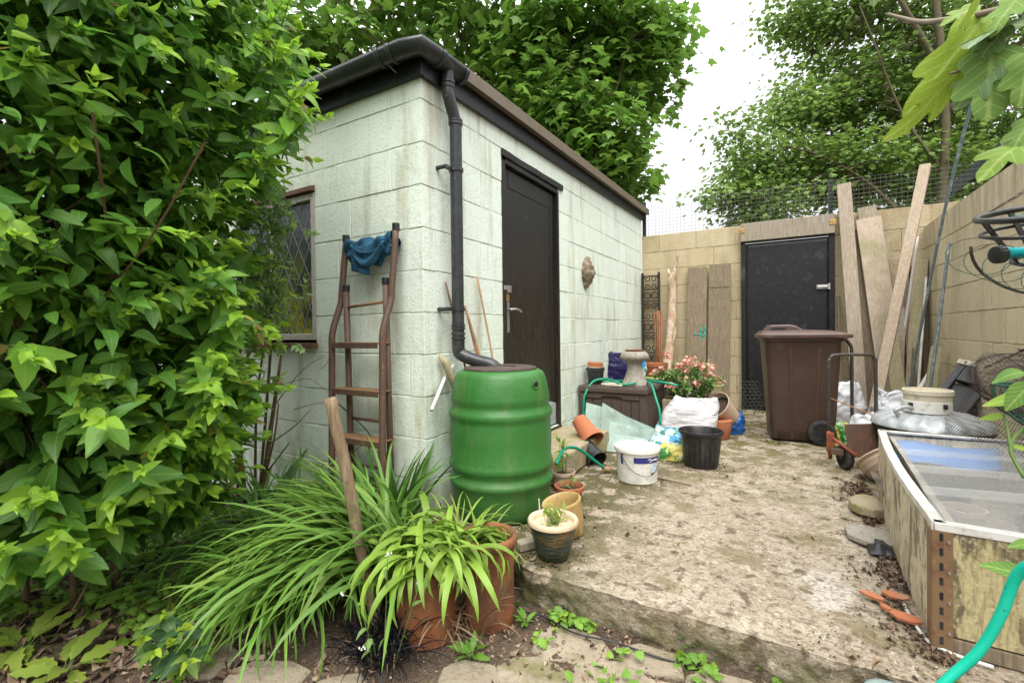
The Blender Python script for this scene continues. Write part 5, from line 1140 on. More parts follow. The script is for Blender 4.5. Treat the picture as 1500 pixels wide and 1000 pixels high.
board('plank', 'thin dark lath standing against the wall beside the metal door', (.515, 6.05, .0), (.50, 6.17, 1.30), .03, .02, wooddark, group=PG)
for i in range(6):
    a = Vector((.92+.05*i, 5.25-.03*i, .12+.02*i)); o = obj('log', MB().tube(curve([a, a+Vector((.12, .03, .16)), a+Vector((.20, .18, .26+.03*i))], 4), .022-.002*(i % 3), 8).noise(.006, 14), woodgreen if i % 2 else wooddark, smooth=True, loc=a)
    tag(o, ['lowest pale branch offcut in the corner heap, nearest the diagonal batten', 'second branch offcut in the corner heap', 'third branch offcut, in the middle of the corner heap', 'fourth branch offcut in the corner heap, above the middle one', 'fifth branch offcut, under the topmost one of the heap', 'topmost branch offcut in the corner heap beside the plastic channels'][i], 'branch', 'branch offcuts heaped in the corner')
for (pts, r, mt, lb) in (([(.915, 5.40, .10), (1.02, 5.15, 1.15), (1.10, 4.85, 2.0), (1.19, 4.55, 2.72)], .0105, MATS.setdefault('pb', pbr('blue_grey_worn_tube', (.14, .18, .20), .45, [('noise', 16, .5, .62, (.34, .38, .38), .8)], metal=.3)), 'long thin blue grey pole reaching above the side wall'),
        ([(.98, 5.0, .12), (1.09, 5.12, .9), (1.195, 5.26, 1.66)], .011, MATS['pb'], 'shorter blue grey pole crossing the long one'),
        ([(.90, 5.85, .12), (1.02, 5.9, 1.0), (1.12, 5.95, 1.84)], .013, MATS.setdefault('alu', pbr('dull_white_tube', (.52, .50, .46), .5)), 'dull white tube leaning between planks and green stake'),
        ([(1.02, 5.5, .1), (1.10, 5.7, .8), (1.19, 5.98, 1.44)], .010, whiteclean, 'thin white pipe standing behind the blue grey poles'),
        ([(.92, 5.3, .22), (1.04, 5.45, .42)], .010, MATS.setdefault('redp', pbr('red_plastic', (.5, .03, .03), .4)), 'short red stick low behind the poles'),
        ([(.93, 5.2, .30), (1.10, 5.4, .56)], .018, MATS['alu'], 'short grey tube resting on the branch offcuts')):
    o = obj('pole', MB().tube(curve(pts, 6) if len(pts) > 2 else pts, r, 10), mt, smooth=True, loc=pts[0]); tag(o, lb, 'pole')

# ---- cold frame
A, B_, C_, D_ = Vector((.381, 1.83, 0)), Vector((.455, 3.32, 0)), Vector((1.18, 1.80, 0)), Vector((1.19, 3.31, 0)); FH = .372
cf = thing('cold_frame', 'flaking wooden cold frame with a clear sheet lid and white edging', 'cold frame', (.8, 2.5, 0))
def side_board(a, b, z0, z1, th, mt, name, bow=0):
    a, b = Vector(a), Vector(b); n = Vector((-(b-a).y, (b-a).x, 0)).normalized(); m = MB()
    vs = []; N = 16
    for i in range(N+1):
        t = i/N; p = a.lerp(b, t)+n*bow*math.sin(math.pi*t)
        for q, z in ((p, z0), (p, z1), (p-n*th, z1), (p-n*th, z0)): vs.append(Vector((q.x, q.y, z)))
    fs = [(i*4+j, i*4+(j+1) % 4, i*4+4+(j+1) % 4, i*4+4+j) for i in range(N) for j in range(4)]+[(0, 1, 2, 3), (N*4+3, N*4+2, N*4+1, N*4)]
    return obj(name, m.add(vs, fs), mt, cf, bevel=.002)
side_board(A, B_, .0, FH, .018, framewood, 'side_panel', bow=.022)
side_board(C_, A, .05, FH, .018, framewood2, 'front_panel')
side_board(D_, C_, .0, FH, .018, framewood, 'side_panel'); side_board(B_, D_, .0, FH, .018, framewood, 'rear_panel')
m = MB(); m.beam((.40, 1.845, .022), (1.17, 1.815, .022), .03, .045, (0, 1, 0), seg=12, jit=.1); obj('rotten_base_rail', m, wooddark, cf, bevel=.004)
m = MB(); m.bb((.374, 1.822, .012), (.376+.045, 1.8245, FH-.012)); ag = obj('corner_angle', m, angle, cf)
m = MB(); m.bb((.3715, 1.824, .012), (.374, 1.868, FH-.012)); obj('angle_flange', m, angle, ag)
for i in range(8):
    z = .035+.044*i; obj('slot', MB().bb((.391, 1.8205, z-.011), (.399, 1.8218, z+.011)), plastic_black, ag)
for z in (.06, .15, .24, .33): obj('bolt', MB().tube([(.412, 1.8222, z), (.412, 1.8175, z)], .0042, 8), steel, ag)
def trim(a, b, name='edge_trim', bow=0):
    a, b = Vector(a), Vector(b); n = Vector((-(b-a).y, (b-a).x, 0)).normalized(); m = MB(); vs = []; N = 16
    for i in range(N+1):
        t = i/N; p = a.lerp(b, t)+n*(bow*math.sin(math.pi*t)+.004)
        for q, z in ((p, FH-.014), (p, FH+.010), (p-n*.034, FH+.010), (p-n*.034, FH-.001)): vs.append(Vector((q.x, q.y, z)))
    fs = [(i*4+j, i*4+(j+1) % 4, i*4+4+(j+1) % 4, i*4+4+j) for i in range(N) for j in range(4)]+[(0, 1, 2, 3), (N*4+3, N*4+2, N*4+1, N*4)]
    obj(name, m.add(vs, fs), whiteclean, cf, bevel=.002)
trim(A, B_, bow=.022); trim(C_, A); trim(B_, D_)
for i, y in enumerate((1.82, 2.10, 2.38, 2.66)):
    y1 = y+.36
    def pane(u, v):
        yy = y+(min(y1, 3.02)-y)*v; xl = .40+(yy-1.83)*.05
        x = xl+(1.185-xl)*u; return Vector((x, yy+.07*u, FH+.012+.004*i+.006*v+.012*u+.004*math.sin(u*4+i)*v))
    pn = obj('lid_sheet', MB().grid(pane, 12, 6), lidglass, cf, smooth=True)
    m = MB(); m.tube([pane(t/8, 1)+Vector((0, 0, .002)) for t in range(9)], .0012, 4); obj('sheet_edge', m, lidglass, pn)
m = MB(); m.beam((.44, 1.9, FH-.03), (.50, 3.25, FH-.03), .02, .03, (1, 0, 0)); obj('glazing_bar', m, woodgrey, cf)
m = MB(); m.beam((.98, 1.86, FH-.02), (.98, 3.25, FH-.02), .025, .03, (1, 0, 0)); obj('glazing_bar', m, woodgrey, cf)
def fsoil(u, v): 
    x, y = .41+.76*u, 1.86+1.42*v; return Vector((x, y, .14+.035*mnoise.noise(Vector((x*5, y*5, 0)))+.015*mnoise.noise(Vector((x*20, y*20, 0)))))
obj('soil', MB().grid(fsoil, 40, 60), drysoil, cf, smooth=True)
def tarp(u, v):
    x, y = .47+.46*u-.05*(1-v)*u, 3.08+.21*v-.03*u; return Vector((x, y, .27+.07*v+.018*mnoise.noise(Vector((x*7, y*9, 2)))))
o = obj('blue_sheet', MB().grid(tarp, 24, 12), bluetarp, smooth=True, solid=.003, loc=(.7, 3.1, .3)); tag(o, 'bright blue plastic sheet bunched inside the far end of the cold frame', 'sheet')
def tarp2(u, v):
    x, y = .43+.06*u, 1.95+1.1*v; return Vector((x+.045*v, y, .30-.12*u+.02*mnoise.noise(Vector((x*7, y*9, 2)))))
o = obj('blue_strip', MB().grid(tarp2, 6, 24), bluetarp, smooth=True, solid=.003, loc=(.45, 2.5, .25)); tag(o, 'blue plastic strip hanging inside the long side of the cold frame', 'sheet')
for i in range(7):
    c = (.62+.17*(i % 3)+rng.uniform(-.03, .03), 2.05+.36*(i//3)+rng.uniform(-.04, .04), .15)
    o = pot('seed_pot', ['brown','black','beige','small','round','old','low'][i] and ['black seed pot in the cold frame corner by the perforated angle', 'beige seed pot just inside the front board of the cold frame', 'black seed pot by the front board close to the side wall', 'beige seed pot midway along the long board of the cold frame', 'black seed pot in the very middle of the cold frame', 'beige seed pot midway along the cold frame next to the side wall', 'black seed pot nearest the bunched blue sheet'][i], 'plant pot', c, [(.045, 0), (.048, .003), (.062, .09), (.068, .09), (.069, .11), (.062, .11), (.055, .06)], beigepot if i % 2 else plastic_black, fill=(.06, .085), n=24, group='pots inside the cold frame')
st_ = obj('stone', MB().lathe([(.05, 0), (.075, .01), (.075, .03), (.05, .042), (0, .044)], 9, (.33, 2.62, 0), sx=1.3, sy=1.6).noise(.014, 9), pebble, smooth=False, bevel=.004, loc=(.33, 2.62, 0)); tag(st_, 'flat pale stone beside the cold frame', 'stone')
st_ = obj('stone', MB().lathe([(.06, 0), (.085, .01), (.08, .05), (.05, .065), (0, .066)], 9, (.36, 3.02, 0), sx=.9, sy=1.5).noise(.014, 9), mossconc, smooth=False, bevel=.004, loc=(.36, 3.02, 0)); tag(st_, 'mossy stone where the cold frame meets the bowl', 'stone')
st_ = obj('plastic_scrap', MB().grid(lambda u, v: Vector((.30+.09*u, 2.44+.12*v, .012+.03*math.sin(u*3.1)*math.sin(v*2.6)+.012*mnoise.noise(Vector((u*4, v*4, 1))))), 10, 10), plastic_black, smooth=True, solid=.003, loc=(.34, 2.5, 0)); tag(st_, 'crumpled black plastic scrap beside the cold frame', 'scrap')
def shard(c, L_, W_, rot, seed):
    q = random.Random(seed); pl = [(-L_/2, -W_*q.uniform(.1, .4)), (-L_*.2, -W_*.5), (L_*.25, -W_*q.uniform(.35, .5)), (L_/2, -W_*.1), (L_*.38, W_*.4), (-L_*.05, W_*.5), (-L_*.4, W_*q.uniform(.2, .45))]
    m = MB(); n = len(pl); vs = []
    for z in (0, .009):
        for x, y in pl: vs.append(Vector((x, y, z+.018-.35*(y*y)/W_-.04*abs(x)*q.random())))
        vs.append(Vector((0, 0, z+.022)))
    f = [(i, (i+1) % n, n)[::-1] for i in range(n)]+[(n+1+i, n+1+(i+1) % n, 2*n+1) for i in range(n)]+[(i, (i+1) % n, n+1+(i+1) % n, n+1+i) for i in range(n)]
    return m.add(vs, f).xf(Matrix.Translation(c) @ Matrix.Rotation(rot, 4, 'Z') @ Matrix.Rotation(q.uniform(-.15, .15), 4, 'X'))
for i, (c, L_, W_, rot, lb) in enumerate((((.262, 2.045, .0), .075, .028, -.6, 'long narrow terracotta shard nearest the middle of the concrete'), ((.330, 2.085, .0), .078, .036, -.1, 'curved terracotta shard closest to the flaking board'),
        ((.288, 1.975, .0), .038, .026, 2.2, 'small terracotta shard below the long narrow one'), ((.335, 1.945, .0), .085, .045, -.35, 'broad terracotta shard nearest the cold frame corner'))):
    o = obj('terracotta_shard', shard(c, L_, W_, rot, i), terralight, loc=c); tag(o, lb, 'shard')
m = MB(); m.tube(curve([(.345, 2.12, .006), (.352, 1.98, .008), (.37, 1.85, .008), (.42, 1.815, .006), (.50, 1.80, .006)], 5), .006, 5); o = obj('white_strip', m, whiteclean, loc=(.37, 1.9, 0)); tag(o, 'torn white plastic strip at the foot of the cold frame corner', 'strip')

# ---- netting, wire baskets and nozzle by the side wall
nt_ = thing('netting_roll', 'crumpled black netting roll leaning on the side wall above the cold frame', 'netting', (1.05, 3.0, .4))
def net(name, fn, nu, nv, r, mt, parent, jit=.0):
    g = [[fn(i/nu, j/nv) for i in range(nu+1)] for j in range(nv+1)]; m = MB()
    for j in range(nv+1): m.tube(g[j], r, 3, False)
    for i in range(nu+1): m.tube([g[j][i] for j in range(nv+1)], r, 3, False)
    return obj(name, m, mt, parent, kind='stuff')
def roll(u, v):
    a = u*2*math.pi*2.2; r = .10+.045*u+.02*mnoise.noise(Vector((u*6, v*5, 1))); p = Vector((.99, 3.5, .70)).lerp(Vector((1.09, 2.35, .45)), v)
    p += Vector((r*math.cos(a), .0, r*math.sin(a)))+mnoise.noise_vector(Vector((u*9, v*8, 2)))*.03; p.x = min(p.x, XR-.012); return p
net('net', roll, 90, 70, .0011, wiredk, nt_)
def drape(u, v):
    y = 3.75-1.0*u; x = 1.08-.28*v+.05*u; z = .78-.42*v+.10*u*(1-v)+.03*mnoise.noise(Vector((u*5, v*5, 6))); return Vector((min(x, XR-.01), y, z))
net('net', drape, 34, 20, .0011, wiredk, nt_)
obj('rusty_chain', MB().tube(curve([(1.0, 3.72, .72), (1.12, 3.4, .88), (1.19, 2.9, 1.06), (1.2, 2.5, 1.2)], 14), [.006+.003*math.sin(i*2.1) for i in range(43)], 5), MATS.setdefault('rc', rust), nt_)
gb = thing('wire_basket', 'dark green wire basket resting on the cold frame against the netting', 'basket', (.86, 2.55, .42))
cc = Vector((.90, 2.52, .735)); rb = .20
obj('rim', MB().tube(arc(cc, rb, 0, 2*math.pi, 36, (1, 0, 0), (0, 1, -.05))[:-1], .006, 6, closed=True), wiregreen, gb, smooth=True)
for s in (.70, .42): 
    z = -rb*math.sqrt(1-s*s)*.9; obj('hoop', MB().tube(arc(cc+Vector((0, 0, z)), rb*s, 0, 2*math.pi, 30, (1, 0, 0), (0, 1, 0))[:-1], .0035, 5, closed=True), wiregreen, gb, smooth=True)
for k in range(8):
    a = k*math.pi/8; obj('rib', MB().tube([cc+Vector((math.cos(a)*math.cos(t), math.sin(a)*math.cos(t), -.9*math.sin(t)))*rb for t in [math.pi*i/16 for i in range(17)]], .0035, 5), wiregreen, gb, smooth=True)
m = MB(); m.tube([(1.0, 2.46, .385), (.95, 2.50, .56)], .02, 6); obj('foot', m, wiregreen, gb)
hb = thing('hanging_basket', 'black hanging basket frame with twisted chain in front of the side wall', 'basket', (.62, 1.75, 1.25))
hc = Vector((.650, 1.72, 1.262)); hr = .20
hu, hv = Vector((.98, .15, .10)).normalized(), Vector((-.15, .95, .22)).normalized(); hn = hu.cross(hv)
obj('rim', MB().tube(arc(hc, hr, 0, 2*math.pi, 44, hu, hv)[:-1], .0085, 8, closed=True), plastic_black, hb, smooth=True)
obj('rim', MB().tube(arc(hc-hn*.045, hr*.96, 0, 2*math.pi, 44, hu, hv)[:-1], .005, 6, closed=True), plastic_black, hb, smooth=True)
obj('hoop', MB().tube(arc(hc-hn*.125, hr*.66, 0, 2*math.pi, 36, hu, hv)[:-1], .0055, 6, closed=True), plastic_black, hb, smooth=True)
for k in range(10):
    a = k*math.pi*2/10; obj('rib', MB().beam(hc+(hu*math.cos(a)+hv*math.sin(a))*hr, hc-hn*.125+(hu*math.cos(a)+hv*math.sin(a))*hr*.66, .014, .004, hu*-math.sin(a)+hv*math.cos(a), seg=4), plastic_black, hb)
obj('chain', MB().tube(curve([hc-hu*hr*.8+hv*.12, (.66, 2.1, 1.40), (.80, 2.5, 1.52)], 14), [.0025+.0018*math.sin(i*2.4) for i in range(29)], 5), wiredk, hb)
# green plastic lattice and looped wire basket below it
wb = thing('looped_wire_basket', 'rusty hoop of looped green wire hanging below the black basket', 'basket', (.7, 1.9, 1.15))
wc = Vector((.675, 1.86, 1.20))
obj('hoop', MB().tube([wc+Vector((math.cos(a)*.205, .03*math.sin(a), -.155*math.sin(a))) for a in [math.pi*i/24 for i in range(25)]], .0042, 6), wiredk, wb, smooth=True)
for k in range(9):
    c0 = wc+Vector((-.19+.04*k, 0, -.03-.012*k)); obj('loop', MB().tube([c0+Vector((.07*math.cos(a), .05*math.sin(a), .06*math.sin(a)-.01*k)) for a in [2*math.pi*i/20 for i in range(20)]], .0012, 4, closed=True), wiregreen, wb)
net('lattice', lambda u, v: hc-hn*.02+hu*(-.08+.28*u)+hv*(.16-.30*v)+hn*(.02*mnoise.noise(Vector((u*4, v*4, 3)))), 9, 11, .0028, wiregreen, wb)
nz = thing('spray_nozzle', 'teal hose spray nozzle with a ribbed black collar hanging in the basket', 'spray nozzle', (.5, 1.68, 1.15))
n0, n1 = Vector((.461, 1.652, 1.147)), Vector((.485, 1.664, 1.150)); nd = (n1-n0).normalized()
M = Matrix.Translation(n0) @ nd.to_track_quat('Z', 'Y').to_matrix().to_4x4()
obj('collar', MB().lathe([(.0, 0), (.016, 0), (.0215, .003), (.022, .018), (.019, .021), (0, .021)], 48, fn=lambda r, z, a: r*(1+(.05 if math.sin(a*16) > 0 and r > .018 else 0))).xf(M), plastic_black, nz, autosm=30)
obj('head', MB().lathe([(.0, .021), (.0185, .0215), (.017, .03), (.014, .042), (.012, .06), (.013, .09), (.012, .11), (0, .112)], 24).xf(M), teal, nz, autosm=60)
obj('grip', MB().tube(curve([n0+nd*.055, n0+nd*.08+Vector((.01, .0, -.014)), n0+nd*.12+Vector((.03, .0, -.05)), n0+nd*.15+Vector((.05, .0, -.10))], 5), [.012]*6+[.0135]*5+[.013]*5, 12), teal, nz, smooth=True)

# ---- hoses and scraps in the foreground
hose('garden_hose', 'thick turquoise hose curving down past the cold frame corner', [(.40, 1.02, .66), (.375, 1.085, .60), (.343, 1.12, .545), (.322, 1.128, .46), (.294, 1.13, .385), (.25, 1.125, .32), (.19, 1.10, .235), (.10, 1.02, .12), (-.05, .9, -.13)], .0082, hoset, n=8)
o = obj('grey_green_dome', MB().lathe([(.070, 0), (.074, .01), (.070, .12), (.058, .15), (.035, .163), (0, .167)], 28, (.235, 1.545, -.150)), palegrey, autosm=60, loc=(.22, 1.58, -.13)); tag(o, 'pale grey green plastic cover on the soil at the slab edge', 'cover')
for dx in (-.005, .055): obj('clip', MB().beam((.235+dx, 1.53, -.006), (.245+dx, 1.522, .030), .022, .012, (1, 0, 0)), palegrey, o, bevel=.003)
o = obj('black_cable', MB().tube(curve([(-.92, 1.585, -.14), (-.80, 1.575, -.125), (-.66, 1.535, -.118), (-.52, 1.56, -.12), (-.38, 1.565, -.125), (-.25, 1.60, -.14)], 8), .0038, 6), plastic_black, smooth=True, loc=(-.6, 1.55, -.13)); tag(o, 'thin black cable trailing over the paving below the slab edge', 'cable')
for i, (a, b) in enumerate((((-.74, 3.05, .008), (-.50, 2.98, .012)),)):
    o = obj('stick', MB().tube([a, b], .005, 6), twigm, smooth=True, loc=a); tag(o, 'thin straight stick on the concrete beside the white bucket', 'stick')
# ================================================================ PLANTS
UP = np.array([0, 0, 1.])
def unit(a): return a/(np.linalg.norm(a, axis=-1, keepdims=True)+1e-9)
def add_rot(k, base_dir, spread):
    return unit(base_dir+nr.normal(0, spread, (k, 3)))
OV = [leaf_var(W=w_, n=10, serr=.022, fold=fo, droop=d, seed=s) for s, (w_, fo, d) in enumerate(((.46, .12, .10), (.42, .2, .22), (.50, .10, .34), (.40, .16, .18), (.44, .22, .28), (.38, .12, .45), (.47, .28, .3), (.43, .05, .2)))]
NV = [leaf_var(W=.30, n=7, serr=.05, fold=.22, droop=d, peak=.5, seed=s) for s, d in enumerate((.25, .45, .35))]

# ---- big leafy shrub on the left: shoots with paired leaves
def shrub(name, label, cat, base, shoots, mat, nparts, Lleaf, cols, tipcol, step=.05, group=None, stems=(), variants=OV, gap=1., spread=.36, narrow=None):
    """shoots: (origin, direction, length); every node carries a pair of leaves, paler and smaller towards the tip"""
    t = thing(name, label, cat, base, group); P = []; D = []; N = []; S = []; T = []; tw = []
    for (o, d, L_) in shoots:
        o = np.array(o, float); d = np.array(d, float); d /= np.linalg.norm(d); n = max(3, int(L_/step)); p = o.copy(); q = nr.uniform(0, math.pi); path = [tuple(p)]
        side = np.cross(d, UP); side /= np.linalg.norm(side)+1e-6; vert = np.cross(side, d); base_t = tint(cols[nr.randint(len(cols))], 1, .12)[0]
        for i in range(n):
            f = i/(n-1); p = p+d*step; d = d+np.array([0, 0, -.035]) + nr.normal(0, .03, 3); d /= np.linalg.norm(d); path.append(tuple(p))
            a = q+i*math.pi/2
            for s in (0, math.pi):
                out = side*math.cos(a+s)+vert*math.sin(a+s)*.55+np.array([0, 0, .08])
                ld = unit(d*(.45+.75*f)+out*(.95-.35*f)+np.array([0, 0, -.50+.35*f])+nr.normal(0, .2, 3)); sz = Lleaf*(1.05-.55*f**1.6)*nr.uniform(.62, 1.2)
                P.append(p+nr.normal(0, .004, 3)); D.append(ld); N.append(UP*.55+d*1.0+nr.normal(0, spread, 3)); S.append(sz)
                k = max(0, (f-.45)/.55); T.append((base_t*(1-k)+np.array(tipcol)*k)*nr.uniform(.8, 1.2) if nr.rand() > .012 else np.array([.38, .30, .06])*nr.uniform(.5, 1.1))
        P.append(p); D.append(d+np.array([0, 0, .2])); N.append(nr.normal(0, 1, 3)); S.append(Lleaf*.45); T.append(np.array(tipcol)*1.1)
        tw.append(path)
    P = np.array(P); M = frames(np.array(D), np.array(N))
    leaves(t, variants, P, M, np.array(S), np.array(T), mat, nparts)
    m = MB()
    for pth in tw: m.tube(pth, [.0035-.0024*i/len(pth) for i in range(len(pth))], 4, False)
    obj('twigs', m, stemg, t, kind='stuff')
    for s in stems: obj('stem', MB().tube(curve(s[0], 5), s[1], 7, False) if not hasattr(s[1], '__len__') else MB().tube(curve(s[0], 5), list(np.interp(np.linspace(0, 1, len(curve(s[0], 5))), np.linspace(0, 1, len(s[1])), s[1])), 8, False), twigm, t, smooth=True)
    return t
def Dp(x, y, t): return np.array(tuple(Vector((0, 0, CAM_H))+(F_+R_*((x-750)/680)-U_*((y-491)/680))*t))
cA, cB = np.array([-2.66, .48]), np.array([-2.40, .95])
sh = []
def column_shoots(c, r, n, z0, z1, prof, Lr=(.25, .45), face=None):
    for i in range(int(n*1.05)):
        th = nr.uniform(0, 2*math.pi); z = nr.uniform(z0, z1); rr = r*prof(z)
        o_ = np.array([math.cos(th), math.sin(th), 0.]); k = nr.uniform(.45, .92)
        p = np.array([c[0], c[1], z])+o_*(rr*k-.12)
        toc = unit(CAMP-p); 
        if o_@toc < -.25 and nr.rand() < .6: continue
        sh.append((p, o_+np.array([.12, .02, nr.uniform(-.1, .55)])+nr.normal(0, .22, 3), nr.uniform(*Lr)*(.6+.4*prof(z))))
pA = lambda z: np.interp(z, [0, .25, .55, .9, 1.5, 2.2, 2.9], [.30, .55, .80, .95, 1.0, .98, .7])
pB = lambda z: np.interp(z, [0, .25, .50, .9, 1.4, 2.0, 2.6], [.15, .40, .68, .66, .52, .98, .9])
column_shoots(cA, .92, 760, .12, 2.9, pA); column_shoots(cB, .60, 560, .16, 2.75, pB)
for (x, y, t_) in ((430, 60, 1.75), (440, 130, 1.78), (445, 175, 1.8), (420, 15, 1.7), (400, 215, 1.8), (380, 260, 1.8), (330, 420, 1.7), (345, 470, 1.75), (320, 530, 1.7), (350, 500, 1.8), (300, 600, 1.6), (330, 575, 1.65), (260, 650, 1.55), (300, 560, 1.7), (210, 690, 1.45), (150, 640, 1.35), (280, 700, 1.75), (240, 720, 1.6), (330, 640, 1.85), (310, 690, 1.85), (60, 760, 1.3), (100, 800, 1.35), (20, 830, 1.25), (160, 770, 1.45), (360, 600, 1.9), (350, 560, 1.9)):
    for j in range(3):
        e = Dp(x+nr.uniform(-25, 10), y+nr.uniform(-25, 25), t_+nr.uniform(-.1, .1)); o_ = e-np.array([.30, -.10, .05+nr.uniform(-.1, .1)])*nr.uniform(.8, 1.1); sh.append((o_, e-o_+np.array([0, 0, .06]), .32))
stems = [([(-2.68+dx, .75+dy, -.18), (-2.65+dx*1.1, .75+dy*1.1, .5), (-2.65+dx*1.4, .75+dy*1.3, 1.3), (-2.62+dx*1.7, .75+dy*1.5, 2.2)], [.013, .011, .008, .004]) for dx, dy in ((0, 0), (.12, .10), (-.1, .05), (.2, -.05), (.05, -.15), (-.2, -.1), (.16, .1), (.1, .12))]
shrub('leafy_shrub', 'tall dense shrub with broad toothed green leaves in front of the shed window', 'shrub', (-2.6, .6, -.15), sh, leafm, 300, .116,
      [(.10, .26, .03), (.14, .31, .035), (.08, .21, .035), (.18, .37, .04)], (.30, .50, .045), stems=stems)
# dark twiggy interior so the wall does not show through
m = MB()
for i in range(150):
    a = nr.uniform(0, 6.28); r = nr.uniform(0, .35); p = Vector((-2.55+r*math.cos(a)*1.4, .62+r*math.sin(a), nr.uniform(.0, 1.6))); q = p+Vector((nr.normal(0, .22), nr.normal(0, .22), nr.uniform(.15, .6)))
    m.tube(curve([p, p.lerp(q, .5)+Vector((nr.normal(0, .03), nr.normal(0, .03), 0)), q], 3), .004, 4, False)
obj('twigs', m, twigm, bpy.data.objects['leafy_shrub'], kind='stuff')
k = 7000; th = nr.uniform(0, 6.28, k); rr = nr.uniform(.1, .72, k); zz = nr.uniform(.15, 2.9, k)
P = np.stack([-2.52+rr*np.cos(th)*1.05, .66+rr*np.sin(th)*.95, zz], 1); P[:, :2] = np.array([-2.5, .68])+(P[:, :2]-np.array([-2.5, .68]))*pA(zz)[:, None]
leaves(bpy.data.objects['leafy_shrub'], OV, P, frames(add_rot(k, np.stack([np.cos(th), np.sin(th), -.4+0*th], 1), .5), add_rot(k, UP, .4)), nr.uniform(.07, .12, k), tint((.09, .22, .03), k, .25), leafm, 0)

# ---- low sprig of the same leaves in front
sp_ = []
for (x, y, t_) in ((200, 935, 1.32), (240, 900, 1.36), (250, 950, 1.30), (225, 965, 1.28), (275, 925, 1.34), (290, 985, 1.28)):
    e = Dp(x, y, t_); o_ = np.array([-1.98, .80, -.12]); sp_.append((o_*.4+e*.6, e-o_+np.array([0, 0, .05]), .14))
shrub('young_shrub', 'low young shrub with a few blue green leaves near the front of the bed', 'shrub', (-1.98, .8, -.15), sp_, leafm, 60, .075, [(.06, .15, .05), (.05, .13, .04)], (.30, .42, .03), step=.035,
      stems=[([(-1.98, .8, -.18), (-1.93, .80, -.05), (-1.88, .79, .06)], [.005, .004, .002])])

# ---- small-leaved climber by the window and bare rose stems
sc = []
for i in range(230):
    x = nr.uniform(345, 450); y = nr.uniform(265, 505); 
    if x > 420 and nr.rand() < .7: continue
    e = Dp(x, y, 2.5+nr.uniform(-.15, .1)); e[1] = min(e[1], 1.80); sc.append((e, np.array([nr.normal(0, .6), -.3, nr.normal(.2, .7)]), nr.uniform(.08, .2)))
shrub('climbing_plant', 'pale small leaved climber growing up beside the leaded window', 'climber', (-2.95, 1.75, -.15), sc, smallleaf, 200, .043, [(.26, .37, .15), (.18, .30, .10)], (.30, .42, .12), step=.022, variants=[leaf_var(W=.6, n=4, serr=.0, fold=.1, droop=.1, seed=s) for s in range(3)],
      stems=[([(-3.02, 1.76, -.18), (-2.98, 1.76, .5), (-2.90, 1.78, 1.0), (-2.80, 1.76, 1.6)], [.010, .008, .006, .003]), ([(-2.95, 1.74, -.18), (-2.78, 1.74, .9), (-2.72, 1.72, 1.35), (-2.63, 1.74, 1.62)], [.009, .009, .006, .002])])
nl = []
for (x, y) in ((400, 420), (415, 395), (425, 435), (395, 460), (420, 330), (410, 500), (385, 510), (370, 540), (405, 555)):
    e = Dp(x, y, 2.3); nl.append((e-np.array([.14, .0, .03]), np.array([.8, .1, .25])+nr.normal(0, .15, 3), .15))
shrub('willowy_shrub', 'thin shrub with narrow lime leaves reaching across the window from the left', 'shrub', (-2.75, 1.5, -.15), nl, leafm, 80, .085, [(.14, .26, .04)], (.32, .46, .05), step=.035, variants=NV,
      stems=[([(-2.75, 1.5, -.18), (-2.72, 1.5, .6), (-2.62, 1.48, 1.1), (-2.55, 1.48, 1.35)], [.009, .008, .005, .002])])
rs = thing('rose_bush', 'bare thorny rose stems with one faded pink bloom against the shed', 'rose', (-2.62, 1.7, -.15))
for pts, r0 in (([(383, 735, 2.45), (395, 640, 2.45), (405, 570, 2.45), (412, 520, 2.46)], .014), ([(390, 690, 2.42), (402, 640, 2.4), (408, 590, 2.4)], .007), ([(395, 650, 2.42), (430, 625, 2.4), (455, 600, 2.38)], .004), ([(392, 690, 2.4), (415, 660, 2.38), (424, 648, 2.36)], .005),
                ([(360, 735, 2.45), (352, 650, 2.45), (355, 560, 2.45)], .011), ([(405, 590, 2.45), (440, 545, 2.5), (475, 520, 2.5)], .003), ([(430, 600, 2.45), (470, 590, 2.5), (500, 600, 2.5)], .0025), ([(420, 560, 2.45), (455, 555, 2.5), (480, 575, 2.5)], .002), ([(470, 540, 2.5), (480, 530, 2.5), (486, 500, 2.5)], .002)):
    P_ = curve([Dp(*p) for p in pts], 5); P_ = [Vector((p.x, min(p.y, 1.845), p.z)) for p in P_]; obj('stem', MB().tube(P_, [r0*(1-.6*i/len(P_)) for i in range(len(P_))], 6), twigm, rs, smooth=True)
bc_ = Dp(405, 566, 2.40); k = 26; th = nr.uniform(0, 6.28, k); ph = nr.uniform(-.5, 1.2, k)
leaves(rs, [leaf_var(W=.8, n=3, serr=.02, fold=.3, droop=.5, seed=s) for s in range(3)], np.tile(bc_, (k, 1))+nr.normal(0, .008, (k, 3)), frames(np.stack([np.cos(th)*np.cos(ph), np.sin(th)*np.cos(ph), np.sin(ph)], 1), add_rot(k, UP, .4)), nr.uniform(.022, .038, k), tint((.62, .38, .30), k, .25), petal, 12, name='petal', mass='petals')
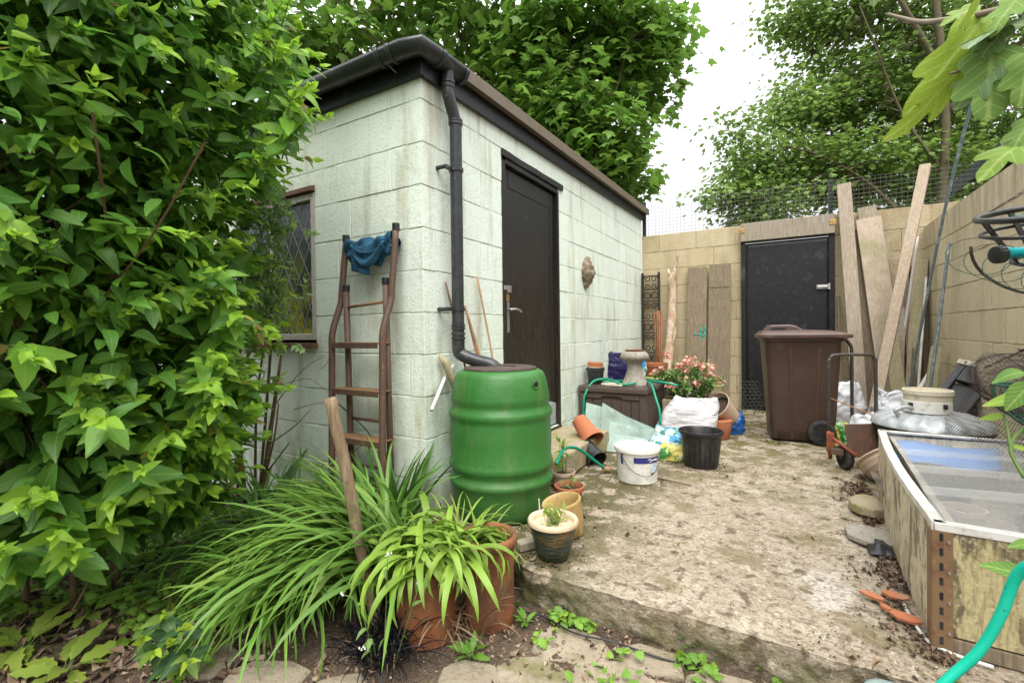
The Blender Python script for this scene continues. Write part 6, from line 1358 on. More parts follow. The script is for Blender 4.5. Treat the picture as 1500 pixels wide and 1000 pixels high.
# ---- broad dock leaves by the wall
def rosette(name, label, cat, c, n, L, el, col, W=.45, nparts=99, group=None, variants=None, tilt=.3, stalk=.25):
    t = thing(name, label, cat, c, group); th = np.linspace(0, 2*math.pi, n, endpoint=False)+nr.uniform(-.3, .3, n); e = nr.uniform(el[0], el[1], n)
    d = np.stack([np.cos(th)*np.cos(e), np.sin(th)*np.cos(e), np.sin(e)], 1); S = nr.uniform(.7, 1.1, n)*L; P = np.array(c)+d*S[:, None]*stalk+np.array([0, 0, .01])
    leaves(t, variants or DOCK, P, frames(d, UP-d*.3+nr.normal(0, tilt, (n, 3))), S, tint(col, n, .14, .15), leafm, nparts)
    m = MB()
    for p in P: m.tube([c, tuple(p)], .0018, 4, False)
    obj('stalks', m, stemg, t, kind='stuff'); return t
DOCK = [leaf_var(W=w_, n=10, serr=.05, fold=.14, droop=d, seed=s) for s, (w_, d) in enumerate(((.5, .45), (.58, .3), (.44, .6)))]
PRIM = [leaf_var(W=w_, n=9, serr=.10, fold=.10, droop=d, peak=.5, seed=s) for s, (w_, d) in enumerate(((.34, .35), (.38, .2), (.32, .5)))]
t = rosette('dock_plant', 'broad dark green dock leaves against the foot of the shed wall', 'weed', tuple(Z_ for Z_ in (-2.52, 1.62, -.15)), 11, .34, (.5, 1.35), (.045, .115, .025))
rosette('dock_plant', 'smaller dock leaves behind the lime daylilies left of the ladder foot', 'weed', (-2.25, 1.66, -.15), 8, .24, (.4, 1.2), (.05, .12, .025))
# ---- strap-leaved clumps
BL = [blade_var(el, bend, wd*.74, 9, s) for s, (el, bend, wd) in enumerate([(1.30, 1.6, .019), (1.15, 1.9, .020), (1.0, 1.7, .018), (1.25, 2.4, .021), (.85, 1.6, .019), (1.35, 1.1, .017), (1.1, 2.6, .020), (.7, 1.3, .018)])]
BU = [blade_var(el, bend, .020, 8, s) for s, (el, bend) in enumerate([(1.5, .25), (1.42, .5), (1.35, .8), (1.45, .35)])]
BS = [blade_var(el, bend, .046, 9, s, taper=.8) for s, (el, bend) in enumerate([(1.1, 2.5), (.9, 2.7), (1.2, 2.9), (.7, 2.2), (1.3, 2.2), (1.0, 3.1)])]
def clump(name, label, c, n, L, az, col, variants, nparts, spread=.10, group=None, dark=.12, lean=0., yel=.3, rad=None):
    t = thing(name, label, 'daylily', c, group); th = np.array(az)[0]+nr.normal(0, az[1], n) if az[1] < 2 else nr.uniform(0, 2*math.pi, n)
    r = (rad or spread)*np.sqrt(nr.uniform(0, 1, n)); a2 = nr.uniform(0, 6.28, n); P = np.stack([c[0]+r*np.cos(a2), c[1]+r*np.sin(a2), np.full(n, c[2])], 1)
    M = frames_z(th); t1 = nr.normal(0, .22, n); cx, sx = np.cos(t1), np.sin(t1); RX = np.zeros((n, 3, 3)); RX[:, 0, 0] = 1; RX[:, 1, 1] = cx; RX[:, 2, 2] = cx; RX[:, 1, 2] = -sx; RX[:, 2, 1] = sx
    TC = tint(col, n, .22, yel); old = nr.rand(n) < .03; TC[old] = np.array([.42, .33, .16])*nr.uniform(.6, 1, (old.sum(), 1))
    leaves(t, variants, P, M @ RX, nr.uniform(L[0], L[1], n), TC, bladem, nparts); return t
G = (.085, .20, .03); LG = (.135, .265, .045); YG = (.22, .36, .05)
cam_az = math.atan2(-.84, .54)
clump('daylily_clump', 'large green daylily clump spreading below the rose stems and ladder', (-2.08, 1.36, -.14), 420, (.42, .70), (0, 9), G, BL, 200, .17)
clump('daylily_clump', 'long arching lime green daylily leaves sweeping left of the wooden post', (-1.42, 1.36, -.05), 520, (.45, .78), (R(-148), .55), LG, BL, 290, .13)
clump('daylily_clump', 'daylily leaves fanning between the ladder foot and the low terracotta pot', (-1.62, 1.50, -.12), 230, (.40, .62), (R(-70), 1.2), (.11, .24, .035), BL, 110, .12)
clump('daylily_clump', 'upright dark green blades standing against the shed corner', (-1.72, 1.66, -.12), 36, (.42, .62), (0, 9), (.07, .17, .03), BU, 36, .06)
clump('variegated_daylily', 'short broad yellow green leaves drooping over the low terracotta pot', (-1.165, 1.37, .10), 210, (.20, .36), (R(-60), 1.3), YG, BS, 200, .14, yel=.1)
clump('variegated_daylily', 'tuft of yellow green leaves rising just in front of the green barrel', (-1.17, 1.55, .02), 70, (.26, .40), (0, 9), (.24, .37, .05), BL, 70, .07, yel=.1)
clump('daylily_clump', 'fresh green daylily leaves arching low over the soil between shrub and black grass', (-1.72, 1.14, -.14), 240, (.35, .58), (R(-120), 1.0), (.13, .27, .04), BL, 120, .12)
# black grass
clump('black_grass', 'tuft of black mondo grass at the foot of the wooden post', (-1.22, 1.15, -.15), 260, (.12, .22), (0, 9), (.012, .010, .014), BL, 0, .10, yel=0)['category'] = 'grass'
# dry brown blades hanging from the pots
clump('dry_daylily_leaves', 'dead straw brown blades lying between the two terracotta pots', (-1.05, 1.40, -.145), 60, (.14, .28), (0, 9), (.30, .20, .12), BL, 30, .09, yel=0)['category'] = 'dead leaves'
# ---- primrose rosettes, strawberries, clovers
for i, (x, y, n, L, lb) in enumerate(((35, 950, 13, .16, 'pale green primrose rosette at the bottom left of the bed'), (95, 985, 11, .14, 'second primrose rosette nearest the young shrub'), (10, 890, 9, .14, 'primrose leaves under the lowest hanging shrub leaves'), (130, 900, 8, .13, 'small primrose beside the brown leaf litter'),
        (770, 915, 9, .055, 'small leafy weed beside the tall terracotta pot'), (1018, 955, 12, .07, 'tall bright weed growing under the slab edge'), (690, 965, 10, .07, 'yellow green toothed weed in front of the pots'), (1120, 990, 8, .05, 'leafy weed at the slab edge near the bottom of the view'))):
    d_ = np.array(F_)+np.array(R_)*((x-750)/680)-np.array(U_)*((y-491)/680); k_ = (-.145-CAM_H)/d_[2]; c = (d_[0]*k_, d_[1]*k_, -.15)
    el = (.15, .8) if i < 4 else (.5, 1.3)
    rosette('primrose' if i < 4 else 'weed', lb, 'primrose' if i < 4 else 'weed', c, n, L, el, (.34, .47, .08) if i < 4 else (.14, .30, .04), variants=PRIM, nparts=20)
TRI = []
for s in range(3):
    V, Fq, UV = small_var(s); k = len(V); VV = []; FF = []
    for j, a in enumerate((-2.1, 0, 2.1)):
        c_, s_ = math.cos(a), math.sin(a); VV.append(np.stack([V[:, 0]*.8*c_-V[:, 1]*.6*s_, V[:, 0]*.8*s_+V[:, 1]*.6*c_, V[:, 2]*.6], 1)); FF += [tuple(i+j*k for i in f) for f in Fq]
    TRI.append((np.concatenate(VV), FF, np.concatenate([UV]*3)))
gc = thing('ground_cover', None, None, (-2.3, .9, -.15)); tag(gc, 'low strawberry and clover leaves carpeting the soil', 'ground cover', kind='stuff')
def gz_(x, y): return -.15+.022*mnoise.noise(Vector((x*2.2, y*2.2, 0)))+.012*mnoise.noise(Vector((x*9, y*9, 3)))
P = []
for _ in range(9000):
    x, y = nr.uniform(-4.4, -1.3), nr.uniform(.45, 1.7)
    if mnoise.noise(Vector((x*2.6, y*2.6, 4))) < -.05+.35*max(0, (x+2.4)): continue
    P.append((x, y, gz_(x, y)+nr.uniform(.01, .09)))
for _ in range(600):
    x = nr.uniform(-.95, .35); y = nr.uniform(1.25, 1.62) if nr.rand() < .45 else nr.normal(1.60, .02)
    if mnoise.noise(Vector((x*5, y*5, 9))) < .05: continue
    P.append((x, min(y, 1.63), gz_(x, y)+nr.uniform(.005, .04)))
P = np.array(P); k = len(P)
leaves(gc, TRI, P, frames(add_rot(k, np.array([0, -1, .1]), .8), add_rot(k, UP, .35)), nr.uniform(.020, .042, k), tint((.19, .35, .05), k, .25, .3), smallleaf, 0)
# flowering stalk in front of the post
wf_ = thing('flowering_weed', 'thin stemmed weed with tiny white flowers in front of the terracotta pots', 'weed', (-1.17, 1.12, -.15)); P = []; Dd = []
for (pts) in ([(545, 985, 1.55), (540, 930, 1.5), (520, 880, 1.48), (500, 870, 1.47)], [(560, 985, 1.55), (565, 900, 1.5), (568, 815, 1.5)], [(575, 985, 1.55), (600, 900, 1.5), (615, 855, 1.5)], [(550, 960, 1.5), (545, 935, 1.45), (530, 950, 1.44)]):
    c_ = curve([Dp(*p) for p in pts], 5); obj('stem', MB().tube(c_, .0014, 5), stemg, wf_)
    for p in c_[3::3]: P.append(tuple(p)); Dd.append(nr.normal(0, 1, 3)*np.array([1, 1, .3]))
    e = c_[-1]; m = MB()
    for j in range(4): q = e+Vector(nr.normal(0, .006, 3)); m.tube([q, q+Vector((0, 0, .006))], [.0035, .001], 5)
    obj('flower', m, whiteclean, wf_)
k = len(P); leaves(wf_, OV, np.array(P), frames(np.array(Dd), add_rot(k, UP, .4)), nr.uniform(.02, .045, k), tint((.20, .34, .10), k, .2), leafm, 40)
# ---- leaf litter: curled dead leaves, crumbs and twigs; dark rings of them add contact shade
lit = thing('litter_and_contact_shade', None, None, (-.5, 1.6, 0)); tag(lit, 'curled dead leaves, crumbs and twigs strewn over soil and concrete, ringed darker round objects as contact shade', 'leaf litter', kind='stuff')
CR = [leaf_var(W=.5, n=3, serr=.08, fold=f, droop=d, seed=s) for s, (f, d) in enumerate(((.8, -.5), (.5, .7), (-.6, -.3), (.9, .4)))]
P = []; S = []; T = []
def hz2(x, y): return .006*mnoise.noise(Vector((x*2, y*2, 0)))+.0035*mnoise.noise(Vector((x*11, y*11, 2)))-.002
for _ in range(9000):
    x, y = nr.uniform(-1.6, 1.2), 1.64+4.5*nr.rand()**1.6
    dens = mnoise.noise(Vector((x*1.6, y*1.6, 5)))*.6+mnoise.noise(Vector((x*5, y*5, 7)))*.5
    dens += .55*max(0, 1-abs(x-.33)/.16) if y > 2.3 and y < 4 else 0
    dens += .35*max(0, (y-3.2)/2)*(1 if x < .2 else .6)+.5*max(0, 1-abs(x+1.0)/.25)*(y < 2.6)
    if dens < .26 or nr.rand() > .6: continue
    P.append((x, y, hz2(x, y)+.002)); S.append(nr.uniform(.004, .014) if nr.rand() < .9 else nr.uniform(.018, .035)); T.append(tint([(.13, .08, .05), (.23, .15, .09), (.09, .06, .04), (.34, .25, .16), (.16, .14, .05)][nr.randint(5)], 1, .2)[0])
for _ in range(2600):
    y = 1.75+1.9*nr.rand(); x = .42-abs(nr.normal(0, .07)); 
    if mnoise.noise(Vector((x*6, y*4, 3))) < -.12: continue
    P.append((x, y, hz2(x, y)+nr.uniform(.002, .008))); S.append(nr.uniform(.006, .026)); T.append(tint([(.13, .08, .05), (.09, .06, .04), (.20, .13, .08)][nr.randint(3)], 1, .25)[0])
for _ in range(1200):  # dark debris ringed round object bases, standing in for contact shadows
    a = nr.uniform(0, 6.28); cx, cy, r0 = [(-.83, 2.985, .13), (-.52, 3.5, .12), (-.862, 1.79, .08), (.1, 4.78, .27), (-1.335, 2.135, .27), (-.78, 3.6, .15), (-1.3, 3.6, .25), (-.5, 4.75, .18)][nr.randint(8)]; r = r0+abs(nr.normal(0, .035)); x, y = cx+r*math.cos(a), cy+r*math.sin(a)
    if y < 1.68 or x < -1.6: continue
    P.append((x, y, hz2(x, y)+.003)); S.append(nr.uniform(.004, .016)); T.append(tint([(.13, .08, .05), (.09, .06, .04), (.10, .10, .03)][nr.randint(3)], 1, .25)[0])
for _ in range(9000):
    x, y = nr.uniform(-3.4, 1.1), nr.uniform(.4, 1.66)
    if mnoise.noise(Vector((x*3, y*3, 15))) < -.15: continue
    P.append((x, y, gz_(x, y)+.004)); S.append(nr.uniform(.008, .03) if x > -1.3 else nr.uniform(.015, .055)); T.append(tint([(.16, .10, .065), (.26, .17, .11), (.10, .065, .045), (.38, .28, .20)][nr.randint(4)], 1, .2)[0])
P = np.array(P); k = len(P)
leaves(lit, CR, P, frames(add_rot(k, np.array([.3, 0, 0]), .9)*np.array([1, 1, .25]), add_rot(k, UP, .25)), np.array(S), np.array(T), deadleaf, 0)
m = MB()
for _ in range(700):
    if nr.rand() < .5: x, y = nr.uniform(-1.2, .4), 1.66+2.6*nr.rand()**1.5; z = .003
    else: x, y = nr.uniform(-2.6, .9), nr.uniform(.6, 1.62); z = gz_(x, y)+.004
    a = nr.uniform(0, 6.28); l = nr.uniform(.015, .07); m.tube([(x, y, z), (x+l*.5*math.cos(a), y+l*.5*math.sin(a), z+.003), (x+l*math.cos(a+.3), y+l*math.sin(a+.3), z)], .0009, 3, False)
obj('twigs', m, twigm, lit, kind='stuff')
k = 1500; P = np.stack([nr.uniform(-1.5, 1.1, k), nr.uniform(1.66, 4.5, k), np.full(k, .002)], 1); Q = np.stack([nr.uniform(-2.6, .9, k), nr.uniform(.6, 1.62, k), np.full(k, -.145)], 1); P = np.concatenate([P, Q])
PEB = [(np.array([(0, 0, .5), (.5, 0, 0), (.1, .5, 0), (-.5, .1, 0), (-.1, -.45, 0), (0, 0, -.3)]), [(0, 1, 2), (0, 2, 3), (0, 3, 4), (0, 4, 1)], np.zeros((6, 2)))]
leaves(lit, PEB, P, frames_z(nr.uniform(0, 6.28, len(P))), nr.uniform(.004, .012, len(P)), tint((.34, .28, .21), len(P), .35), deadleaf, 0, mass='grit')
for (x, y, lb) in ((.273, 2.84, 'fresh green leaf fallen on the concrete beside the black scrap'),):
    V, Fq, UV = OV[2]; me = np_mesh('fallen_leaf', V@np.array(Matrix.Rotation(.8, 3, 'Z')).T*.06+np.array([0, 0, .012]), np.array(Fq), UV, np.tile([.22, .34, .08], (len(V), 1)), leafm); o = bpy.data.objects.new('fallen_leaf', me); COL.objects.link(o); o.location = (x, y, 0); tag(o, lb, 'leaf')
# moss tufts against edges
# ---- seedlings in the pots
for (c, n, L, lb, col) in (((-.862, 1.79, .135), 34, .05, 'seedlings crowding the cream rimmed glazed pot', (.25, .36, .07)), ((-1.06, 2.42, .07), 10, .05, 'small seedling in the low terracotta pot', (.20, .32, .06)), ((-1.18, 2.60, .09), 16, .07, 'leafy stem growing from the small pale pot', (.22, .36, .06))):
    t = thing('seedling', lb, 'seedlings', c); th = nr.uniform(0, 6.28, n); r = nr.uniform(0, .06 if L < .06 else .03, n); P = np.stack([c[0]+r*np.cos(th), c[1]+r*np.sin(th), c[2]+nr.uniform(.01, .06 if L < .06 else .22, n)], 1)
    leaves(t, OV, P, frames(add_rot(n, np.array([0, 0, .4]), .8), add_rot(n, UP, .5)), nr.uniform(.5, 1, n)*L, tint(col, n, .2), leafm, 40)
    m = MB()
    for p in P: m.tube([(p[0]*.5+c[0]*.5, p[1]*.5+c[1]*.5, c[2]-.01), tuple(p)], .0013, 4, False)
    obj('stems', m, stemg, t, kind='stuff')
o = obj('plant_marker', MB().tube([(-.915, 1.775, .15), (-.918, 1.77, .245)], .003, 5), whiteclean, loc=(-.915, 1.775, .15)); tag(o, 'thin white plant marker stuck in the glazed pot', 'marker')
# ---- pink flowers
pf = thing('pink_flowers', 'bushy plant with small salmon pink flower heads growing in the trough', 'flowers', (-.80, 4.56, .33)); P = []; Dd = []; m = MB(); heads = []
for i in range(38):
    th = nr.uniform(0, 6.28); sp_r = nr.uniform(.02, .29); h = nr.uniform(.14, .40)*(1-.35*sp_r/.27); b = Vector((-.80+.12*math.cos(th), 4.57+.06*math.sin(th), .33)); e = Vector((-.80+sp_r*math.cos(th)*1.15, 4.55+sp_r*math.sin(th)*.7, .33+h)); c_ = curve([b, b.lerp(e, .5)+Vector((0, 0, .05)), e], 5); m.tube(c_, .0022, 4, False)
    for p in c_[1:]:
        for _ in range(4): P.append(tuple(p+Vector(nr.normal(0, .012, 3)))); Dd.append(nr.normal(0, .8, 3)+np.array([0, 0, .5]))
    if i % 3 == 0: heads.append(e)
obj('stems', m, stemg, pf, kind='stuff'); k = len(P)
leaves(pf, NV, np.array(P), frames(np.array(Dd), add_rot(k, UP, .5)), nr.uniform(.03, .06, k), tint((.14, .27, .07), k, .25, .2), smallleaf, 60)
for e in heads+[Vector(Dp(*p)) for p in ((1010, 527, 4.35), (1040, 538, 4.35), (975, 520, 4.4), (1052, 556, 4.3), (982, 565, 4.2), (1020, 590, 4.2), (990, 535, 4.3))]:
    n = 16; hd = np_mesh('flower_head', *(lambda V, F, U, T: (V, F, U, T))(*(lambda q: (q[0], q[1], q[2], q[3]))((lambda base: (np.concatenate([base[0]@np.array(mathutils.Euler((nr.uniform(-.9, .9), nr.uniform(-.9, .9), nr.uniform(0, 6.28))).to_matrix()).T*nr.uniform(.030, .046)+nr.normal(0, .017, 3) for _ in range(n)]),
        np.concatenate([np.array(base[1])+i*len(base[0]) for i in range(n)]), np.concatenate([base[2]]*n), np.concatenate([np.tile(tint((.85, .36, .32) if nr.rand() < .75 else (.8, .55, .35), 1, .15)[0], (len(base[0]), 1)) for _ in range(n)])))(leaf_var(W=.8, n=3, serr=0, fold=.2, droop=.3, seed=1)))), petal)
    o = bpy.data.objects.new('flower_head', hd); COL.objects.link(o); o.parent = pf; o.location = e-ORG['pink_flowers']

# ---- fig branches hanging into view on the right
def fig_var(seed):
    q = np.random.RandomState(seed); pts = [(0, 0), (.16, -.07), (.34, .02), (.46, .17), (.36, .26), (.27, .32), (.42, .44), (.50, .62), (.40, .70), (.25, .62), (.18, .60), (.22, .78), (.16, .93), (0, 1.0)]
    right = [(x*q.uniform(.92, 1.08), y*q.uniform(.96, 1.04)) for x, y in pts[1:-1]]; half = [(0, 0)]+right+[(0, 1)]; V = []; UV = []; dr = q.uniform(.15, .4)
    def z(x, y): return -dr*y*y-.25*abs(x)**1.5+.22*abs(x)+.02*math.sin(9*y+seed)
    spine = [(0, 0), (0, .05), (0, .12), (0, .2), (0, .28), (0, .34), (0, .42), (0, .5), (0, .58), (0, .62), (0, .7), (0, .8), (0, .9), (0, 1.)]
    for s in (1, -1):
        for (x, y), (sx_, sy) in zip(half, spine): V += [(s*x, y, z(x, y)), (s*x*.5+sx_*.5, (y+sy)/2, z(x*.5, (y+sy)/2)+.015), (0, sy, z(0, sy))]; UV += [(s*x*2, y), (s*x, (y+sy)/2), (0, sy)]
    n = len(half); Fq = []
    for s in (0, 1):
        o = s*n*3
        for i in range(n-1):
            for j in range(2): f = (o+3*i+j, o+3*i+j+1, o+3*i+j+4, o+3*i+j+3); Fq.append(f if s else f[::-1])
    return np.array(V), Fq, np.array(UV)
FIG = [fig_var(s) for s in range(4)]; FOV = [leaf_var(W=.52, n=10, serr=.01, fold=.12, droop=d, seed=s) for s, d in enumerate((.2, .35, .3, .15))]
fg = thing('fig_tree', 'fig tree branch with big lobed leaves hanging in from the right', 'fig tree', (.75, .95, -.15))
def figleaf(base, tip, size, col, V_=None, up=(0, -.3, 1)):
    b, e = Dp(*base), Dp(*tip); return b, e-b, size, col, up
specs = []
for (b, e, col, v, up) in [((1440, 25, .98), (1325, 178, 1.04), (.30, .42, .05), 0, (.6, -.7, .6)), ((1425, 75, .98), (1330, 215, 1.02), (.33, .46, .05), 1, (.8, -.5, .3)), ((1450, 75, .95), (1452, 165, .93), (.16, .29, .06), 0, (0, -1, .3)), ((1500, 40, .95), (1425, 30, .92), (.20, .30, .18), 1, (-.2, -.3, 1)),
        ((1430, 0, .95), (1400, 70, .98), (.34, .47, .06), 2, (.8, -.5, .3)), ((1505, 80, .9), (1500, 150, .9), (.17, .31, .06), 0, (.2, -1, .4)), ((1515, 200, .92), (1435, 243, .93), (.22, .35, .06), 3, (0, -.6, 1)), ((1510, 175, .92), (1480, 215, .92), (.20, .34, .08), 1, (0, -.6, 1)),
        ((1460, 95, .94), (1400, 150, .97), (.20, .32, .14), 3, (.2, -.8, .6)), ((1470, 40, .93), (1430, 90, .95), (.17, .29, .10), 2, (0, -.8, .8)), ((1500, -10, .9), (1450, 30, .9), (.20, .34, .06), 1, (0, -.5, 1)), ((1430, 10, 1.), (1380, 30, 1.02), (.25, .38, .08), 2, (0, -.8, .6)),
        ((1520, 120, .93), (1470, 140, .93), (.18, .32, .06), 3, (0, -1, .6)), ((1280, -30, 1.1), (1282, 8, 1.12), (.22, .34, .14), 2, (0, -1, .2)),
        ((1500, 545, .9), (1452, 555, .92), (.12, .26, .05), 0, (0, -.6, 1)), ((1515, 585, .88), (1440, 580, .92), (.28, .42, .05), 1, (0, -.6, 1)), ((1470, 610, .92), (1432, 612, .95), (.30, .44, .05), 3, (0, -.6, 1)), ((1512, 560, .86), (1470, 600, .88), (.14, .28, .05), 3, (0, -.6, 1)), ((1500, 660, .88), (1478, 645, .9), (.30, .44, .06), 2, (0, -.6, 1)),
        ((1515, 845, .83), (1434, 822, .88), (.13, .27, .05), 3, (0, -.4, 1)), ((1520, 800, .84), (1478, 795, .85), (.14, .28, .05), 0, (0, -.4, 1))]:
    b_, e_ = Dp(*b), Dp(*e); specs.append((b_, e_-b_, np.linalg.norm(e_-b_), col, v, up))
for (b_, d_, s_, col, v, up) in specs:
    V, Fq, UV = (FIG if b_[2] > 1.2 else FOV)[v]; W_s = (.46 if col[0] > .28 else .85) if b_[2] > 1.2 else 1.15; M_ = frames(d_[None], np.array([up], float))[0]; s_ *= .92 if col[0] > .28 and b_[2] > 1.2 else 1.05
    me = np_mesh('leaf', V*np.array([W_s, 1, 1]), np.array(Fq), UV, np.tile(col, (len(V), 1)), figm); o = bpy.data.objects.new('leaf', me); COL.objects.link(o); o.parent = fg; wl = o.modifiers.new('weld', 'WELD'); wl.merge_threshold = .0005; md_ = o.modifiers.new('sub', 'SUBSURF'); md_.levels = 2; md_.render_levels = 2
    o.matrix_local = Matrix([list(M_[r_]*s_)+[b_[r_]-ORG['fig_tree'][r_]] for r_ in range(3)]+[[0, 0, 0, 1]])
mfig = pbr('fig_bark', (.20, .16, .11), .7, [('noise', 20, .5, .7, (.3, .25, .18), .6)])
for pts, r0, r1 in (([(1620, -10, .85), (1500, 8, .9), (1440, 20, .97), (1380, 30, 1.05), (1345, 32, 1.12), (1318, 26, 1.16), (1300, 21, 1.18)], .009, .0035), ([(1560, 30, .85), (1500, 60, .93), (1462, 80, .95), (1420, 100, .97), (1392, 108, .98)], .006, .003), ([(1560, 620, .82), (1505, 625, .88), (1480, 655, .89), (1500, 700, .87)], .004, .003), ([(1480, 655, .89), (1475, 625, .9), (1470, 605, .91)], .003, .002), ([(1560, 860, .80), (1510, 845, .83)], .004, .003)):
    c_ = curve([Dp(*p) for p in pts], 6); obj('branch', MB().tube(c_, [r0+(r1-r0)*i/(len(c_)-1) for i in range(len(c_))], 8), mfig if r0 > .005 else stemg, fg, smooth=True)
obj('branch', MB().tube(curve([(.75, .95, -.2), (.78, .97, .4), (.80, .95, 1.0), (.72, 1.0, 1.5), (.60, 1.1, 1.62)], 5), .014, 8), mfig, fg, smooth=True)
obj('bud', MB().lathe([(.0, 0), (.006, .004), (.008, .014), (.004, .028), (0, .032)], 12, tuple(Dp(1452, 62, .93))).xf(Matrix()), MATS.setdefault('bud', pbr('dark_green_fig', (.03, .06, .03), .4)), fg, smooth=True)

# ---- trees beyond
MP = [maple_var(s) for s in range(5)]; SV = [small_var(s) for s in range(3)]
def tree(name, label, base, limbs, blobs, per, size, col, variants, barkm, sun=(0, 0, 1), droop=.5, nparts=0, spray=.38, cat='tree'):
    """limbs: tapered paths; blobs: (centre, radii, clusters); every cluster is a flat spray of leaves on its own twig"""
    t = thing(name, label, cat, base); nodes = []
    tr = [l for l in limbs if l[3]]; m = MB()
    for pts, r0, r1, isT in limbs:
        c_ = curve(pts, 6); nodes += [(p, r0+(r1-r0)*i/(len(c_)-1)) for i, p in enumerate(c_)]
        obj('trunk' if isT else 'limb', MB().tube(c_, [r0+(r1-r0)*i/(len(c_)-1) for i in range(len(c_))], 10), barkm, t, smooth=True)
    NP = np.array([tuple(p) for p, _ in nodes]); P = []; D = []; N = []; T = []; S = []; tw = MB()
    nodes_new = []
    for (c, r, n) in blobs:
        if nodes_new: NP = np.concatenate([NP, np.array(nodes_new)]); nodes_new = []
        c = np.array(c); r = np.array(r)
        for i in range(n):
            v = unit(nr.normal(0, 1, 3))*(nr.uniform(0, 1)**.45); q = c+v*r*(1+.18*mnoise.noise(Vector(v*2.5)+Vector(c))); dd_ = ((NP-q)**2).sum(1)+np.where(NP[:, 2] > q[2]+.2, 3, 0); j = np.argmin(dd_*nr.uniform(.5, 2.2, len(dd_))); a = Vector(NP[j]); b = Vector(q)
            mid = a.lerp(b, .55)+Vector(nr.normal(0, .1, 3)); cc_ = curve([a, mid, b], 3); tw.tube(cc_, [.013-.010*k/(len(cc_)-1) for k in range(len(cc_))], 4, False); nodes_new.append(tuple(mid))
            lum = nr.uniform(.72, 1.25); m_ = per; off = nr.normal(0, 1, (m_, 3))*np.array([spray, spray, spray*.45])*.55; pp = q+off; P.append(pp)
            outw = unit(off*np.array([1, 1, .4])+v*.5+nr.normal(0, .3, (m_, 3))); D.append(outw+np.array([0, 0, -droop])); N.append(UP*1.0+nr.normal(0, .35, (m_, 3))+outw*.4); T.append(tint(col, m_, .14, .25)*lum); S.append(nr.uniform(.65, 1.15, m_)*size)
    P = np.concatenate(P); leaves(t, variants, P, frames(np.concatenate(D), np.concatenate(N)), np.concatenate(S), np.concatenate(T), leafm if size > .1 else smallleaf, nparts, mass='crown')
    obj('twigs', tw, barkm, t, kind='stuff'); return t
def b3(x, y, t, r, n): return (tuple(Dp(x, y, t)), r, n)
tb_ = (-4.9, 8.2, -.1)
tree('maple_tree', 'spreading maple with big lobed leaves over the shed roof', tb_,
     [([tb_, (-4.85, 8.1, 2), (-4.6, 7.9, 4.0), (-4.55, 7.8, 6.2), (-4.3, 7.6, 8.5)], .10, .05, True), ([(-4.8, 8.15, .5), (-4.3, 8.1, 2.8), (-4.05, 8.0, 4.6), (-3.9, 7.9, 7)], .085, .04, True), ([(-4.85, 8.1, 2), (-5.6, 7.6, 3.6), (-6.4, 6.8, 4.9), (-7, 6, 5.9)], .08, .03, False),
      ([(-4.7, 8.0, 3.2), (-5.4, 7.0, 4.6), (-5.9, 5.8, 5.9)], .06, .02, False), ([(-4.1, 8.05, 3.6), (-3.2, 7.7, 4.3), (-2.4, 7.5, 4.8)], .045, .015, False), ([(-4.2, 8.05, 3.2), (-3.2, 7.6, 3.4), (-2.6, 7.5, 3.5)], .04, .012, False), ([(-4.5, 7.9, 5), (-5.2, 7, 6.5), (-5.6, 6.4, 8)], .05, .02, False), ([(-3.95, 7.95, 5.5), (-3, 7.8, 6.3), (-2.2, 7.9, 6.8)], .04, .015, False)],
     [b3(470, 60, 8.2, (1.5, 1.4, 1.1), 40), b3(620, 10, 8.3, (1.5, 1.3, 1.0), 36), b3(560, 90, 9.2, (1.4, 1.2, 1.0), 26), b3(800, 40, 8.2, (1.5, 1.2, 1.1), 70), b3(900, 60, 8.2, (.95, .9, 1.1), 48), b3(945, 55, 8.2, (.40, .6, .5), 16), b3(940, 120, 8.1, (.45, .6, .6), 16), b3(830, 170, 8.0, (1.0, .9, .65), 44), b3(890, 205, 7.8, (.65, .6, .45), 26),
      b3(905, 260, 7.7, (.32, .5, .35), 14), b3(780, 130, 8.6, (1.2, 1.0, .9), 40), b3(860, 225, 7.9, (.6, .6, .5), 22), b3(700, 60, 9.4, (1.8, .8, 1.6), 36), b3(560, -160, 8.5, (3.2, 2.0, 1.8), 60), b3(850, -150, 8.5, (1.8, 1.6, 1.8), 36), b3(440, 120, 9.0, (1.8, 1.6, 1.2), 40), b3(250, 60, 9.0, (2.5, 1.8, 2.4), 40)],
     22, .19, (.16, .31, .05), MP, treebark, droop=.55, nparts=280, spray=.5)
tb2 = (2.6, 12.2, -.1)
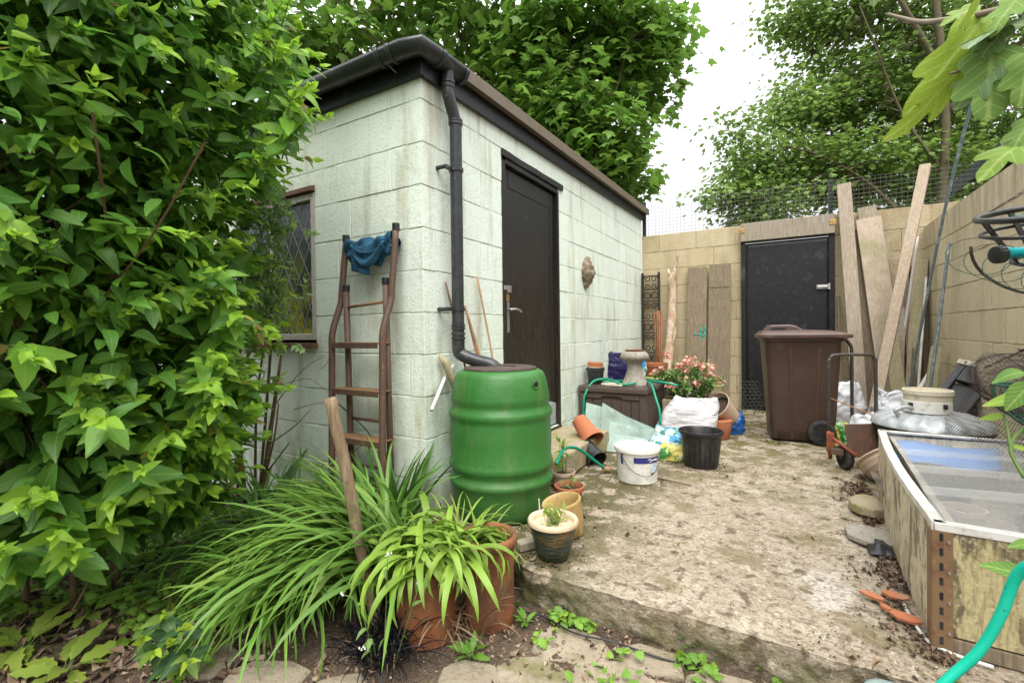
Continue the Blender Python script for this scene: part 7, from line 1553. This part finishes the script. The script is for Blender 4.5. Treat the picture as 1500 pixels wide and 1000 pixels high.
tree('field_maple', 'airy small leaved tree beyond the back wall with sky showing through', tb2,
     [([tb2, (2.6, 12.2, 2.4), (2.7, 12.1, 5), (2.5, 12, 8), (2.4, 12, 11)], .10, .04, True), ([(2.6, 12.2, 2.2), (1.7, 11.9, 3.6), (.8, 11.6, 4.4), (.0, 11.4, 4.8)], .045, .012, False), ([(2.65, 12.15, 4), (2.0, 11.9, 5.2), (1.5, 11.5, 6.6), (1.3, 11.5, 7.3)], .035, .006, False), ([(2.6, 12.2, 2.6), (3.6, 12, 4), (4.6, 12.4, 5.8)], .05, .012, False),
      ([(2.6, 12.1, 6), (1.8, 11.6, 7.6), (1.2, 11.5, 9)], .06, .02, False), ([(2.6, 12.1, 2.5), (1.7, 11.7, 2.9), (.9, 11.6, 3.1)], .05, .01, False), ([(2.65, 12.1, 5.0), (3.8, 12, 6.6), (4.8, 12.4, 8.4)], .045, .012, False)],
     [b3(1330, 60, 11, (2.6, 1.6, 1.6), 150), b3(1220, 30, 10.8, (1.3, 1.2, .9), 50), b3(1165, 10, 10.8, (.5, .7, .6), 13), b3(1250, 150, 10.8, (1.8, 1.3, 1.1), 90), b3(1180, 165, 10.6, (.75, .8, .6), 26), b3(1400, 180, 10.8, (1.8, 1.4, 1.4), 90), b3(1200, 250, 10.4, (1.9, 1.1, .75), 80), b3(1110, 235, 10.3, (.7, .7, .5), 20), b3(1075, 195, 10.2, (.25, .4, .35), 6),
      b3(1060, 285, 10.2, (.6, .6, .25), 14), b3(1330, 270, 10.2, (2.0, 1.1, .8), 90), b3(1130, 300, 10.2, (1.0, .7, .4), 26), b3(1460, 60, 11.5, (1.8, 1.6, 2.4), 70), b3(1350, -180, 11, (3.2, 2, 2.0), 40), b3(1480, 230, 11, (1.4, 1.2, 1.2), 50)],
     54, .13, (.18, .30, .065), SV, treebark, droop=.3, spray=.55)
# hedge and greenery that closes the view left of the shed, behind the shrub
hd_ = thing('hedge', 'dark garden hedge beyond the left end of the shed', 'hedge', (-8, 3, -.15)); k = 9000
P = np.stack([nr.uniform(-9.5, -6.2, k), nr.uniform(-3, 8.5, k), 2.6*nr.rand(k)**.8-.1], 1); P[:, 0] += .5*np.array([mnoise.noise(Vector((0, p[1]*.8, p[2]))) for p in P])
leaves(hd_, SV, P, frames(add_rot(k, np.array([1, -.3, -.2]), .7), add_rot(k, UP, .5)), nr.uniform(.12, .24, k), tint((.05, .12, .025), k, .3), smallleaf, 0)
